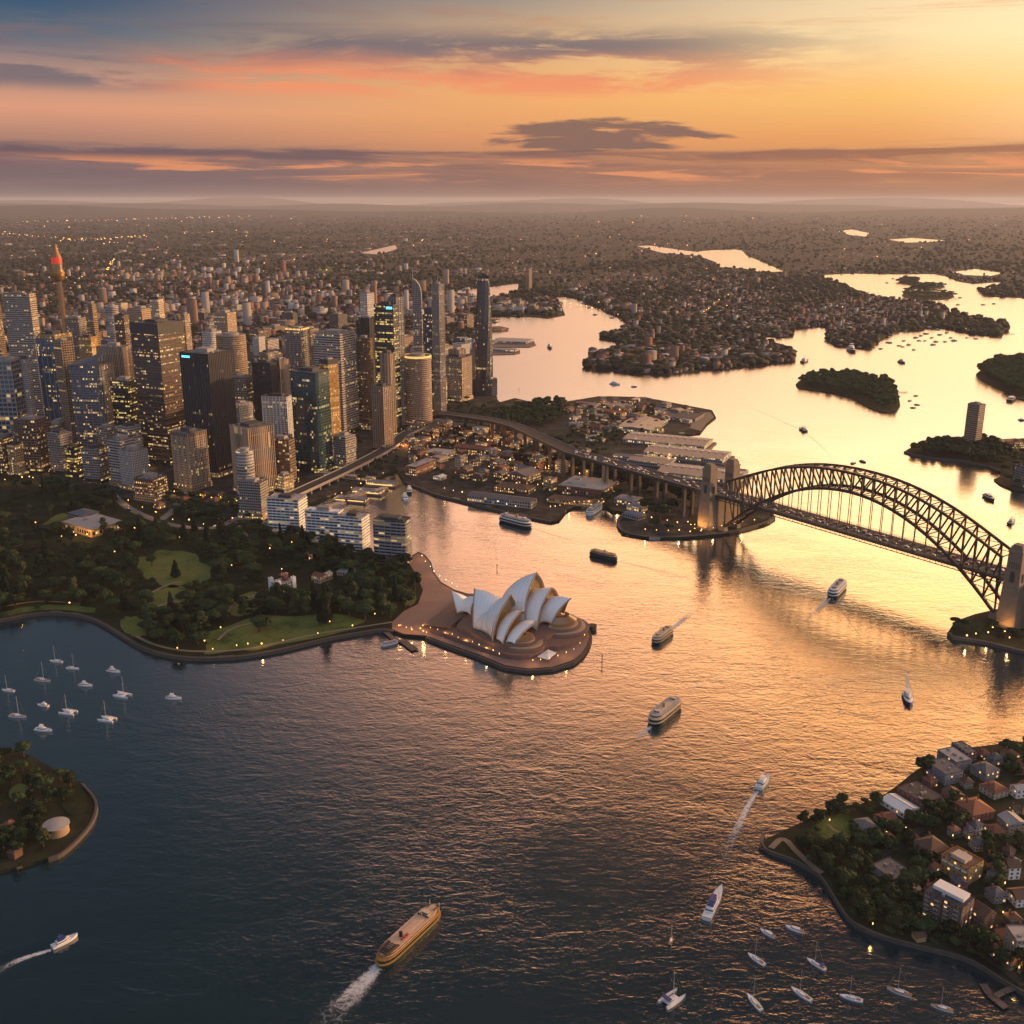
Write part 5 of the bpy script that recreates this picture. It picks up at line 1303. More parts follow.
def viaduct(name, label, pts, wid, th, mat, piers, pr, pmat, road=True, cat='viaduct'):
    """elevated road along world points (x, y, z)"""
    w = [Vector(p) for p in pts]; o = thing(name, tuple(w[0])); tag(o, label, cat); b = w[0]; L, Rr, n_ = [], [], len(w)
    for i, p in enumerate(w):
        d = (w[min(i + 1, n_ - 1)] - w[max(i - 1, 0)]); d.z = 0; d.normalize(); n = Vector((-d.y, d.x, 0)) * wid / 2; L.append(p + n - b); Rr.append(p - n - b)
    dn = Vector((0, 0, th)); mb = MB(); mb.grid([[a - dn for a in Rr], [a - dn for a in L], L, Rr, [a - dn for a in Rr]]); mb.build('deck', mat, o)
    for S in (L, Rr):
        mb = MB(); u = Vector((0, 0, 1.3)); mb.grid([S, [p + u for p in S]]); ob = mb.build('parapet', M['concrete'], o); md = ob.modifiers.new('thick', 'SOLIDIFY'); md.thickness = .5; md.offset = 0
    if road:
        up = Vector((0, 0, .08)); mb = MB(); mb.grid([[a * .93 + c * .07 + up for a, c in zip(L, Rr)], [c * .93 + a * .07 + up for a, c in zip(L, Rr)]]); mb.build('roadway', M['asphalt'], o)
    acc = 0; nxt = piers * .5
    for a, c in zip(w, w[1:]):
        s = (c - a).length
        while nxt < acc + s:
            p = a + (c - a) * ((nxt - acc) / s) - b; h = p.z + b.z - th - LZ
            if h > 2:
                d = (c - a).normalized(); mb = MB(); a_ = math.atan2(d.y, d.x)
                for q in (-.32, .32): mb.box(p.x - math.sin(a_) * wid * q, p.y + math.cos(a_) * wid * q, LZ - b.z, pr, pr * 1.1, h - 1.6, a_, .9)
                mb.box(p.x, p.y, LZ - b.z + h - 1.6, pr * 1.05, wid * .86, 1.6, a_); mb.build('pier', pmat, o)
            nxt += piers
        acc += s
    return o


def wp(px, py, z): return (*P(px, py, z), z)


ap = [bridgept(-HALF - 60.5 - t, 0, DZ - .3 - t * .008) for t in range(0, 330, 20)]
tail = [wp(531, 432, 50), wp(516, 425.5, 44), wp(495, 420, 36), wp(465, 415.5, 26), wp(433, 412, 16)]
viaduct('approach_viaduct', 'long elevated road approach running from the bridge into the city', ap + smooth([ap[-1]] + tail, 0)[1:], 30, 5.0, M['steel'], 62, 5.0, M['stone'])
viaduct('elevated_railway', 'elevated railway and road curving along the quay below the teal tower', [wp(*p) for p in smooth([(255, 512, 14), (301, 489, 15), (345, 468, 15), (380, 450, 15), (396, 440, 15), (404, 430, 15), (440, 419, 15)], 0)] if False else [wp(x, y, 14) for x, y in smooth([(262, 508), (301, 490), (345, 470), (378, 453), (395, 443), (405, 432), (440, 420), (480, 424)], 2)], 24, 4, M['concrete'], 30, 4, M['concrete'])

# ---------------------------------------------------------------- opera house
UV_, VV_ = Vector((.911, -.411)), Vector((.411, .911))
oh = thing('opera_house', (0, 1150.5, 0), math.atan2(UV_.y, UV_.x)); tag(oh, 'white shell roofed opera house on brown podium at the water edge', 'opera house')
PB, PT = LZ + .6, 13.5


def shell(T, B, Ff, Fb, bulge=7.0, name='shell', both=True, v0=0.0, wall=True):
    """one pair of roof shells: ridge from B up to the tip T, sides springing down to the feet Ff (front) and Fb (back)"""
    T, B, Ff, Fb = map(Vector, (T, B, Ff, Fb)); ns, ntt = 12, 12; sgx = 1 if T.x > B.x else -1
    ctrl = Vector(((T.x + B.x) / 2 - sgx * .10 * abs(T.x - B.x), T.y, (T.z + B.z) / 2 + .16 * abs(T.x - B.x))); bott = (Ff + Fb) / 2 + Vector((0, 0, abs(Ff.x - Fb.x) * .30))
    front = None
    for m in ((1, -1) if both else (1,)):
        rows = []
        for i in range(ns + 1):
            s = i / ns; Rg = B * (1 - s) ** 2 + ctrl * 2 * s * (1 - s) + T * s * s; Q = Fb * (1 - s) ** 2 + bott * 2 * s * (1 - s) + Ff * s * s; row = []
            side = 1 if Q.y > Rg.y else -1
            for j in range(ntt + 1):
                t = j / ntt; p = Rg * (1 - t) + Q * t; k = math.sin(math.pi * t)
                p = p + Vector((-.25 * sgx * bulge, side * bulge * .75, bulge * .5)) * k; p.y = 2 * v0 - p.y if m < 0 else p.y; row.append(tuple(p))
            rows.append(row)
        fr = rows[-1]; a, b, e = Vector(rows[6][6]), Vector(rows[7][6]), Vector(rows[6][7])
        if (e - a).cross(b - a).dot(Vector((0, (a.y - v0), 12.0))) < 0: rows = rows[::-1]
        mb = MB(); mb.grid(rows, True, fr is not rows[-1]); o = mb.build(name, [M['tilewhite'], M['shellrib']], oh, smooth=True)
        md = o.modifiers.new('thick', 'SOLIDIFY'); md.thickness = 1.1; md.offset = -1; md.material_offset_rim = 1; md.material_offset = 1
        front = fr if front is None else front; last = fr
        # rim rib along the open front edge
        rb = MB()
        for a, b in zip(fr, fr[1:]): rb.beam(a, b, 1.0, 1.3)
        rb.build('shell_rib', M['shellrib'], o)
    if wall and both:
        sx = 1 if T.x > B.x else -1; rows = []
        for k in range(5):
            q = k / 4; rows.append([(a[0] * (1 - q) + b[0] * q - sx * (3.0 + 2.0 * math.sin(math.pi * q)), (a[1] * (1 - q) + b[1] * q), a[2] * .985 - .4) for a, b in zip(front, last)])
        mb = MB(); mb.grid(rows); mb.build('glass_wall', M['bronze'], oh)


nv, fv = -28.0, 25.0
# near hall, facing the harbour, then its shell facing the city
shell((11.5, nv, 59), (-12, nv, 43), (4, nv - 34, PT), (-10, nv - 18, PT), 7.5, v0=nv)
shell((24, nv, 41.5), (5, nv, 33), (17.5, nv - 36, PT), (5, nv - 28, PT), 5.0, v0=nv)
shell((41, nv, 29), (20, nv, 25), (30, nv - 31, PT), (18.5, nv - 31, PT), 3.6, v0=nv)
sv = -14.0
shell((-42, sv, 53), (-8, sv, 45), (-33, sv - 23, PT), (-9, sv - 31, PT), 6.5, v0=sv)
# far hall
shell((20.5, fv, 69.5), (-18, fv, 42), (22, fv - 36, PT), (-10, fv - 30, PT), 9.5, v0=fv)
shell((40, fv, 53.5), (12, fv, 42), (38, fv - 39, PT), (20, fv - 36, PT), 7.5, v0=fv)
shell((64.5, fv, 44), (36, fv, 40), (48, fv - 19, PT + 2), (33, fv - 20, PT + 2), 5.5, v0=fv)
# small restaurant shells
rv = 8.0
shell((-84, rv, 35.5), (-66, rv, 29), (-70, rv - 13, PT), (-60, rv - 11, PT + 3), 4.0, v0=rv, name='restaurant_shell')
shell((-50, rv, 34), (-66, rv, 29), (-52, rv - 12, PT), (-60, rv - 11, PT + 3), 3.5, v0=rv, name='restaurant_shell')
# side fans that close the shells low down
for (a, b, c, d) in [((-14, nv - 6, 37), (-33, sv - 23, PT), (-20, nv - 15, PT + 2), (-6, nv - 19, PT)), ]:
    mb = MB(); a, b, c, d = map(Vector, (a, b, c, d)); o_ = Vector((0, -3.5, 3))
    for p, q in ((b, c), (c, d)):
        rows = [[tuple(a * (1 - t) + (p * (1 - s) + q * s) * t + o_ * math.sin(math.pi * t) * 1.1) for t in [k / 8 for k in range(9)]] for s in [k / 6 for k in range(7)]]; mb.grid(rows)
    ob = mb.build('side_shell', [M['tilewhite'], M['shellrib']], oh, True); md = ob.modifiers.new('thick', 'SOLIDIFY'); md.thickness = .8; md.offset = 0; md.material_offset_rim = 1
# podium
pod = smooth([(-96, -44), (-46, -60), (-8, -72), (28, -80), (50, -74), (60, -58), (60, -40), (76, -34), (86, -14), (88, 14), (80, 36), (60, 50), (-60, 66), (-98, 74)], 1, True)
mb = MB(); mb.prism(pod, PB, 9.0); mb.build('podium', M['podium'], oh)
inn = [(-60, -34), (-36, -44), (0, -66), (32, -66), (46, -40), (58, -20), (62, 30), (50, 48), (-56, 56)]
mb = MB(); mb.prism(smooth(inn, 1, True), 9.0, PT); mb.build('upper_podium', M['podium'], oh)
mb = MB()
for k in range(14): mb.prism([(-96 + k * 2.6, -43 + -k * .4), (-60, -40), (-60, 58), (-97 + k * 2.6, 70)], 9.0 + k * .32, 9.0 + (k + 1) * .32)
mb.build('grand_steps', M['podium'], oh)
for cx, cy, r0, ry, z0 in ((30, nv - 14, 30, 28, 9.0), (52, fv - 6, 36, 34, 9.0)):
    for k in range(4):
        ring = [(cx + (r0 - k * 4.6) * math.cos(t), cy + (ry - k * 4.2) * math.sin(t)) for t in [(-1.75 + 3.3 * i / 24) for i in range(25)]] + [(cx - 6, cy + (ry - k * 4.2) * .9), (cx - 6, cy - (ry - k * 4.2) * .9)]
        mb = MB(); mb.prism(ring, z0 + k * 1.7 - .3, z0 + (k + 1) * 1.7 - .5); mb.cm = 0; mb.build('terrace', M['podium'] if k % 2 == 0 else M['shellrib'], oh)
    mb = MB(); n = 20
    hh = 5 if r0 > 32 else 2.5
    for r1, z1, r2, z2 in ((r0 - 17, 14.5, r0 - 15, 14.5 + hh), (r0 - 15, 14.5 + hh, r0 - 24, 15 + hh * 1.9)):
        mb.grid([[(cx + r1 * math.cos(t), cy + r1 * .95 * math.sin(t), z1) for t in [-1.6 + 3.2 * i / n for i in range(n + 1)]], [(cx + r2 * math.cos(t), cy + r2 * .95 * math.sin(t), z2) for t in [-1.6 + 3.2 * i / n for i in range(n + 1)]]])
    mb.build('foyer_glass', M['bronze'], oh)
mb = MB(); cv = [(wp(537, 657, 7)), wp(548, 649.5, 7), wp(557, 653, 7), wp(548, 660, 7)]
loc = lambda p: ((Vector(p[:2]) - Vector((0, 1150.5))).dot(UV_), (Vector(p[:2]) - Vector((0, 1150.5))).dot(VV_))
o = thing('canopy', (0, 1150.5, 0), math.atan2(UV_.y, UV_.x)); tag(o, 'white square canopy on the opera house broadwalk', 'canopy')
c4 = [loc(p) for p in cv]; m_ = (sum(p[0] for p in c4) / 4, sum(p[1] for p in c4) / 4)
for i in range(4): mb.add([(*c4[i], 7.2), (*c4[(i + 1) % 4], 7.2), (*m_, 8.6)], [(0, 1, 2)])
mb.build('fabric_roof', M['white'], o)
for p in c4: mb = MB(); mb.tube((p[0] * .97 + m_[0] * .03, p[1] * .97 + m_[1] * .03, PB), (p[0] * .97 + m_[0] * .03, p[1] * .97 + m_[1] * .03, 7.3), .25, n=6); mb.build('post', M['steel_dark'], o)

# ---------------------------------------------------------------- generic houses
def rect_roof(mb, lx, ly, z, kind, rise, over=.6):
    a, b = lx / 2 + over, ly / 2 + over; al = lx >= ly
    if kind == 'pyramid': mb.add([(-a, -b, z), (a, -b, z), (a, b, z), (-a, b, z), (0, 0, z + rise)], [(0, 1, 4), (1, 2, 4), (2, 3, 4), (3, 0, 4), (3, 2, 1, 0)]); return
    ins = 0 if kind == 'gable' else min(a, b) * .95
    r = [(-a + ins, 0, z + rise), (a - ins, 0, z + rise)] if al else [(0, -b + ins, z + rise), (0, b - ins, z + rise)]
    v = [(-a, -b, z), (a, -b, z), (a, b, z), (-a, b, z)] + r
    f = [(0, 1, 5, 4), (2, 3, 4, 5), (1, 2, 5), (3, 0, 4)] if al else [(1, 2, 5, 4), (3, 0, 4, 5), (0, 1, 4), (2, 3, 5)]
    mb.add(v, f + [(3, 2, 1, 0)])


WM = {}; HOUSES = []


def win_mesh(w, h, lit):
    k = (round(w, 1), round(h, 1), lit)
    if k not in WM:
        a = MB(); t = .14
        for x, z, sx, sz in ((0, h / 2 - t / 2, w, t), (0, -h / 2 + t / 2, w, t), (-w / 2 + t / 2, 0, t, h - 2 * t), (w / 2 - t / 2, 0, t, h - 2 * t), (0, 0, t * .6, h - 2 * t)): a.box(x, 0, z - sz / 2, sx, .18, sz)
        b = MB(); b.box(0, .03, -h / 2 + t, w - 2 * t, .06, h - 2 * t)
        WM[k] = (a.mesh('window', M['frame']), b.mesh('pane', M['glasslit'] if lit else M['glassdark']))
    return WM[k]


def windows(o, lx, ly, h, st, nL, nR, w=1.5, hh=2.0, lit=.15, r=R):
    fh = h / st
    for face, n, ln in (('L', nL, ly), ('R', nR, lx)):
        for s in range(st):
            for k in range(n):
                u = (k + .5) / n * ln - ln / 2; fm, pm = win_mesh(min(w, ln / n * .7), min(hh, fh * .62), r.random() < lit); f = link(bpy.data.objects.new('window', fm), o); q = link(bpy.data.objects.new('pane', pm), f)
                z = s * fh + fh * .55
                if face == 'R': f.location = (u, -ly / 2 - .07, z)
                else: f.location = (-lx / 2 - .07, -u, z); f.rotation_euler = (0, 0, -math.pi / 2)


def house(label, cat, xl, xc, xr, yb, h, wall, roof, roofm, rise=3.0, psi=None, st=0, nL=0, nR=0, name='house', chim=0, z0=LZ, extra=None, lit=.07, ww=1.9, door=False):
    c, poly, yaw, ll, lr, C = foot(xl, xc, xr, yb, psi, z0); o = thing(name, (c[0], c[1], z0), yaw); tag(o, label, cat); lx, ly = lr, ll; HOUSES.append((c[0], c[1], max(lx, ly) * .55))
    rc = [(-lx / 2, -ly / 2), (lx / 2, -ly / 2), (lx / 2, ly / 2), (-lx / 2, ly / 2)]
    mb = MB(); mb.prism(rc, 0, h, cap=(roof != 'flat'), uv=True)
    if roof == 'flat': mb.prism(rc[::-1], h - .9, h, cap=False); 
    mb.build('wall', FA[wall] if wall in FA else M[wall], o)
    mb = MB()
    if roof == 'flat':
        mb.prism(grow(rc, -.3), h - .9, h - .6); rf = mb.build('roof', M[roofm], o); r = random.Random(int(xl * 3 + yb)); mb = MB()
        for k in range(r.randint(3, 7)): s = r.uniform(.8, 2.6) * max(1, lx / 26); mb.box(r.uniform(-.36, .36) * lx, r.uniform(-.36, .36) * ly, h - .6, s, s * r.uniform(.6, 1.5), r.uniform(.8, 2.0))
        mb.build('roof_plant', M['concrete'], rf)
    else:
        rect_roof(mb, lx, ly, h, roof, rise); rf = mb.build('roof', M[roofm], o)
        if roof in ('hip', 'gable'):                       # ridge capping
            mb = MB(); a = max(lx, ly) / 2 - (min(lx, ly) / 2 * .95 if roof == 'hip' else -.4); p = ((-a, 0), (a, 0)) if lx >= ly else ((0, -a), (0, a)); mb.beam((*p[0], h + rise + .05), (*p[1], h + rise + .05), .35, .25); mb.build('ridge', M['brickdark'], rf)
    for k in range(chim):
        mb = MB(); x, y = (lx * (-.28 + .5 * k), ly * .12); mb.box(x, y, h * .9, 1.0, 1.0, rise + h * .1 + 1.6); mb.box(x, y, h + rise + 1.6, 1.3, 1.3, .3); mb.build('chimney', M['brick'], rf)
    if st: windows(o, lx, ly, h, st, nL, nR, lit=lit, w=ww)
    if door:
        mb = MB(); mb.box(lx * .1, -ly / 2 - .06, 0, 1.1, .14, 2.2); mb.build('door', M['timber'], o)
    return o, lx, ly


# old quarter west of the quay
house('red brick warehouse with pale roof beside the quay railway', 'warehouse', 406, 416, 438, 477, 19, 'brick_win', 'flat', 'roofpale', psi=34, name='warehouse')
house('long dark roofed passenger terminal along the western quay', 'terminal', 466, 531, 537, 509, 11, 'shed_win', 'gable', 'slate', 3.0, 22, name='terminal')
house('red brick gabled store behind the terminal', 'warehouse', 507, 526, 541, 488, 21, 'brick_win', 'gable', 'slate', 6, 36, name='warehouse')
house('brown brick stores below the gabled store', 'warehouse', 494, 528, 536, 496, 10, 'brick_win', 'hip', 'tile_brown', 4, 24, name='warehouse')
house('round cornered lit sandstone building beside the long hotel', 'building', 543, 551, 557, 492, 23, 'sand_win', 'flat', 'roofgrey', name='corner_building')
house('long red brown hotel with white roof structures', 'hotel', 557, 603, 619, 500, 17, 'brick_win', 'flat', 'roofpale', psi=22, name='long_hotel')
house('lit arcade with low brown roof in front of the long hotel', 'arcade', 546, 598, 604, 508, 6, 'lit_gallery', 'hip', 'tile_brown', 2, 18, name='arcade')
house('blue roofed curved hotel wing upper tier by the small cove', 'hotel', 614, 636, 643, 506, 8, 'shed_win', 'hip', 'bluemetal', 2.5, 24, name='cove_hotel')
house('blue roofed hotel wing lower tier by the small cove', 'hotel', 623, 638, 646, 521, 8, 'shed_win', 'hip', 'bluemetal', 2.5, 40, name='cove_hotel')
house('hotel wing end beside the tree on the cove', 'hotel', 626, 641, 648, 513, 8, 'shed_win', 'hip', 'bluemetal', 2.5, 30, name='cove_hotel')
o = thing('brick_chimney', (*P(603, 490, LZ), LZ)); mb = MB(); mb.lathe([(3.2, 0), (2.4, 50), (2.8, 50.5), (2.8, 52), (2, 52.2)], 12); mb.build('stack', M['beige'], o); tag(o, 'tall slender chimney above the long hotel', 'chimney')
house('long terrace with many dormers on the hill road', 'terrace', 453, 490, 497, 457, 13, 'brick_win', 'gable', 'tile_red', 4, 26, name='terrace_row')
house('pale flat roofed block in the old quarter', 'building', 424, 446, 456, 460, 11, 'cream_win', 'flat', 'roofpale', psi=26, name='building')
house('observatory like stone block on the hill', 'building', 510, 536, 548, 446, 12, 'sand_win', 'flat', 'roofgrey', psi=26, name='building')
house('square brown tower block beside the bridge approach', 'building', 546, 551, 558, 462, 30, 'brown_conc', 'flat', 'roofgrey', name='building')
house('white roofed shed beside the brick warehouse', 'building', 433, 441, 447, 481, 6, 'cream_win', 'gable', 'white', 2.5, name='shed')
FR = random.Random(3)
RK = [(400, 436), (440, 424), (500, 436), (545, 446), (600, 458), (620, 478), (560, 478), (540, 470), (500, 488), (470, 486), (440, 478), (404, 462)]
RTAKEN = []
k = 0; made = 0
BIGR = [P(x, y, LZ) for x, y in ((422, 471), (500, 496), (524, 478), (585, 488), (475, 448), (442, 452), (530, 438), (551, 456), (440, 478), (516, 490), (550, 484))]
while made < 84 and k < 9000:
    k += 1; a, b = FR.uniform(395, 625), FR.uniform(420, 492)
    if not inpoly([a], [b], RK)[0]: continue
    X, Y = P(a, b, LZ)
    if any((X - u) ** 2 + (Y - v) ** 2 < 25 ** 2 for u, v in RTAKEN) or any((X - u) ** 2 + (Y - v) ** 2 < 31 ** 2 for u, v in BIGR): continue
    RTAKEN.append((X, Y)); made += 1; w = FR.uniform(4.2, 9.5); wl, rf, kind = FR.choice([('brick_win', 'tile_red', 'gable'), ('sand_win', 'slate', 'hip'), ('cream_win', 'roofpale', 'flat'), ('sand_win', 'metalroof', 'gable'), ('brick_win', 'slate', 'gable'), ('brick_win', 'tile_red', 'hip'), ('brick_win', 'roofgrey', 'flat'), ('cream_win', 'metalroof', 'hip')])
    cname = {'brick_win': 'red brick', 'sand_win': 'sandstone', 'cream_win': 'cream'}[wl]; rname = {'tile_red': 'red tile', 'slate': 'slate', 'roofpale': 'pale flat', 'metalroof': 'metal', 'tile_orange': 'orange tile', 'roofgrey': 'grey flat'}[rf]
    o, _, _ = house('x', 'house', a - w, a + w * FR.uniform(-.3, .3), a + w * .8, b, FR.choice((8, 10, 12, 14, 18, 22)), wl, kind, rf, FR.uniform(2, 4), name='town_house', chim=1 if kind != 'flat' else 0)
    many(o, f'{cname} house with {rname} roof', f'{cname} houses with {rname} roofs', 'house', 'houses of the old quarter', 'in the old quarter')
HP = [(565, 408), (640, 401), (690, 413), (690, 424), (655, 424), (640, 436), (612, 430), (600, 446), (575, 434)]
HBIG = [P(x, y, LZ) for x, y in ((640, 417), (659, 430), (614, 414), (590, 406), (616, 408), (634, 402), (680, 420), (640, 432), (630, 430), (650, 428))]
k = made = 0
while made < 60 and k < 6000:
    k += 1; a, b = FR.uniform(560, 690), FR.uniform(400, 446)
    if not inpoly([a], [b], HP)[0]: continue
    X, Y = P(a, b, LZ)
    if any((X - u) ** 2 + (Y - v) ** 2 < 21 ** 2 for u, v in RTAKEN) or any((X - u) ** 2 + (Y - v) ** 2 < 30 ** 2 for u, v in HBIG): continue
    RTAKEN.append((X, Y)); made += 1; w = FR.uniform(3.5, 8); wl, rf, kind = FR.choice([('brick_win', 'tile_red', 'gable'), ('sand_win', 'slate', 'hip'), ('cream_win', 'roofpale', 'flat'), ('shed_win', 'metalroof', 'gable'), ('brick_win', 'slate', 'gable')])
    cname = {'brick_win': 'red brick', 'sand_win': 'sandstone', 'cream_win': 'cream', 'shed_win': 'grey'}[wl]; rname = {'tile_red': 'red tile', 'slate': 'slate', 'roofpale': 'pale flat', 'metalroof': 'metal'}[rf]
    o, _, _ = house('x', 'house', a - w, a + w * FR.uniform(-.1, .5), a + w * .8, b, FR.uniform(7, 12), wl, kind, rf, FR.uniform(2, 4), name='town_house', chim=1 if kind != 'flat' else 0)
    many(o, f'{cname} house with {rname} roof', f'{cname} houses with {rname} roofs', 'house', 'houses of the headland', 'on the wharf headland')
# walsh bay finger wharves
for lab, q in [('finger wharf nearest the bridge pylons with grey gabled roof', (655, 738, 748, 485, 8)), ('second long finger wharf counted from the bridge', (642, 722, 731, 464, 9)), ('third long finger wharf farthest from the bridge', (621, 704, 713, 450, 8))]:
    o, lx, ly = house(lab, 'wharf building', q[0], q[1], q[2], q[3], q[4], 'shed_win', 'gable', 'metalroof', 4.0, 14, name='finger_wharf')
    mb = MB(); mb.box(0, 0, -LZ - .5, lx + 10, ly + 12, LZ + .3); mb.build('wharf_deck', M['timber'], o)
    mb = MB(); n = int(ly / 14)
    for i in range(n): mb.box(0, -ly / 2 + (i + .5) * ly / n, 12 if False else q[4] + 3.6, 3.2, 5, 1.6)
    mb.build('roof_lantern', M['white'], o)
for lab, q in [('wharf shed end beside the outer pier', (714, 744, 748, 476, 7)), ('long shore shed along the wharf street nearest the bridge', (612, 641, 645, 463, 9)), ('pale curved row of wharf street buildings', (627, 668, 676, 468, 8)), ('grey roofed theatre shed above the wharves', (614, 650, 668, 434, 9))]:
    house(lab, 'shed', *q, 'shed_win', 'gable', 'metalroof', 3, 18, name='wharf_shed')
house('gold floodlit hall on the headland', 'hall', 632, 640, 647, 421, 14, 'lit_gallery', 'flat', 'yellow', name='floodlit_hall', psi=50)
house('small gold lit hall beside the wharves', 'hall', 653, 659, 664, 433, 9, 'lit_gallery', 'flat', 'yellow', name='floodlit_hall', psi=50)
house('gold lit terrace row on the headland street', 'terrace', 600, 622, 628, 417, 8, 'lit_gallery', 'gable', 'tile_orange', 3, 34, name='terrace_row')
for q in [(575, 596, 601, 409, 9), (603, 622, 628, 410, 9), (628, 634, 640, 404, 8)]:
    o, _, _ = house('x', 'shed', *q, 'shed_win', 'gable', 'metalroof', 3, 22, name='shed'); many(o, 'grey roofed shed', 'grey roofed sheds', 'shed', 'sheds on the headland', 'along the headland top')
house('dark excavated works block beside the open headland', 'building', 655, 695, 704, 422, 7, 'grey_grid', 'flat', 'roofdark', psi=16, name='building')
sheet('ground', [(690, 428), (701, 431), (706, 424), (714, 417), (710, 412), (695, 413)], LZ + .5, M['path'], skirt=False)
# finger wharves of the city side bay
for lab, q in [('dark shed pier nearest the tall faceted tower', (490, 515, 519, 352, 6)), ('grey shed pier with rounded end in the city bay', (492, 526, 534, 344, 7))]:
    house(lab, 'wharf building', *q, 'shed_win', 'gable', 'bluemetal', 3, 18, name='finger_wharf')
for lab, q in [('low reddish shed on the short dock in the city bay', (486, 501, 506, 331, 6)), ('small dark shed at the mouth of the city bay', (487, 496, 500, 322, 6))]: house(lab, 'shed', *q, 'brick_win' if 'red' in lab else 'shed_win', 'gable', 'tile_brown', 3, 18, name='dock_shed')
sheet('pier', [(484, 333), (508, 331), (509, 328), (500, 326), (484, 327)], LZ - 1, M['timber'])
ISL = sheet('pier', [(486, 352), (520, 350), (520, 353), (515, 354), (487, 355)], LZ - 1, M['timber']); ISL2 = sheet('pier', [(486, 344), (534, 341), (536, 345), (530, 347), (487, 347)], LZ - 1, M['timber'])

# gallery, castle, quay wharves
house('lit stone art gallery with pale roofs among the garden trees', 'gallery', 65, 92, 124, 538, 13, 'lit_gallery', 'flat', 'roofpale', psi=58, name='gallery')
house('glass roofed rear hall of the gallery', 'gallery', 70, 84, 100, 525, 14, 'grey_grid', 'hip', 'metalroof', 3, 56, name='gallery_hall')
o, lx, ly = house('white castle like building with turrets among the trees', 'castle', 271, 279, 295, 595, 14, 'white_grid', 'flat', 'roofpale', psi=58, name='castle')
for sx in (-1, 1):
    for sy in (-1, 1): mb = MB(); mb.box(sx * lx * .46, sy * ly * .46, 0, 5, 5, 18); [mb.box(sx * lx * .46 + a * 1.8, sy * ly * .46 + b_ * 1.8, 18, 1.2, 1.2, 1.4) for a in (-1, 1) for b_ in (-1, 1)]; mb.build('turret', M['white'], o)
mb = MB(); mb.box(lx * .2, 0, 13, 6, 6, 9); rect_roof(mb, 6, 6, 22, 'pyramid', 4); mb.build('central_tower', M['tile_red'], o)
house('small pink and white house right of the castle', 'house', 312, 320, 327, 584, 9, 'cream_win', 'gable', 'tile_red', 4, name='house', chim=1)
house('long pale roofed pavilion beside the castle house', 'pavilion', 337, 356, 366, 578, 6, 'cream_win', 'hip', 'roofpale', 2, 30, name='pavilion')
house('small white annex left of the pavilion', 'house', 322, 328, 333, 581, 8, 'cream_win', 'gable', 'roofpale', 3, name='house')
house('low green roofed glasshouse at left in the gardens', 'glasshouse', 2, 12, 22, 552, 6, 'teal', 'gable', 'bluemetal', 3, 50, name='glasshouse')
for i, q in enumerate([(305, 340, 345, 514), (322, 357, 362, 505), (339, 372, 377, 497), (354, 386, 391, 489)]):
    c = wp((q[0] + q[1]) / 2 + 12, q[3] - 5, 2.4)
    o, lx, ly = house('x', 'wharf', q[0] + 12, q[1] + 8, q[2] + 8, q[3] - 2, 5.0, 'sand_win', 'flat', 'bluemetal', psi=24, name='ferry_wharf', z0=2.6)
    many(o, 'ferry wharf', 'ferry wharves', 'wharf', 'ferry wharves at the quay head', 'at the quay head below the railway')
    mb = MB(); mb.box(0, 0, -3.2, lx + 5, ly + 7, 3.0); mb.build('pontoon', M['timber'], o)
    mb = MB(); mb.box(-lx / 2 - .1, 0, 1.2, .2, ly * .9, 1.6); mb.build('lit_concourse', M['glasslit'], o)
house('long pale station front below the railway', 'station', 318, 372, 376, 482, 7, 'sand_win', 'flat', 'roofpale', psi=30, name='station')
house('low red roofed kiosk on the garden edge', 'kiosk', 304, 308, 313, 561, 8, 'brick_win', 'pyramid', 'tile_red', 4, name='kiosk')
for i, (x, y, w) in enumerate([(160, 510, 6), (185, 505, 7), (205, 500, 6), (216, 506, 7), (222, 500, 5)]):
    o, _, _ = house('x', 'house', x - w, x - 1, x + w, y, 9, 'brick_win', 'hip', 'tile_red', 4, name='heritage_house'); many(o, 'red roofed heritage house', 'red roofed heritage houses', 'house', 'heritage houses on the boulevard', 'on the boulevard')
# fort on the left headland
house('red roofed house among trees on the left headland', 'house', 2, 8, 19, 836, 6, 'brick', 'hip', 'tile_red', 4, name='house', z0=LZ - .4, st=1, nL=2, nR=3)
X, Y = P(57, 832, LZ); o = thing('round_fort', (X, Y, LZ - .4)); tag(o, 'round pale roofed fort on the left headland lawn', 'fort'); mb = MB(); mb.lathe([(9.5, 0), (9.2, 6.5), (9.6, 6.6), (9.6, 7.2)], 28); mb.build('wall', M['sandstone'], o)
mb = MB(); mb.lathe([(10.4, 7.3), (10.4, 7.9), (4, 8.9), (.5, 9.1)], 28); mb.build('roof', M['roofpale'], o)
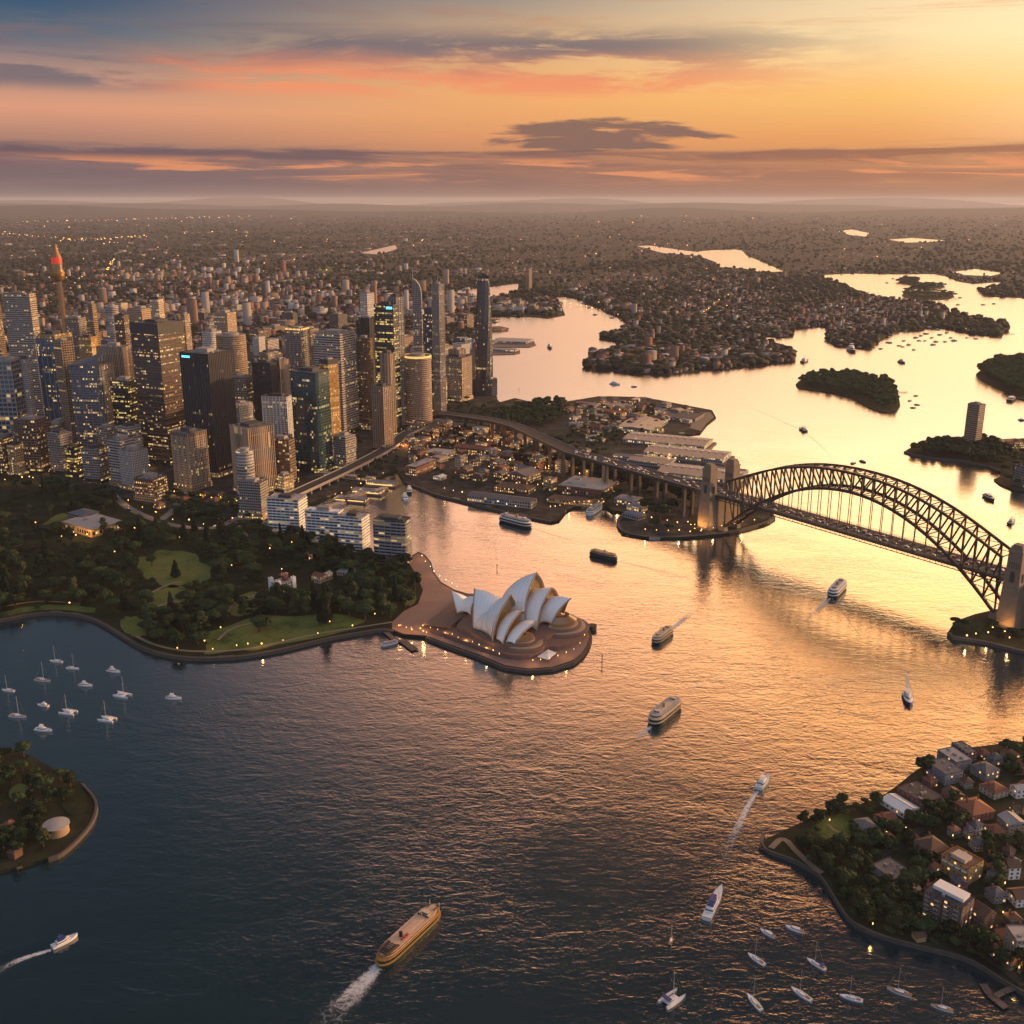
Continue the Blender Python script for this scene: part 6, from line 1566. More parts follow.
# ---------------------------------------------------------------- housing point at lower right
K0 = LZ - .4
house('grey modern apartment block nearest the water with balconies', 'apartment block', 925, 944, 960, 786, 12, 'greywall', 'flat', 'roofgrey', st=4, nL=5, nR=4, name='apartment_block', z0=K0, psi=45)
house('grey flat roofed apartment block behind the nearest one', 'apartment block', 936, 955, 969, 773, 11, 'greywall', 'flat', 'roofpale', st=3, nL=4, nR=4, name='apartment_block', z0=K0, psi=45)
house('dark grey apartment block at the top of the point', 'apartment block', 950, 966, 975, 764, 11, 'brickdark', 'flat', 'roofgrey', st=3, nL=4, nR=3, name='apartment_block', z0=K0, psi=45)
house('grey hip roofed villa with lit bay by the far shore', 'house', 970, 985, 997, 782, 8, 'greywall', 'hip', 'slate', 4, st=2, nL=4, nR=3, name='villa', z0=K0, chim=1, lit=.4)
house('long red brick house with dark flat roof terrace', 'house', 895, 923, 941, 813, 9, 'brick', 'flat', 'roofdark', st=2, nL=6, nR=4, name='long_house', z0=K0, psi=38)
house('white roofed low villa in front of the long red house', 'house', 880, 904, 917, 819, 5, 'white', 'gable', 'white', 2.6, st=1, nL=5, nR=3, name='villa', z0=K0, psi=38)
house('small pale hip roofed cottage beside the lawn', 'house', 853, 862, 875, 833, 4.5, 'cream', 'hip', 'metalroof', 2.8, st=1, nL=2, nR=3, name='cottage', z0=K0)
house('pink gabled cottage beside the white roofed villa', 'house', 873, 884, 897, 829, 5, 'beige', 'gable', 'tile_red', 3, st=1, nL=3, nR=2, name='cottage', z0=K0, chim=1)
house('big orange tiled mansion with hip roof', 'house', 953, 972, 991, 824, 8, 'brick', 'hip', 'tile_orange', 6, st=2, nL=5, nR=5, name='mansion', z0=K0, chim=2)
house('dark red hip roofed house behind the mansion', 'house', 979, 994, 1006, 800, 6, 'cream', 'hip', 'tile_red', 4, st=2, nL=4, nR=3, name='house', z0=K0, chim=1)
house('white gabled house at right edge above the mansion', 'house', 1009, 1016, 1024, 799, 8, 'white', 'gable', 'roofpale', 3, st=2, nL=2, nR=2, name='house', z0=K0)
house('reddish house with terrace right of the mansion', 'house', 983, 992, 1003, 840, 6, 'beige', 'hip', 'tile_red', 3.5, st=2, nL=3, nR=3, name='house', z0=K0)
house('beige three storey house with pale roof at right', 'house', 996, 1008, 1022, 836, 10, 'beige', 'gable', 'roofpale', 3, st=3, nL=3, nR=3, name='house', z0=K0)
house('dark roofed hall with crossed gables behind the slope trees', 'hall', 912, 930, 947, 863, 8, 'brickdark', 'hip', 'tile_brown', 6, st=2, nL=4, nR=3, name='hall', z0=K0)
o, lx, ly = house('ochre apartment block with white windows and roof terrace', 'apartment block', 940, 967, 979, 886, 15, 'yellow', 'flat', 'tile_brown', st=4, nL=5, nR=3, name='apartment_block', z0=K0, lit=.25, ww=2.0)
for k in range(4):
    mb = MB(); mb.box(-lx / 2 - .9, (k - 1.5) * ly / 4.3, 10.6, 1.8, ly / 6, .3); mb.box(-lx / 2 - 1.7, (k - 1.5) * ly / 4.3, 10.9, .15, ly / 6, 1.0); mb.build('balcony', M['white'], o)
mb = MB(); mb.box(-lx * .1, 0, 14.4, lx * .5, ly * .5, 3.0); mb.build('penthouse', M['cream'], o)
o, lx, ly = house('tall brown brick apartment block with white roof terrace', 'apartment block', 921, 958, 968, 938, 24, 'brickdark', 'flat', 'roofdark', st=7, nL=6, nR=3, name='apartment_block', z0=K0, psi=22, ww=2.2, lit=.12)
for s in range(1, 7):
    for k in range(4):
        u = ((k + .5) / 4 - .5) * ly; mb = MB(); mb.box(-lx / 2 - 1.0, u, s * 24 / 7 - .1, 2.0, ly / 7.5, .25); mb.box(-lx / 2 - 1.9, u, s * 24 / 7 + .15, .15, ly / 7.5, 1.0); mb.build('balcony', M['concrete'], o)
mb = MB(); mb.box(lx * .15, 0, 23.4, lx * .55, ly * .8, 2.6); mb.build('roof_terrace', M['white'], o)
house('dark gabled terrace right of the tall brown block', 'house', 968, 982, 992, 933, 12, 'brickdark', 'gable', 'tile_brown', 5, st=3, nL=4, nR=2, name='house', z0=K0, psi=36)
house('dark flat roofed house with white skylight on the slope', 'house', 870, 893, 909, 886, 6, 'greywall', 'flat', 'slate', st=2, nL=5, nR=3, name='house', z0=K0, psi=36)
house('narrow white gabled house behind the ochre block', 'house', 1001, 1008, 1018, 880, 10, 'white', 'gable', 'tile_brown', 4, st=3, nL=2, nR=2, name='house', z0=K0)
house('white walled house with dark gable at right edge', 'house', 1005, 1016, 1030, 908, 7, 'white', 'gable', 'tile_brown', 4, st=2, nL=3, nR=3, name='house', z0=K0)
o, lx, ly = house('sunlit beige apartment block with deep balconies at right edge', 'apartment block', 1001, 1013, 1034, 966, 20, 'beige', 'flat', 'roofpale', st=6, nL=2, nR=5, name='apartment_block', z0=K0, lit=.2)
for s in range(1, 6):
    for k in range(3): u = ((k + .5) / 3 - .5) * lx; mb = MB(); mb.box(u, -ly / 2 - 1.1, s * 20 / 6 - .1, lx / 4.6, 2.2, .25); mb.box(u, -ly / 2 - 2.1, s * 20 / 6 + .15, lx / 4.6, .15, 1.0); mb.build('balcony', M['cream'], o)
house('beige cottage between the grey block and the long red house', 'house', 941, 951, 963, 803, 5, 'beige', 'gable', 'tile_brown', 3, st=1, nL=2, nR=2, name='cottage', z0=K0)
house('small yellow lit boat shed on the shore below the tall block', 'boat shed', 911, 917, 925, 943, 4, 'lit_gallery', 'gable', 'tile_brown', 2, name='boat_shed', z0=K0)
house('tan cottage under the reddish house', 'house', 976, 982, 989, 842, 5, 'cream', 'flat', 'roofpale', st=1, nL=2, nR=2, name='cottage', z0=K0)
house('brown roofed house right of the ochre block', 'house', 981, 990, 1000, 872, 8, 'beige', 'hip', 'tile_brown', 4, st=2, nL=3, nR=3, name='house', z0=K0, chim=1)
house('grey tiled house among trees below the narrow white house', 'house', 984, 994, 1004, 905, 7, 'greywall', 'hip', 'slate', 4, st=2, nL=3, nR=3, name='house', z0=K0, chim=1)
house('red tiled house at right edge behind the beige house', 'house', 1016, 1024, 1036, 852, 8, 'brick', 'hip', 'tile_red', 4, st=2, nL=2, nR=3, name='house', z0=K0)
house('low red tiled house at right edge by the far shore', 'house', 1012, 1022, 1036, 775, 6, 'brick', 'hip', 'tile_red', 4, st=1, nL=2, nR=3, name='house', z0=K0)


for q in [(1000, 1008, 1018, 762, 6, 'cream', 'tile_red', 'cream house with red roof on the far shore of the point'), (985, 993, 1002, 766, 6, 'greywall', 'slate', 'grey house with slate roof on the far shore of the point'), (1022, 1030, 1042, 822, 8, 'cream', 'tile_brown', 'cream house with brown roof at the right edge'),
          (1024, 1034, 1046, 940, 9, 'brick', 'tile_red', 'red brick house with red roof low at right edge'), (903, 910, 918, 845, 5, 'brick', 'tile_brown', 'brown roofed brick cottage left of the crossed gable hall'), (878, 886, 895, 846, 5, 'cream', 'tile_red', 'cream cottage with red roof below the pink cottage'),
          (968, 975, 984, 852, 6, 'cream', 'slate', 'cream house with slate roof below the mansion'), (1002, 1010, 1020, 930, 7, 'brickdark', 'tile_brown', 'dark brick house between the white walled house and the beige block'), (985, 992, 1000, 958, 5, 'cream', 'tile_red', 'cream cottage with red roof left of the sunlit beige block')]:
    house(q[7], 'house', q[0], q[1], q[2], q[3], q[4], q[5], 'hip', q[6], 3.4, st=2 if q[4] > 5 else 1, nL=3, nR=3, name='house', z0=K0, chim=1)


KR = random.Random(9); k = made = 0
while made < 26 and k < 5000:
    k += 1; a, b = KR.uniform(905, 1040), KR.uniform(752, 975)
    if not inpoly([a], [b], [(905, 800), (930, 772), (960, 756), (1040, 750), (1040, 990), (1000, 966), (975, 945), (915, 935), (905, 900), (925, 860), (915, 830)])[0]: continue
    X, Y = P(a, b, K0); w = KR.uniform(5, 8.5)
    if any((X - u) ** 2 + (Y - v) ** 2 < (q + 5.2) ** 2 for u, v, q in HOUSES): continue
    made += 1; wl, cn = KR.choice([('cream', 'cream'), ('white', 'white'), ('brick', 'red brick'), ('beige', 'beige'), ('brickdark', 'dark brick')]); rm, rn = KR.choice([('tile_red', 'red'), ('tile_brown', 'brown'), ('slate', 'slate'), ('tile_orange', 'orange')])
    o, _, _ = house('x', 'house', a - w, a - w + 2 * w * KR.uniform(.4, .65), a + w, b + 4, KR.choice([4, 6, 7]), wl, KR.choice(('hip', 'gable')), rm, KR.uniform(2.5, 4), name='house', z0=K0, st=2, nL=3, nR=3, chim=1)
    many(o, f'{cn} house with {rn} roof', f'{cn} houses with {rn} roofs', 'house', 'houses packed on the housing point', 'at lower right')


def jetty(label, pts, w=4, z=1.8, name='jetty', pile=6):
    o = thing(name, (*P(*pts[0], z), 0)); tag(o, label, 'jetty'); b = Vector((*P(*pts[0], z), 0)); ws = [Vector((*P(x, y, z), z)) - b for x, y in pts]
    mb = MB()
    for a, c in zip(ws, ws[1:]): mb.beam(a, c, w, .6)
    mb.build('deck', M['timber'], o)
    for a, c in zip(ws, ws[1:]):
        d = (c - a).normalized(); n = max(1, int((c - a).length / pile)); s = Vector((-d.y, d.x, 0)) * w * .45; mb = MB()
        for k in range(n + 1):
            p = a + (c - a) * k / n
            for q in (s, -s): mb.tube((p.x + q.x, p.y + q.y, -2), (p.x + q.x, p.y + q.y, z + 1.0), .25, n=6)
        mb.build('piles', M['bark'], o)
    return o


jetty('grey T shaped jetty with pontoon at the bottom right corner', [(1018, 986), (1003, 992), (995, 996)], 4)
jetty('long floating pontoon at the end of the bottom right jetty', [(983, 984), (990, 995), (1006, 1008)], 5, 1.2, 'pontoon')
jetty('dark timber jetty off the opera forecourt', [(386, 632), (394, 639), (404, 642)], 6)
jetty('small square ferry pontoon off the opera forecourt', [(403, 641), (415, 650)], 9, 1.4, 'pontoon')
jetty('short timber jetty under the left headland', [(12, 858), (20, 868)], 4)
jetty('short curved jetty at the tip of the housing point', [(771, 850), (761, 848), (763, 833)], 3)
jetty('jetty on the right side of the island in mid harbour', [(897, 392), (907, 392)], 5)
jetty('thin jetty off the far peninsula point', [(1004, 333), (1014, 334)], 6)
house('dark gatehouse on the short left jetty', 'gatehouse', 9, 15, 23, 860, 5, 'brickdark', 'hip', 'tile_brown', 2.5, name='gatehouse', z0=K0)

# ---------------------------------------------------------------- boats
def outline(L, B, n=14, p=2.6, stern=.75, fx=0.0):
    """deck outline, bow towards +x"""
    t = [i / n for i in range(n + 1)]; top = []
    for q in t:
        x = -L / 2 + L * q; w = B / 2 * min(1, (stern + (1 - stern) * min(1, q / .25))) * (1 - max(0, (q - .45) / .55) ** p) ; top.append((x + fx, max(w, .02)))
    return [(x, -w) for x, w in top] + [(x, w) for x, w in top[::-1]]


def double_end(L, B, n=9, e=.22):
    r = []; c = L / 2 - L * e
    for s, sg in ((1, 1), (-1, -1)):
        for k in range(n + 1):
            t = -math.pi / 2 + math.pi * k / n; r.append((sg * (c + L * e * math.cos(t) ** .8 if abs(math.cos(t)) > 1e-6 else c), sg * B / 2 * math.sin(t)))
    return r


def hull(mb, L, B, H, stern=.75, p=2.4, sheer=.25, draft=.4):
    n = 14; lo = outline(L * .94, B * .72, n, p, stern * .8, -L * .02); hi = outline(L, B, n, p, stern); m = len(hi); mid = outline(L * .98, B * .93, n, p, stern, -L * .005)
    sh = lambda x: H * (1 + sheer * max(0, x / (L / 2)) ** 2)
    vs = [(x, y, -draft) for x, y in lo] + [(x, y, H * .35) for x, y in mid] + [(x, y, sh(x)) for x, y in hi]
    fs = [(r * m + i, r * m + (i + 1) % m, (r + 1) * m + (i + 1) % m, (r + 1) * m + i) for r in range(2) for i in range(m)]
    mb.add(vs, fs); return [(x * .97, y * .93, sh(x) - .12) for x, y in hi]


def place(stern, bow, z=0):
    a, b = P(*stern, z), P(*bow, z); return ((a[0] + b[0]) / 2, (a[1] + b[1]) / 2, 0), math.atan2(b[1] - a[1], b[0] - a[0]), math.dist(a, b)


def sloop(loc, yaw, L, tone='hullwhite', cover=None, cat=False):
    o = thing('catamaran' if cat else 'sailing_yacht', loc, yaw); B = L * (.52 if cat else .29); mb = MB(); H = L * .085
    if cat:
        for s in (-1, 1):
            m2 = MB(); d = hull(m2, L, L * .14, H * 1.2, .6, 2.2); mb.add([(x, y + s * B * .38, z) for x, y, z in m2.v], m2.f)
            mb.add([(x, y + s * B * .38, z) for x, y, z in d], [tuple(range(len(d)))])
        mb.build('hull', M[tone], o); mb = MB(); mb.box(-L * .08, 0, H * .8, L * .55, B * .84, H * .5); mb.build('deck', M['white'], o)
        mb = MB(); mb.prism(outline(L * .36, B * .62, 8, 2, .9, -L * .05), H * 1.3, H * 2.2, [(x * .9, y * .86) for x, y in outline(L * .36, B * .62, 8, 2, .9, -L * .05)]); mb.build('cabin', M['white'], o)
        mb = MB(); mb.prism([(x, y) for x, y in outline(L * .365, B * .60, 8, 2, .9, -L * .05)], H * 1.55, H * 1.9, cap=False); mb.build('cabin_window', M['glassblue'], o); zc = H * 2.2
    else:
        d = hull(mb, L, B, H); mb.build('hull', M[tone], o); mb = MB(); mb.add(d, [tuple(range(len(d)))]); mb.build('deck', M['deck'] if R.random() < .3 else M['white'], o)
        q = outline(L * .42, B * .55, 8, 2, .8, L * .02); mb = MB(); mb.prism(q, H * .85, H * 1.5, [(x * .92 + .01, y * .85) for x, y in q]); mb.build('cabin', M['white'], o)
        mb = MB(); mb.prism([(x * 1.005, y * .97) for x, y in q], H * 1.05, H * 1.3, cap=False); mb.build('cabin_window', M['glassblue'], o)
        mb = MB(); mb.box(-L * .31, 0, H * .92, L * .2, B * .5, .1); mb.build('cockpit', M['deck'], o); zc = H * 1.4
    mz = L * 1.22; mb = MB(); mb.tube((L * .06, 0, H * .7), (L * .06, 0, mz), L * .013, L * .008, 7); mb.beam((L * .06, -B * .25, mz * .6), (L * .06, B * .25, mz * .6), .09, .09); mb.build('mast', M['mast'], o)
    mb = MB(); mb.tube((L * .05, 0, zc + L * .06), (-L * .36, 0, zc + L * .055), L * .012, n=6); mb.tube((L * .04, 0, zc + L * .085), (-L * .35, 0, zc + L * .075), L * .022, L * .014, 8); mb.build('boom', M[cover or 'white'], o)
    mb = MB(); mb.tube((L * .06, 0, mz), (L * .48, 0, H * 1.2), .02, n=4); mb.tube((L * .06, 0, mz), (-L * .48, 0, H), .02, n=4); mb.build('rigging', M['mast'], o)
    if cover:
        mb = MB(); mb.box(-L * .30, 0, zc + H * .9, L * .18, B * .7, .15); mb.build('bimini', M[cover], o)
    return o


def cruiser(loc, yaw, L, tone='hullwhite', cover=None, fly=True, name='motor_cruiser', slim=False):
    o = thing(name, loc, yaw); B, H = (L * .19, L * .07) if slim else (L * .32, L * .11); mb = MB(); d = hull(mb, L, B, H, .92, 2.6, .35); mb.build('hull', M[tone], o)
    mb = MB(); mb.add(d, [tuple(range(len(d)))]); mb.build('deck', M['white'] if tone != 'hulldark' else M['creampaint'], o)
    q = outline(L * .56, B * .76, 8, 2.2, .95, -L * .06); mb = MB(); mb.prism(q, H * .85, H * 1.9, [(x * .9 - L * .012, y * .86) for x, y in q]); mb.build('cabin', M['white'], o)
    q2 = [(x * .985, y * .975) for x, y in q]; mb = MB(); mb.prism(q2, H * 1.25, H * 1.62, cap=False); mb.build('cabin_window', M['glassblue'], o)
    if fly:
        q3 = outline(L * .34, B * .60, 8, 2.2, .95, -L * .10); mb = MB(); mb.prism(q3, H * 1.9, H * 2.4, [(x * .95, y * .95) for x, y in q3]); mb.build('flybridge', M[cover or 'white'], o)
        mb = MB(); mb.box(-L * .12, 0, H * 3.1, L * .2, B * .5, .12); [mb.tube((-L * .12 + a * L * .09, b * B * .23, H * 2.3), (-L * .12 + a * L * .09, b * B * .23, H * 3.1), .05, n=4) for a in (-1, 1) for b in (-1, 1)]; mb.build('hardtop', M[cover or 'white'], o)
    mb = MB(); mb.tube((-L * .16, 0, H * 2.3), (-L * .18, 0, H * 4.3), .06, n=5); mb.build('aerial', M['mast'], o)
    mb = MB(); mb.box(-L * .40, 0, H * .9, L * .16, B * .78, .08); mb.build('cockpit', M['deck'], o)
    mb = MB(); pts = [(x * .98, y * .96, z + .8) for x, y, z in d if x > 0]; [mb.beam(a, b, .06, .06) for a, b in zip(pts, pts[1:]) if abs(a[0] - b[0]) < L * .2]; mb.build('bow_rail', M['mast'], o)
    return o


def ferry(loc, yaw, L, label, hullm='hullgreen', band='yellowpaint', roofm='deckroof', big=False, wall='creampaint'):
    o = thing('ferry', loc, yaw); tag(o, label, 'ferry'); B = L * (.20 if big else .27); u = L * .036 if big else L * .05
    de = double_end; mb = MB(); mb.prism([(x * .95, y * .8) for x, y in de(L, B)], -.6, u * .8, de(L, B)); mb.prism(de(L, B), u * .8, u * 1.25, cap=True); mb.build('hull', M[hullm], o)
    mb = MB(); mb.prism(de(L * 1.01, B * 1.03), u * 1.25, u * 1.5, bottom=True); mb.build('lower_belt', M[band], o)
    q = de(L * .955, B * .93); mb = MB(); mb.prism(q, u * 1.5, u * 2.45, cap=False); mb.build('lower_saloon', M[hullm], o)
    mb = MB(); mb.prism(grow(q, .05), u * 1.85, u * 2.22, cap=False); mb.build('saloon_window', M['glassdark'], o)
    mb = MB(); mb.prism(de(L * .975, B * .99), u * 2.45, u * 2.72, bottom=True); mb.build('upper_belt', M[band], o)
    q = de(L * .86, B * .80); mb = MB(); mb.prism(q, u * 2.72, u * 3.6, cap=False); mb.build('upper_saloon', M[wall], o)
    mb = MB(); mb.prism(grow(q, .05), u * 2.98, u * 3.42, cap=False); mb.build('saloon_window', M['glassdark'], o)
    mb = MB(); mb.prism(de(L * .89, B * .86), u * 3.6, u * 3.8, bottom=True); mb.build('roof', M[roofm], o)
    mb = MB(); rr = de(L * .955, B * .965)
    for i, (x, y) in enumerate(rr):
        x2, y2 = rr[(i + 1) % len(rr)]; n = max(1, int(math.dist((x, y), (x2, y2)) / 2.4))
        for k in range(n): t = k / n; mb.tube((x + (x2 - x) * t, y + (y2 - y) * t, u * 2.72), (x + (x2 - x) * t, y + (y2 - y) * t, u * 3.62 if (k % 3 == 0 and big) else u * 3.1), .07, n=4)
        mb.beam((x, y, u * 3.1), (x2, y2, u * 3.1), .1, .1)
    mb.build('deck_railing', M['white'] if not big else M[band], o)
    for s in ((1, -1) if not big else (1,)):
        wx = s * L * .30; mb = MB(); mb.prism([(wx + s * x, s * y) for x, y in outline(L * .075, B * .42, 6, 2.4, .9)], u * 3.8, u * 4.6, [(wx + s * x * .9, s * y * .88) for x, y in outline(L * .075, B * .42, 6, 2.4, .9)]); w_ = mb.build('wheelhouse', M[wall], o)
        mb = MB(); mb.prism([(wx + s * x * 1.0, s * y * .985) for x, y in outline(L * .075, B * .42, 6, 2.4, .9)], u * 4.05, u * 4.4, cap=False); mb.build('wheelhouse_window', M['glassdark'], w_)
    mb = MB(); mb.lathe([(u * .55, u * 3.8), (u * .5, u * 5.2), (u * .55, u * 5.25), (u * .3, u * 5.3)], 12, -L * (.13 if big else .05)); mb.build('funnel', M['yellowpaint'] if not big else M['hulldark'], o)
    mb = MB(); mb.tube((L * .22, 0, u * 3.8), (L * .22, 0, u * 6.4), .14, .08, 6); mb.build('mast', M['white'], o)
    if big:
        q = [(-L * .43, -B * .36), (-L * .24, -B * .38), (-L * .24, B * .38), (-L * .43, B * .36)]; mb = MB(); mb.prism(q, u * 3.82, u * 3.9); mb.build('aft_sun_deck', M['tile_brown'], o)
        mb = MB(); [mb.box(-L * .41 + i * L * .028, j * B * .17, u * 3.9, .7, B * .13, .7) for i in range(6) for j in (-1, 0, 1)]; mb.build('deck_seats', M['steel_dark'], o)
        for k in range(3): mb = MB(); mb.box(-L * .16 + k * 2.6, -B * .22, u * 3.8, 1.6, 1.6, 1.1); mb.build('life_raft', M['red'], o)
        mb = MB(); [mb.box(L * .40, s * B * .22, u * 3.8, 5, .35, .9) for s in (-1, 1)]; mb.box(L * .24, 0, u * 3.8, .5, B * .7, 1.1); mb.build('bridge_screen', M['steel_dark'], o)
        for s in (-1, 1): mb = MB(); mb.tube((L * .44, s * B * .30, u * 2.7), (L * .44, s * B * .30, u * 5.4), .12, n=5); mb.build('flagpole', M['white'], o)
    mb = MB(); mb.prism([(x * .9, y * .55) for x, y in de(L * .80, B * .7)], u * 3.8, u * 3.92); mb.build('roof_walkway', M['cream'] if not big else M[roofm], o)
    return o


def wake(pts, w0, w1, label=None, mat='foam'):
    ps = [Vector((*P(x, y, .3), .3)) for x, y in smooth(pts, 2)]; n = len(ps); mb = MB(); d0 = [0]
    for a, b in zip(ps, ps[1:]): d0.append(d0[-1] + (b - a).length)
    prev = None
    for i, p in enumerate(ps):
        d = (ps[min(i + 1, n - 1)] - ps[max(i - 1, 0)]).normalized(); s = Vector((-d.y, d.x, 0)); t = d0[i] / d0[-1]; w = w0 + (w1 - w0) * t
        cur = (p + s * w / 2, p - s * w / 2, t)
        if prev: mb.add([prev[0], cur[0], cur[1], prev[1]], [(0, 1, 2, 3)], [[(prev[2], 1), (t, 1), (t, 0), (prev[2], 0)]])
        prev = cur
    o = stuff(mb.build('wake_foam', M[mat])); tag(o, label or 'white foam wake', 'wake'); return o


ferry(*place((378, 967), (438, 911), 2), 'big green ferry with ochre bands and tan roof at bottom', big=True, wall='creampaint')
wake([(380, 965), (362, 984), (345, 1002), (306, 1046)], 12, 38, 'foaming wake behind the big green ferry')
ferry(*place((651, 725), (678, 703), 2), 'dark hulled ferry with cream decks in the middle of the harbour', 'hulldark', 'creampaint', 'roofpale')
wake([(651, 726), (643, 734), (628, 746)], 6, 14, 'short wake behind the middle ferry')
ferry(*place((671, 630), (654, 643), 2), 'small dark ferry with cream roof heading to lower left', 'hulldark', 'creampaint', 'creampaint')
wake([(672, 629), (682, 620), (700, 606)], 6, 20, 'pale wake behind the small dark ferry')
ferry(*place((831, 597), (843, 584), 2), 'white topped ferry leaving a bright wake below the bridge', 'hulldark', 'white', 'white')
wake([(830, 598), (818, 610), (800, 628)], 6, 17, 'bright wake behind the white topped ferry')
ferry(*place((617, 560), (590, 553), 2), 'dark ferry with ochre roof between the opera house and the bridge', 'hulldark', 'hulldark', 'yellowpaint')
wake([(618, 561), (650, 568), (700, 582), (740, 596)], 6, 24, 'long pale wake behind the ochre roofed ferry', 'foam_faint')
ferry(*place((531, 527), (500, 519), 2), 'white cruise ferry beside the western quay', 'hulldark', 'white', 'roofpale', wall='white')
wake([(532, 528), (560, 537), (620, 553)], 5, 16, 'faint wake behind the white cruise ferry', 'foam_faint')
ferry(*place((398, 641), (381, 645), 2), 'white ferry docked at the forecourt jetty', 'hullwhite', 'white', 'roofpale', wall='white')
ferry(*place((588, 515), (600, 507), 2), 'small white ferry moored at the western cove', 'hullwhite', 'white', 'roofpale', wall='white')
for q in [((322, 512), (346, 505)), ((345, 502), (366, 495)), ((372, 494), (388, 489)), ((335, 515), (356, 509))]:
    o = ferry(*place(*q, 2), 'x', 'hullgreen', 'yellowpaint', 'roofpale'); many(o, 'docked ferry', 'docked ferries', 'ferry', 'ferries docked at the quay head', 'between the wharves at the quay head')

BT = [(cruiser, (758, 790), (769, 777), {}, 'white motor cruiser with forked wake right of middle'), (cruiser, (52, 949), (78, 936), {'cover': 'hullblue'}, 'white and blue motor cruiser at lower left'),
      (cruiser, (706, 921), (722, 888), {'cover': 'hullblue', 'slim': True, 'name': 'launch'}, 'long white launch with blue cover heading away at bottom'), (cruiser, (906, 694), (910, 707), {'tone': 'hullblue'}, 'blue hulled launch with white wheelhouse below the bridge'),
      (cruiser, (806, 432), (799, 429), {'tone': 'hulldark'}, 'dark motor boat trailing a long thin wake beyond the bridge'), (cruiser, (610, 384), (620, 385), {}, 'pale work boat near the far peninsula'),
      (cruiser, (631, 387), (637, 387), {'tone': 'hulldark', 'fly': False}, 'small dark boat right of the pale work boat'), (cruiser, (985, 496), (994, 502), {'tone': 'hulldark', 'fly': False}, 'dark long boat off the right hand wharf'),
      (cruiser, (1009, 525), (1014, 521), {'tone': 'hulldark'}, 'dark boat near the right edge above the bridge'), (cruiser, (851, 464), (856, 463), {'tone': 'hulldark', 'fly': False}, 'small boat left of a pair just over the arch'),
      (cruiser, (860, 461), (866, 463), {'tone': 'hulldark', 'fly': False}, 'small boat right of a pair just over the arch'), (cruiser, (406, 501), (404, 496), {}, 'white water taxi in the quay'), (cruiser, (409, 494), (410, 489), {'tone': 'hulldark'}, 'dark water taxi at the quay edge'),
      (cruiser, (899, 362), (905, 364), {'tone': 'hulldark'}, 'dark boat under way left of the right headland'), (cruiser, (802, 363), (808, 361), {'tone': 'hulldark'}, 'small dark boat above the mid harbour island'),
      (cruiser, (849, 350), (855, 353), {'tone': 'hulldark'}, 'small dark boat below the peninsula cove'), (cruiser, (549, 347), (551, 349), {'tone': 'hulldark'}, 'tiny dark boat in the city side bay'), (cruiser, (1018, 420), (1026, 421), {'tone': 'hulldark'}, 'dark boat at the right edge over the wharf'),
      (cruiser, (1009, 402), (1014, 399), {'tone': 'hulldark', 'fly': False}, 'dark boat under the right headland')]
for fn, a, b, kw, lab in BT:
    o = fn(*place(a, b), **kw); tag(o, lab, 'boat')
wake([(757, 791), (749, 804), (740, 822), (722, 862), (712, 886)], 6, 15, 'forked wake behind the white motor cruiser')
wake([(51, 950), (30, 956), (4, 966), (-30, 990)], 5, 12, 'wake behind the white and blue cruiser')
wake([(908, 692), (907, 680), (906, 664)], 4, 10, 'short wake behind the blue hulled launch')
wake([(799, 429), (775, 418), (740, 403)], 5, 22, 'thin wake behind the dark motor boat', 'foam_faint'); wake([(806, 433), (822, 446), (840, 466)], 4, 18, 'faint trail below the dark motor boat', 'foam_faint')
for a_, l_, r_, w_, nm in [((758, 791), (690, 846), (800, 862), 3.2, 'the white motor cruiser'), ((831, 597), (778, 640), (880, 668), 3.0, 'the white topped ferry'), ((651, 726), (580, 742), (640, 800), 3.0, 'the middle ferry')]:
    for q_, s_ in ((l_, 'left'), (r_, 'right')): wake([a_, ((a_[0] + q_[0]) / 2 + 3, (a_[1] + q_[1]) / 2), q_], 2.0, w_ * 2.2, f'thin {s_} wave line spreading behind {nm}', 'foam_faint')
# moored boats, left bay
for i, (x, y, k, l) in enumerate([(8, 691, 's', 13), (56, 662, 's', 14), (73, 669, 's', 13), (43, 681, 's', 16), (86, 686, 'm', 14), (114, 672, 'm', 15), (123, 696, 'c', 16), (174, 699, 'm', 15), (43, 706, 'm', 11), (68, 713, 'c', 15), (18, 717, 's', 16), (107, 720, 'c', 15), (44, 731, 'm', 16)]):
    loc = (*P(x, y), 0); yaw = math.radians(R.choice((-12, -20, -8, 168, -25)))
    l *= 1.15; o = sloop(loc, yaw, l, cat=(k == 'c')) if k != 'm' else cruiser(loc, yaw, l)
    nm = {'s': ('white sailing yacht', 'white sailing yachts'), 'c': ('white catamaran', 'white catamarans'), 'm': ('white motor cruiser', 'white motor cruisers')}[k]
    many(o, *nm, 'boat', 'boats moored in the left bay', 'moored in the dark left bay')
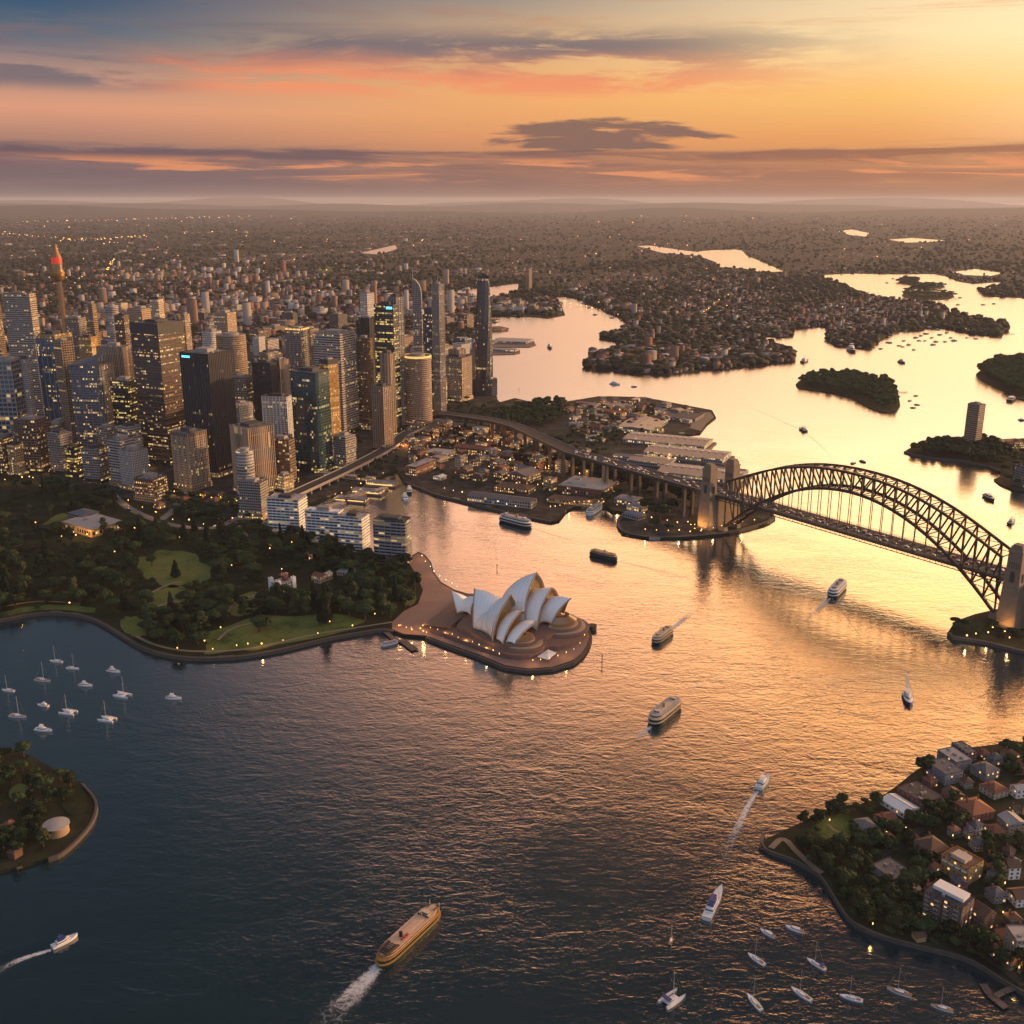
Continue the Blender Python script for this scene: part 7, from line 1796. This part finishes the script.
for i, (x, y, k, l, a) in enumerate([(767, 934, 'm', 11, -45), (794, 930, 'm', 12, -30), (756, 960, 's', 14, -52), (816, 965, 'b', 14, -48), (672, 1000, 'c', 17, 40), (754, 1003, 's', 15, -68), (801, 995, 's', 15, -50), (851, 999, 's', 14, -22), (899, 993, 's', 15, -30), (942, 1009, 's', 13, -25), (671, 941, 'd', 10, 70)]):
    loc = (*P(x, y), 0); yaw = math.radians(a + 180 if k not in 'cd' else a)
    l *= 1.05; o = cruiser(loc, yaw, l, fly=False) if k == 'm' else sloop(loc, yaw, l, 'hulldark' if k == 'd' else 'hullwhite', 'hullblue' if k in 'bc' else None, k == 'c')
    if k == 'b': tag(o, 'white sailing yacht with blue cover off the housing point', 'boat', 'boats moored off the housing point')
    elif k == 'd': tag(o, 'small dark hulled sailing boat left of the long white launch', 'boat', 'boats moored off the housing point')
    elif k == 'c': tag(o, 'large white catamaran with tall mast at the bottom', 'boat', 'boats moored off the housing point')
    else: many(o, *{'s': ('white sailing yacht', 'white sailing yachts'), 'm': ('small white motor boat', 'small white motor boats')}[k], 'boat', 'boats moored off the housing point', 'moored off the housing point')
for i, (x, y) in enumerate([(909, 345), (916, 338), (921, 336), (925, 341), (914, 350), (933, 345), (940, 335), (945, 342), (951, 338), (954, 341), (967, 338), (976, 339), (932, 338), (919, 341), (926, 334), (904, 341), (899, 346), (889, 343), (881, 349), (938, 330), (903, 347), (947, 333), (936, 342)]):
    o = cruiser((*P(x, y), 0), R.uniform(-.6, .6), R.uniform(15, 24), 'hulldark', fly=R.random() < .5); many(o, 'tiny dark boat moored in the cluster under the far peninsula point', 'tiny dark boats', 'boat', 'boats moored under the far point')
for i, (x, y) in enumerate([(910, 401), (916, 396), (917, 405), (913, 408)]):
    o = cruiser((*P(x, y), 0), R.uniform(-.6, .6), 14, 'hulldark', fly=False); many(o, 'dark boat', 'dark boats', 'boat', 'boats moored by the island', 'moored right of the mid harbour island')
for i, (x, y) in enumerate([(583, 304), (589, 308), (595, 315), (612, 318), (887, 283), (893, 279), (944, 276), (960, 298), (958, 305), (994, 304), (983, 305), (868, 293), (851, 296), (913, 278)]):
    o = cruiser((*P(x, y), 0), R.uniform(-.6, .6), 22, 'hulldark'); many(o, 'tiny dark boat on far bright water', 'tiny dark boats', 'boat', 'boats on the far water', 'in the city side bay' if x < 700 else 'on the far bright water')
# channel posts
for x, y, lab in [(602, 664, 'thin dark channel post off the opera house'), (497, 569, 'small dark buoy beyond the opera house'), (519, 390, 'dark beacon by the tall faceted tower')]:
    o = thing('channel_post', (*P(x, y), 0)); mb = MB(); mb.tube((0, 0, -2), (0, 0, 9 if y > 600 else 5), .5, .4, 8); mb.build('post', M['steel_dark'], o); mb = MB(); mb.lathe([(.3, 9 if y > 600 else 5), (1.1, (9 if y > 600 else 5) + .4), (.2, (9 if y > 600 else 5) + 2)], 8); mb.build('top_mark', M['steel_dark'], o); tag(o, lab, 'post')
X, Y = P(592, 629); o = thing('mooring_dolphin', (X, Y, 0)); mb = MB(); mb.lathe([(5.5, -2), (5.5, 4.2), (5.8, 4.3), (5.8, 5)], 16); mb.build('drum', M['stone'], o); mb = MB(); mb.box(-6, 3, 3.6, 12, 3, .5, -.4); mb.build('gangway', M['timber'], o); tag(o, 'round stone mooring island at the opera house tip', 'mooring')

# ---------------------------------------------------------------- street lamps and cars
mb = MB(); mb.tube((0, 0, 0), (0, 0, 5.4), .16, .1, 6); LPOLE = mb.mesh('pole', M['steel_dark'])
mb = MB(); mb.lathe([(.25, 5.3), (.8, 5.8), (.95, 6.3), (.75, 6.9), (.2, 7.2)], 10); LHEAD = mb.mesh('lamp_head', M['lamp']); LHEADW = bpy.data.meshes['lamp_head'].copy(); LHEADW.materials[0] = M['lampwhite']; LHEADW.name = 'pale_lamp_head'
NL = [0]; LGT = {}


def lamp(px, py, where, k=1.0, light=0, pale=False, z=None):
    z = LZ + .6 if z is None else z; j_ = R.choice((.55, .7, .85, 1.0, 1.15)); o = thing('street_lamp', (*P(px, py, z), z), 0, (k * j_, k * j_, R.uniform(.85, 1.1))); link(bpy.data.objects.new('pole', LPOLE), o); link(bpy.data.objects.new('lamp_head', LHEADW if pale else LHEAD), o)
    many(o, 'warm street lamp' if not pale else 'pale street lamp', 'warm street lamps' if not pale else 'pale street lamps', 'street lamp', 'street lamps ' + where, where)
    if light:
        if light not in LGT:
            L = bpy.data.lights.new('lamp_light', 'POINT'); L.energy = light; L.color = (1, .50, .16); L.shadow_soft_size = .8; LGT[light] = L
        q = link(bpy.data.objects.new('lamp_light', LGT[light]), o); q.location = (0, 0, 8.4)
    return o


def lamps(pts, n, where, k=1.0, light=0, every=3, pale=False, jit=0.0, z=None):
    L = [0]
    for a, b in zip(pts, pts[1:]): L.append(L[-1] + math.dist(a, b))
    for i in range(n):
        d = L[-1] * (i + .5) / n; j = max(q for q in range(len(pts) - 1) if L[q] <= d); t = (d - L[j]) / max(1e-6, L[j + 1] - L[j])
        lamp(pts[j][0] + (pts[j + 1][0] - pts[j][0]) * t + R.gauss(0, jit), pts[j][1] + (pts[j + 1][1] - pts[j][1]) * t + R.gauss(0, jit * .6), where, k, light if i % every == 0 else 0, pale, z)


PR = [(420, 629), (450, 639), (478, 649), (503, 660.5)]
lamps(PR, 12, 'along the opera house near promenade', .42, 2500, 3, jit=.4); lamps([(528, 665), (552, 663), (572, 656), (583, 645), (585, 636)], 8, 'round the opera house point', .36, 1800, 4, jit=.6); lamps([(394, 630), (430, 637)], 8, 'beside the forecourt jetty', .5, 2500, 3, jit=1.5)
lamps([(640, 532), (690, 534), (728, 529), (760, 521)], 11, 'along the sea wall below the left pylons', .8, 2500, 3, jit=1)
lamps([(648, 520), (690, 526), (715, 524)], 6, 'on the grass below the left pylons', .9, 2500, 2, jit=3)
lamps([(548, 511), (575, 505), (606, 505)], 12, 'before the lit arcade', .8, 2500, 4); lamps([(614, 508), (628, 507), (640, 512), (646, 519)], 6, 'by the cove hotel', .8, 2000, 3)
lamps([(440, 490), (480, 500), (520, 511)], 9, 'along the western quay terminal', .7, 1800, 4, pale=True)
lamps([(120, 502), (150, 515), (180, 524), (215, 527), (238, 518), (258, 520)], 9, 'along the boulevard', 1.0, 5000, 2, jit=1.5)
lamps([(150, 494), (185, 497), (215, 500), (235, 508), (240, 516)], 12, 'in the street below the beige park tower', 1.0, 9000, 2, jit=3)
lamps([(0, 484), (30, 482), (60, 484)], 8, 'at the park edge far left', 1.0, 5000, 2, jit=4)
lamps([(66, 536), (92, 540), (122, 521)], 7, 'before the lit gallery', 1.0, 6000, 2, jit=1.5)
for (a, b) in [(36, 526), (62, 540), (20, 605), (70, 607), (115, 555), (135, 532), (157, 516), (180, 541), (150, 540), (232, 569), (282, 573), (292, 546), (308, 541), (240, 545), (221, 632), (205, 646), (237, 650), (262, 648), (256, 566), (330, 626), (375, 618), (270, 552), (380, 563)]: lamp(a, b, 'among the garden trees', .9, 3000 if R.random() < .4 else 0)
lamps([(160, 652), (215, 653.5), (290, 643.5), (370, 626)], 6, 'along the garden sea wall', .7)
lamps([(392, 559), (404, 561), (410, 566)], 6, 'at the foot of the quay apartments', .9, 4000, 2, jit=1.5)
lamps([(420, 557), (428, 568), (440, 581), (460, 592)], 8, 'along the curving opera promenade', .4, 1800, 3, pale=True, jit=.5)
lamps([(330, 500), (372, 480), (396, 470)], 8, 'along the quay head', .9, 4000, 3, jit=2)
lamps([(405, 450), (450, 460), (500, 478), (540, 492)], 24, 'in the old quarter streets', .8, 14000, 3, jit=5)
lamps([(430, 440), (480, 455), (545, 470), (600, 470)], 24, 'on the old quarter hill', .8, 14000, 3, jit=6)
lamps([(610, 420), (640, 440), (690, 472)], 12, 'along the wharf street', .8, 6000, 4, jit=3); lamps([(570, 420), (610, 410), (660, 415)], 10, 'on the headland streets', .8, 12000, 3, jit=4)
lamps([(630, 440), (700, 446)], 5, 'between the finger wharves', .9, pale=True, jit=3); lamps([(650, 462), (730, 458)], 8, 'beside the middle wharf', .9, pale=True, jit=1)
lamps([(960, 640), (985, 636), (1016, 645)], 5, 'under the right hand pylon', .9, 2500, 2, jit=1)
for (a, b) in [(829, 826), (952, 842), (894, 911), (905, 897), (872, 931), (990, 860), (1004, 890), (1018, 975), (905, 835), (976, 806), (886, 838), (1002, 920), (968, 845)]: lamp(a, b, 'among the houses on the point', .55, 900 if R.random() < .5 else 0)
lamps([(40, 470), (100, 478), (140, 488)], 8, 'in the street under the park blocks', 1.0, 6000, 2, jit=3)
CL = scatter([(0, 400), (180, 380), (480, 400), (400, 440), (300, 480), (60, 470), (0, 460)], 36)
for a, b in CL: lamp(a, b, 'in the city streets', 1.3, 9000 if R.random() < .3 else 0)


def flood(px, py, aim, label, e=20000, size=1.0, z=LZ):
    X, Y = P(px, py, z); o = thing('floodlight', (X, Y, z)); tag(o, label, 'floodlight', 'floodlights'); mb = MB(); mb.box(0, 0, 0, 2.0, 2.0, 1.0); mb.build('housing', M['steel_dark'], o); mb = MB(); mb.lathe([(.9 * size, 1.0), (1.1 * size, 1.3), (.6 * size, 1.8)], 10); mb.build('lens', M['lamp'], o)
    L = bpy.data.lights.new('flood_beam', 'SPOT'); L.energy = e; L.color = (1, .48, .12); L.spot_size = math.radians(95); L.spot_blend = .8; L.shadow_soft_size = 1
    q = link(bpy.data.objects.new('flood_beam', L), o); q.location = (0, 0, 2.4); d = Vector(aim) - Vector((X, Y, z + 2.4)); q.rotation_euler = d.to_track_quat('-Z', 'Y').to_euler()


PX0 = -(HALF + 25)
for i, (du, dv, lab) in enumerate([(-8, -44, 'left floodlight before the near left pylon'), (6, -45, 'right floodlight before the near left pylon'), (-26, -34, 'floodlight at the city side of the near left pylon')]):
    p = bridgept(PX0 + du, dv, LZ); px, py = PROJ(*p); flood(px, py, bridgept(PX0, -25, 24), lab, 22000)
for i, (du, dv, lab) in enumerate([(-8, -46, 'left floodlight before the right pylon'), (7, -46, 'right floodlight before the right pylon')]):
    p = bridgept(-PX0 + du, dv, LZ); px, py = PROJ(*p); flood(px, py, bridgept(-PX0, -25, 22), lab, 16000)
flood(84, 545, wp(92, 530, 12), 'left floodlight on the gallery front', 40000, .8); flood(112, 532, wp(105, 524, 12), 'right floodlight on the gallery front', 40000, .8)

mb = MB(); mb.prism([(x, y) for x, y in ((-2.3, -.9), (2.3, -.9), (2.3, .9), (-2.3, .9))], .3, .95, bottom=True); mb.prism([(-1.5, -.82), (1.2, -.82), (1.2, .82), (-1.5, .82)], .95, 1.55, [(-1.1, -.7), (.6, -.7), (.6, .7), (-1.1, .7)])
CARM = []
for m in M['cars']: q = mb.mesh('body', m); CARM.append(q)
mb = MB(); [mb.tube((x, y - .12, .33), (x, y + .12, .33), .34, n=10) for x in (-1.4, 1.4) for y in (-.85, .85)]; CWH = mb.mesh('wheels', M['hulldark'])
mb = MB(); [mb.box(2.31, s * .6, .6, .06, .35, .18) for s in (-1, 1)]; CHL = mb.mesh('headlights', M['headlight']); mb = MB(); [mb.box(-2.31, s * .6, .62, .06, .35, .18) for s in (-1, 1)]; CTL = mb.mesh('tail_lights', M['taillight'])
CARN = ['white', 'silver', 'black', 'red']


def car(loc, yaw, where, k=1.15):
    i = R.choices(range(4), (.4, .3, .22, .08))[0]; o = thing('car', loc, yaw, (k, k, k))
    for n, m in (('body', CARM[i]), ('wheels', CWH), ('headlights', CHL), ('tail_lights', CTL)): link(bpy.data.objects.new(n, m), o)
    many(o, CARN[i] + ' car', CARN[i] + ' cars', 'car', 'cars ' + where, where)


for k in range(96):
    x = R.uniform(EL + 4, HALF + 60); ln = R.choice([-5, -4, -3, -2, -1, 0, 1, 2, 3, 4]); p = bridgept(x, ln * 2.35 + 1.17, DZ + .13); car(p, BYAW + (0 if ln < 0 else math.pi), 'crossing the arch bridge')
for k in range(60):
    t = R.uniform(4, 318); ln = R.choice([-4, -3, -2, -1, 0, 1, 2, 3]); p = bridgept(-HALF - 60.5 - t, ln * 2.8 + 1.4, DZ - .2 - t * .008); car(p, BYAW + (0 if ln < 0 else math.pi), 'on the bridge approach')
bl = smooth([(112, 494), (125, 506), (140, 514), (158, 521), (176, 526), (205, 529), (222, 526), (238, 517), (262, 521), (290, 532)], 2)
for k in range(22):
    j = R.randrange(len(bl) - 1); a, b = Vector(P(*bl[j], LZ)), Vector(P(*bl[j + 1], LZ)); d = (b - a).normalized(); s = R.choice((-1, 1)); p = a + (b - a) * R.random() + Vector((-d.y, d.x)) * 3 * s; car((p.x, p.y, LZ + .75), math.atan2(d.y, d.x) + (0 if s < 0 else math.pi), 'on the boulevard')

settle_labels()
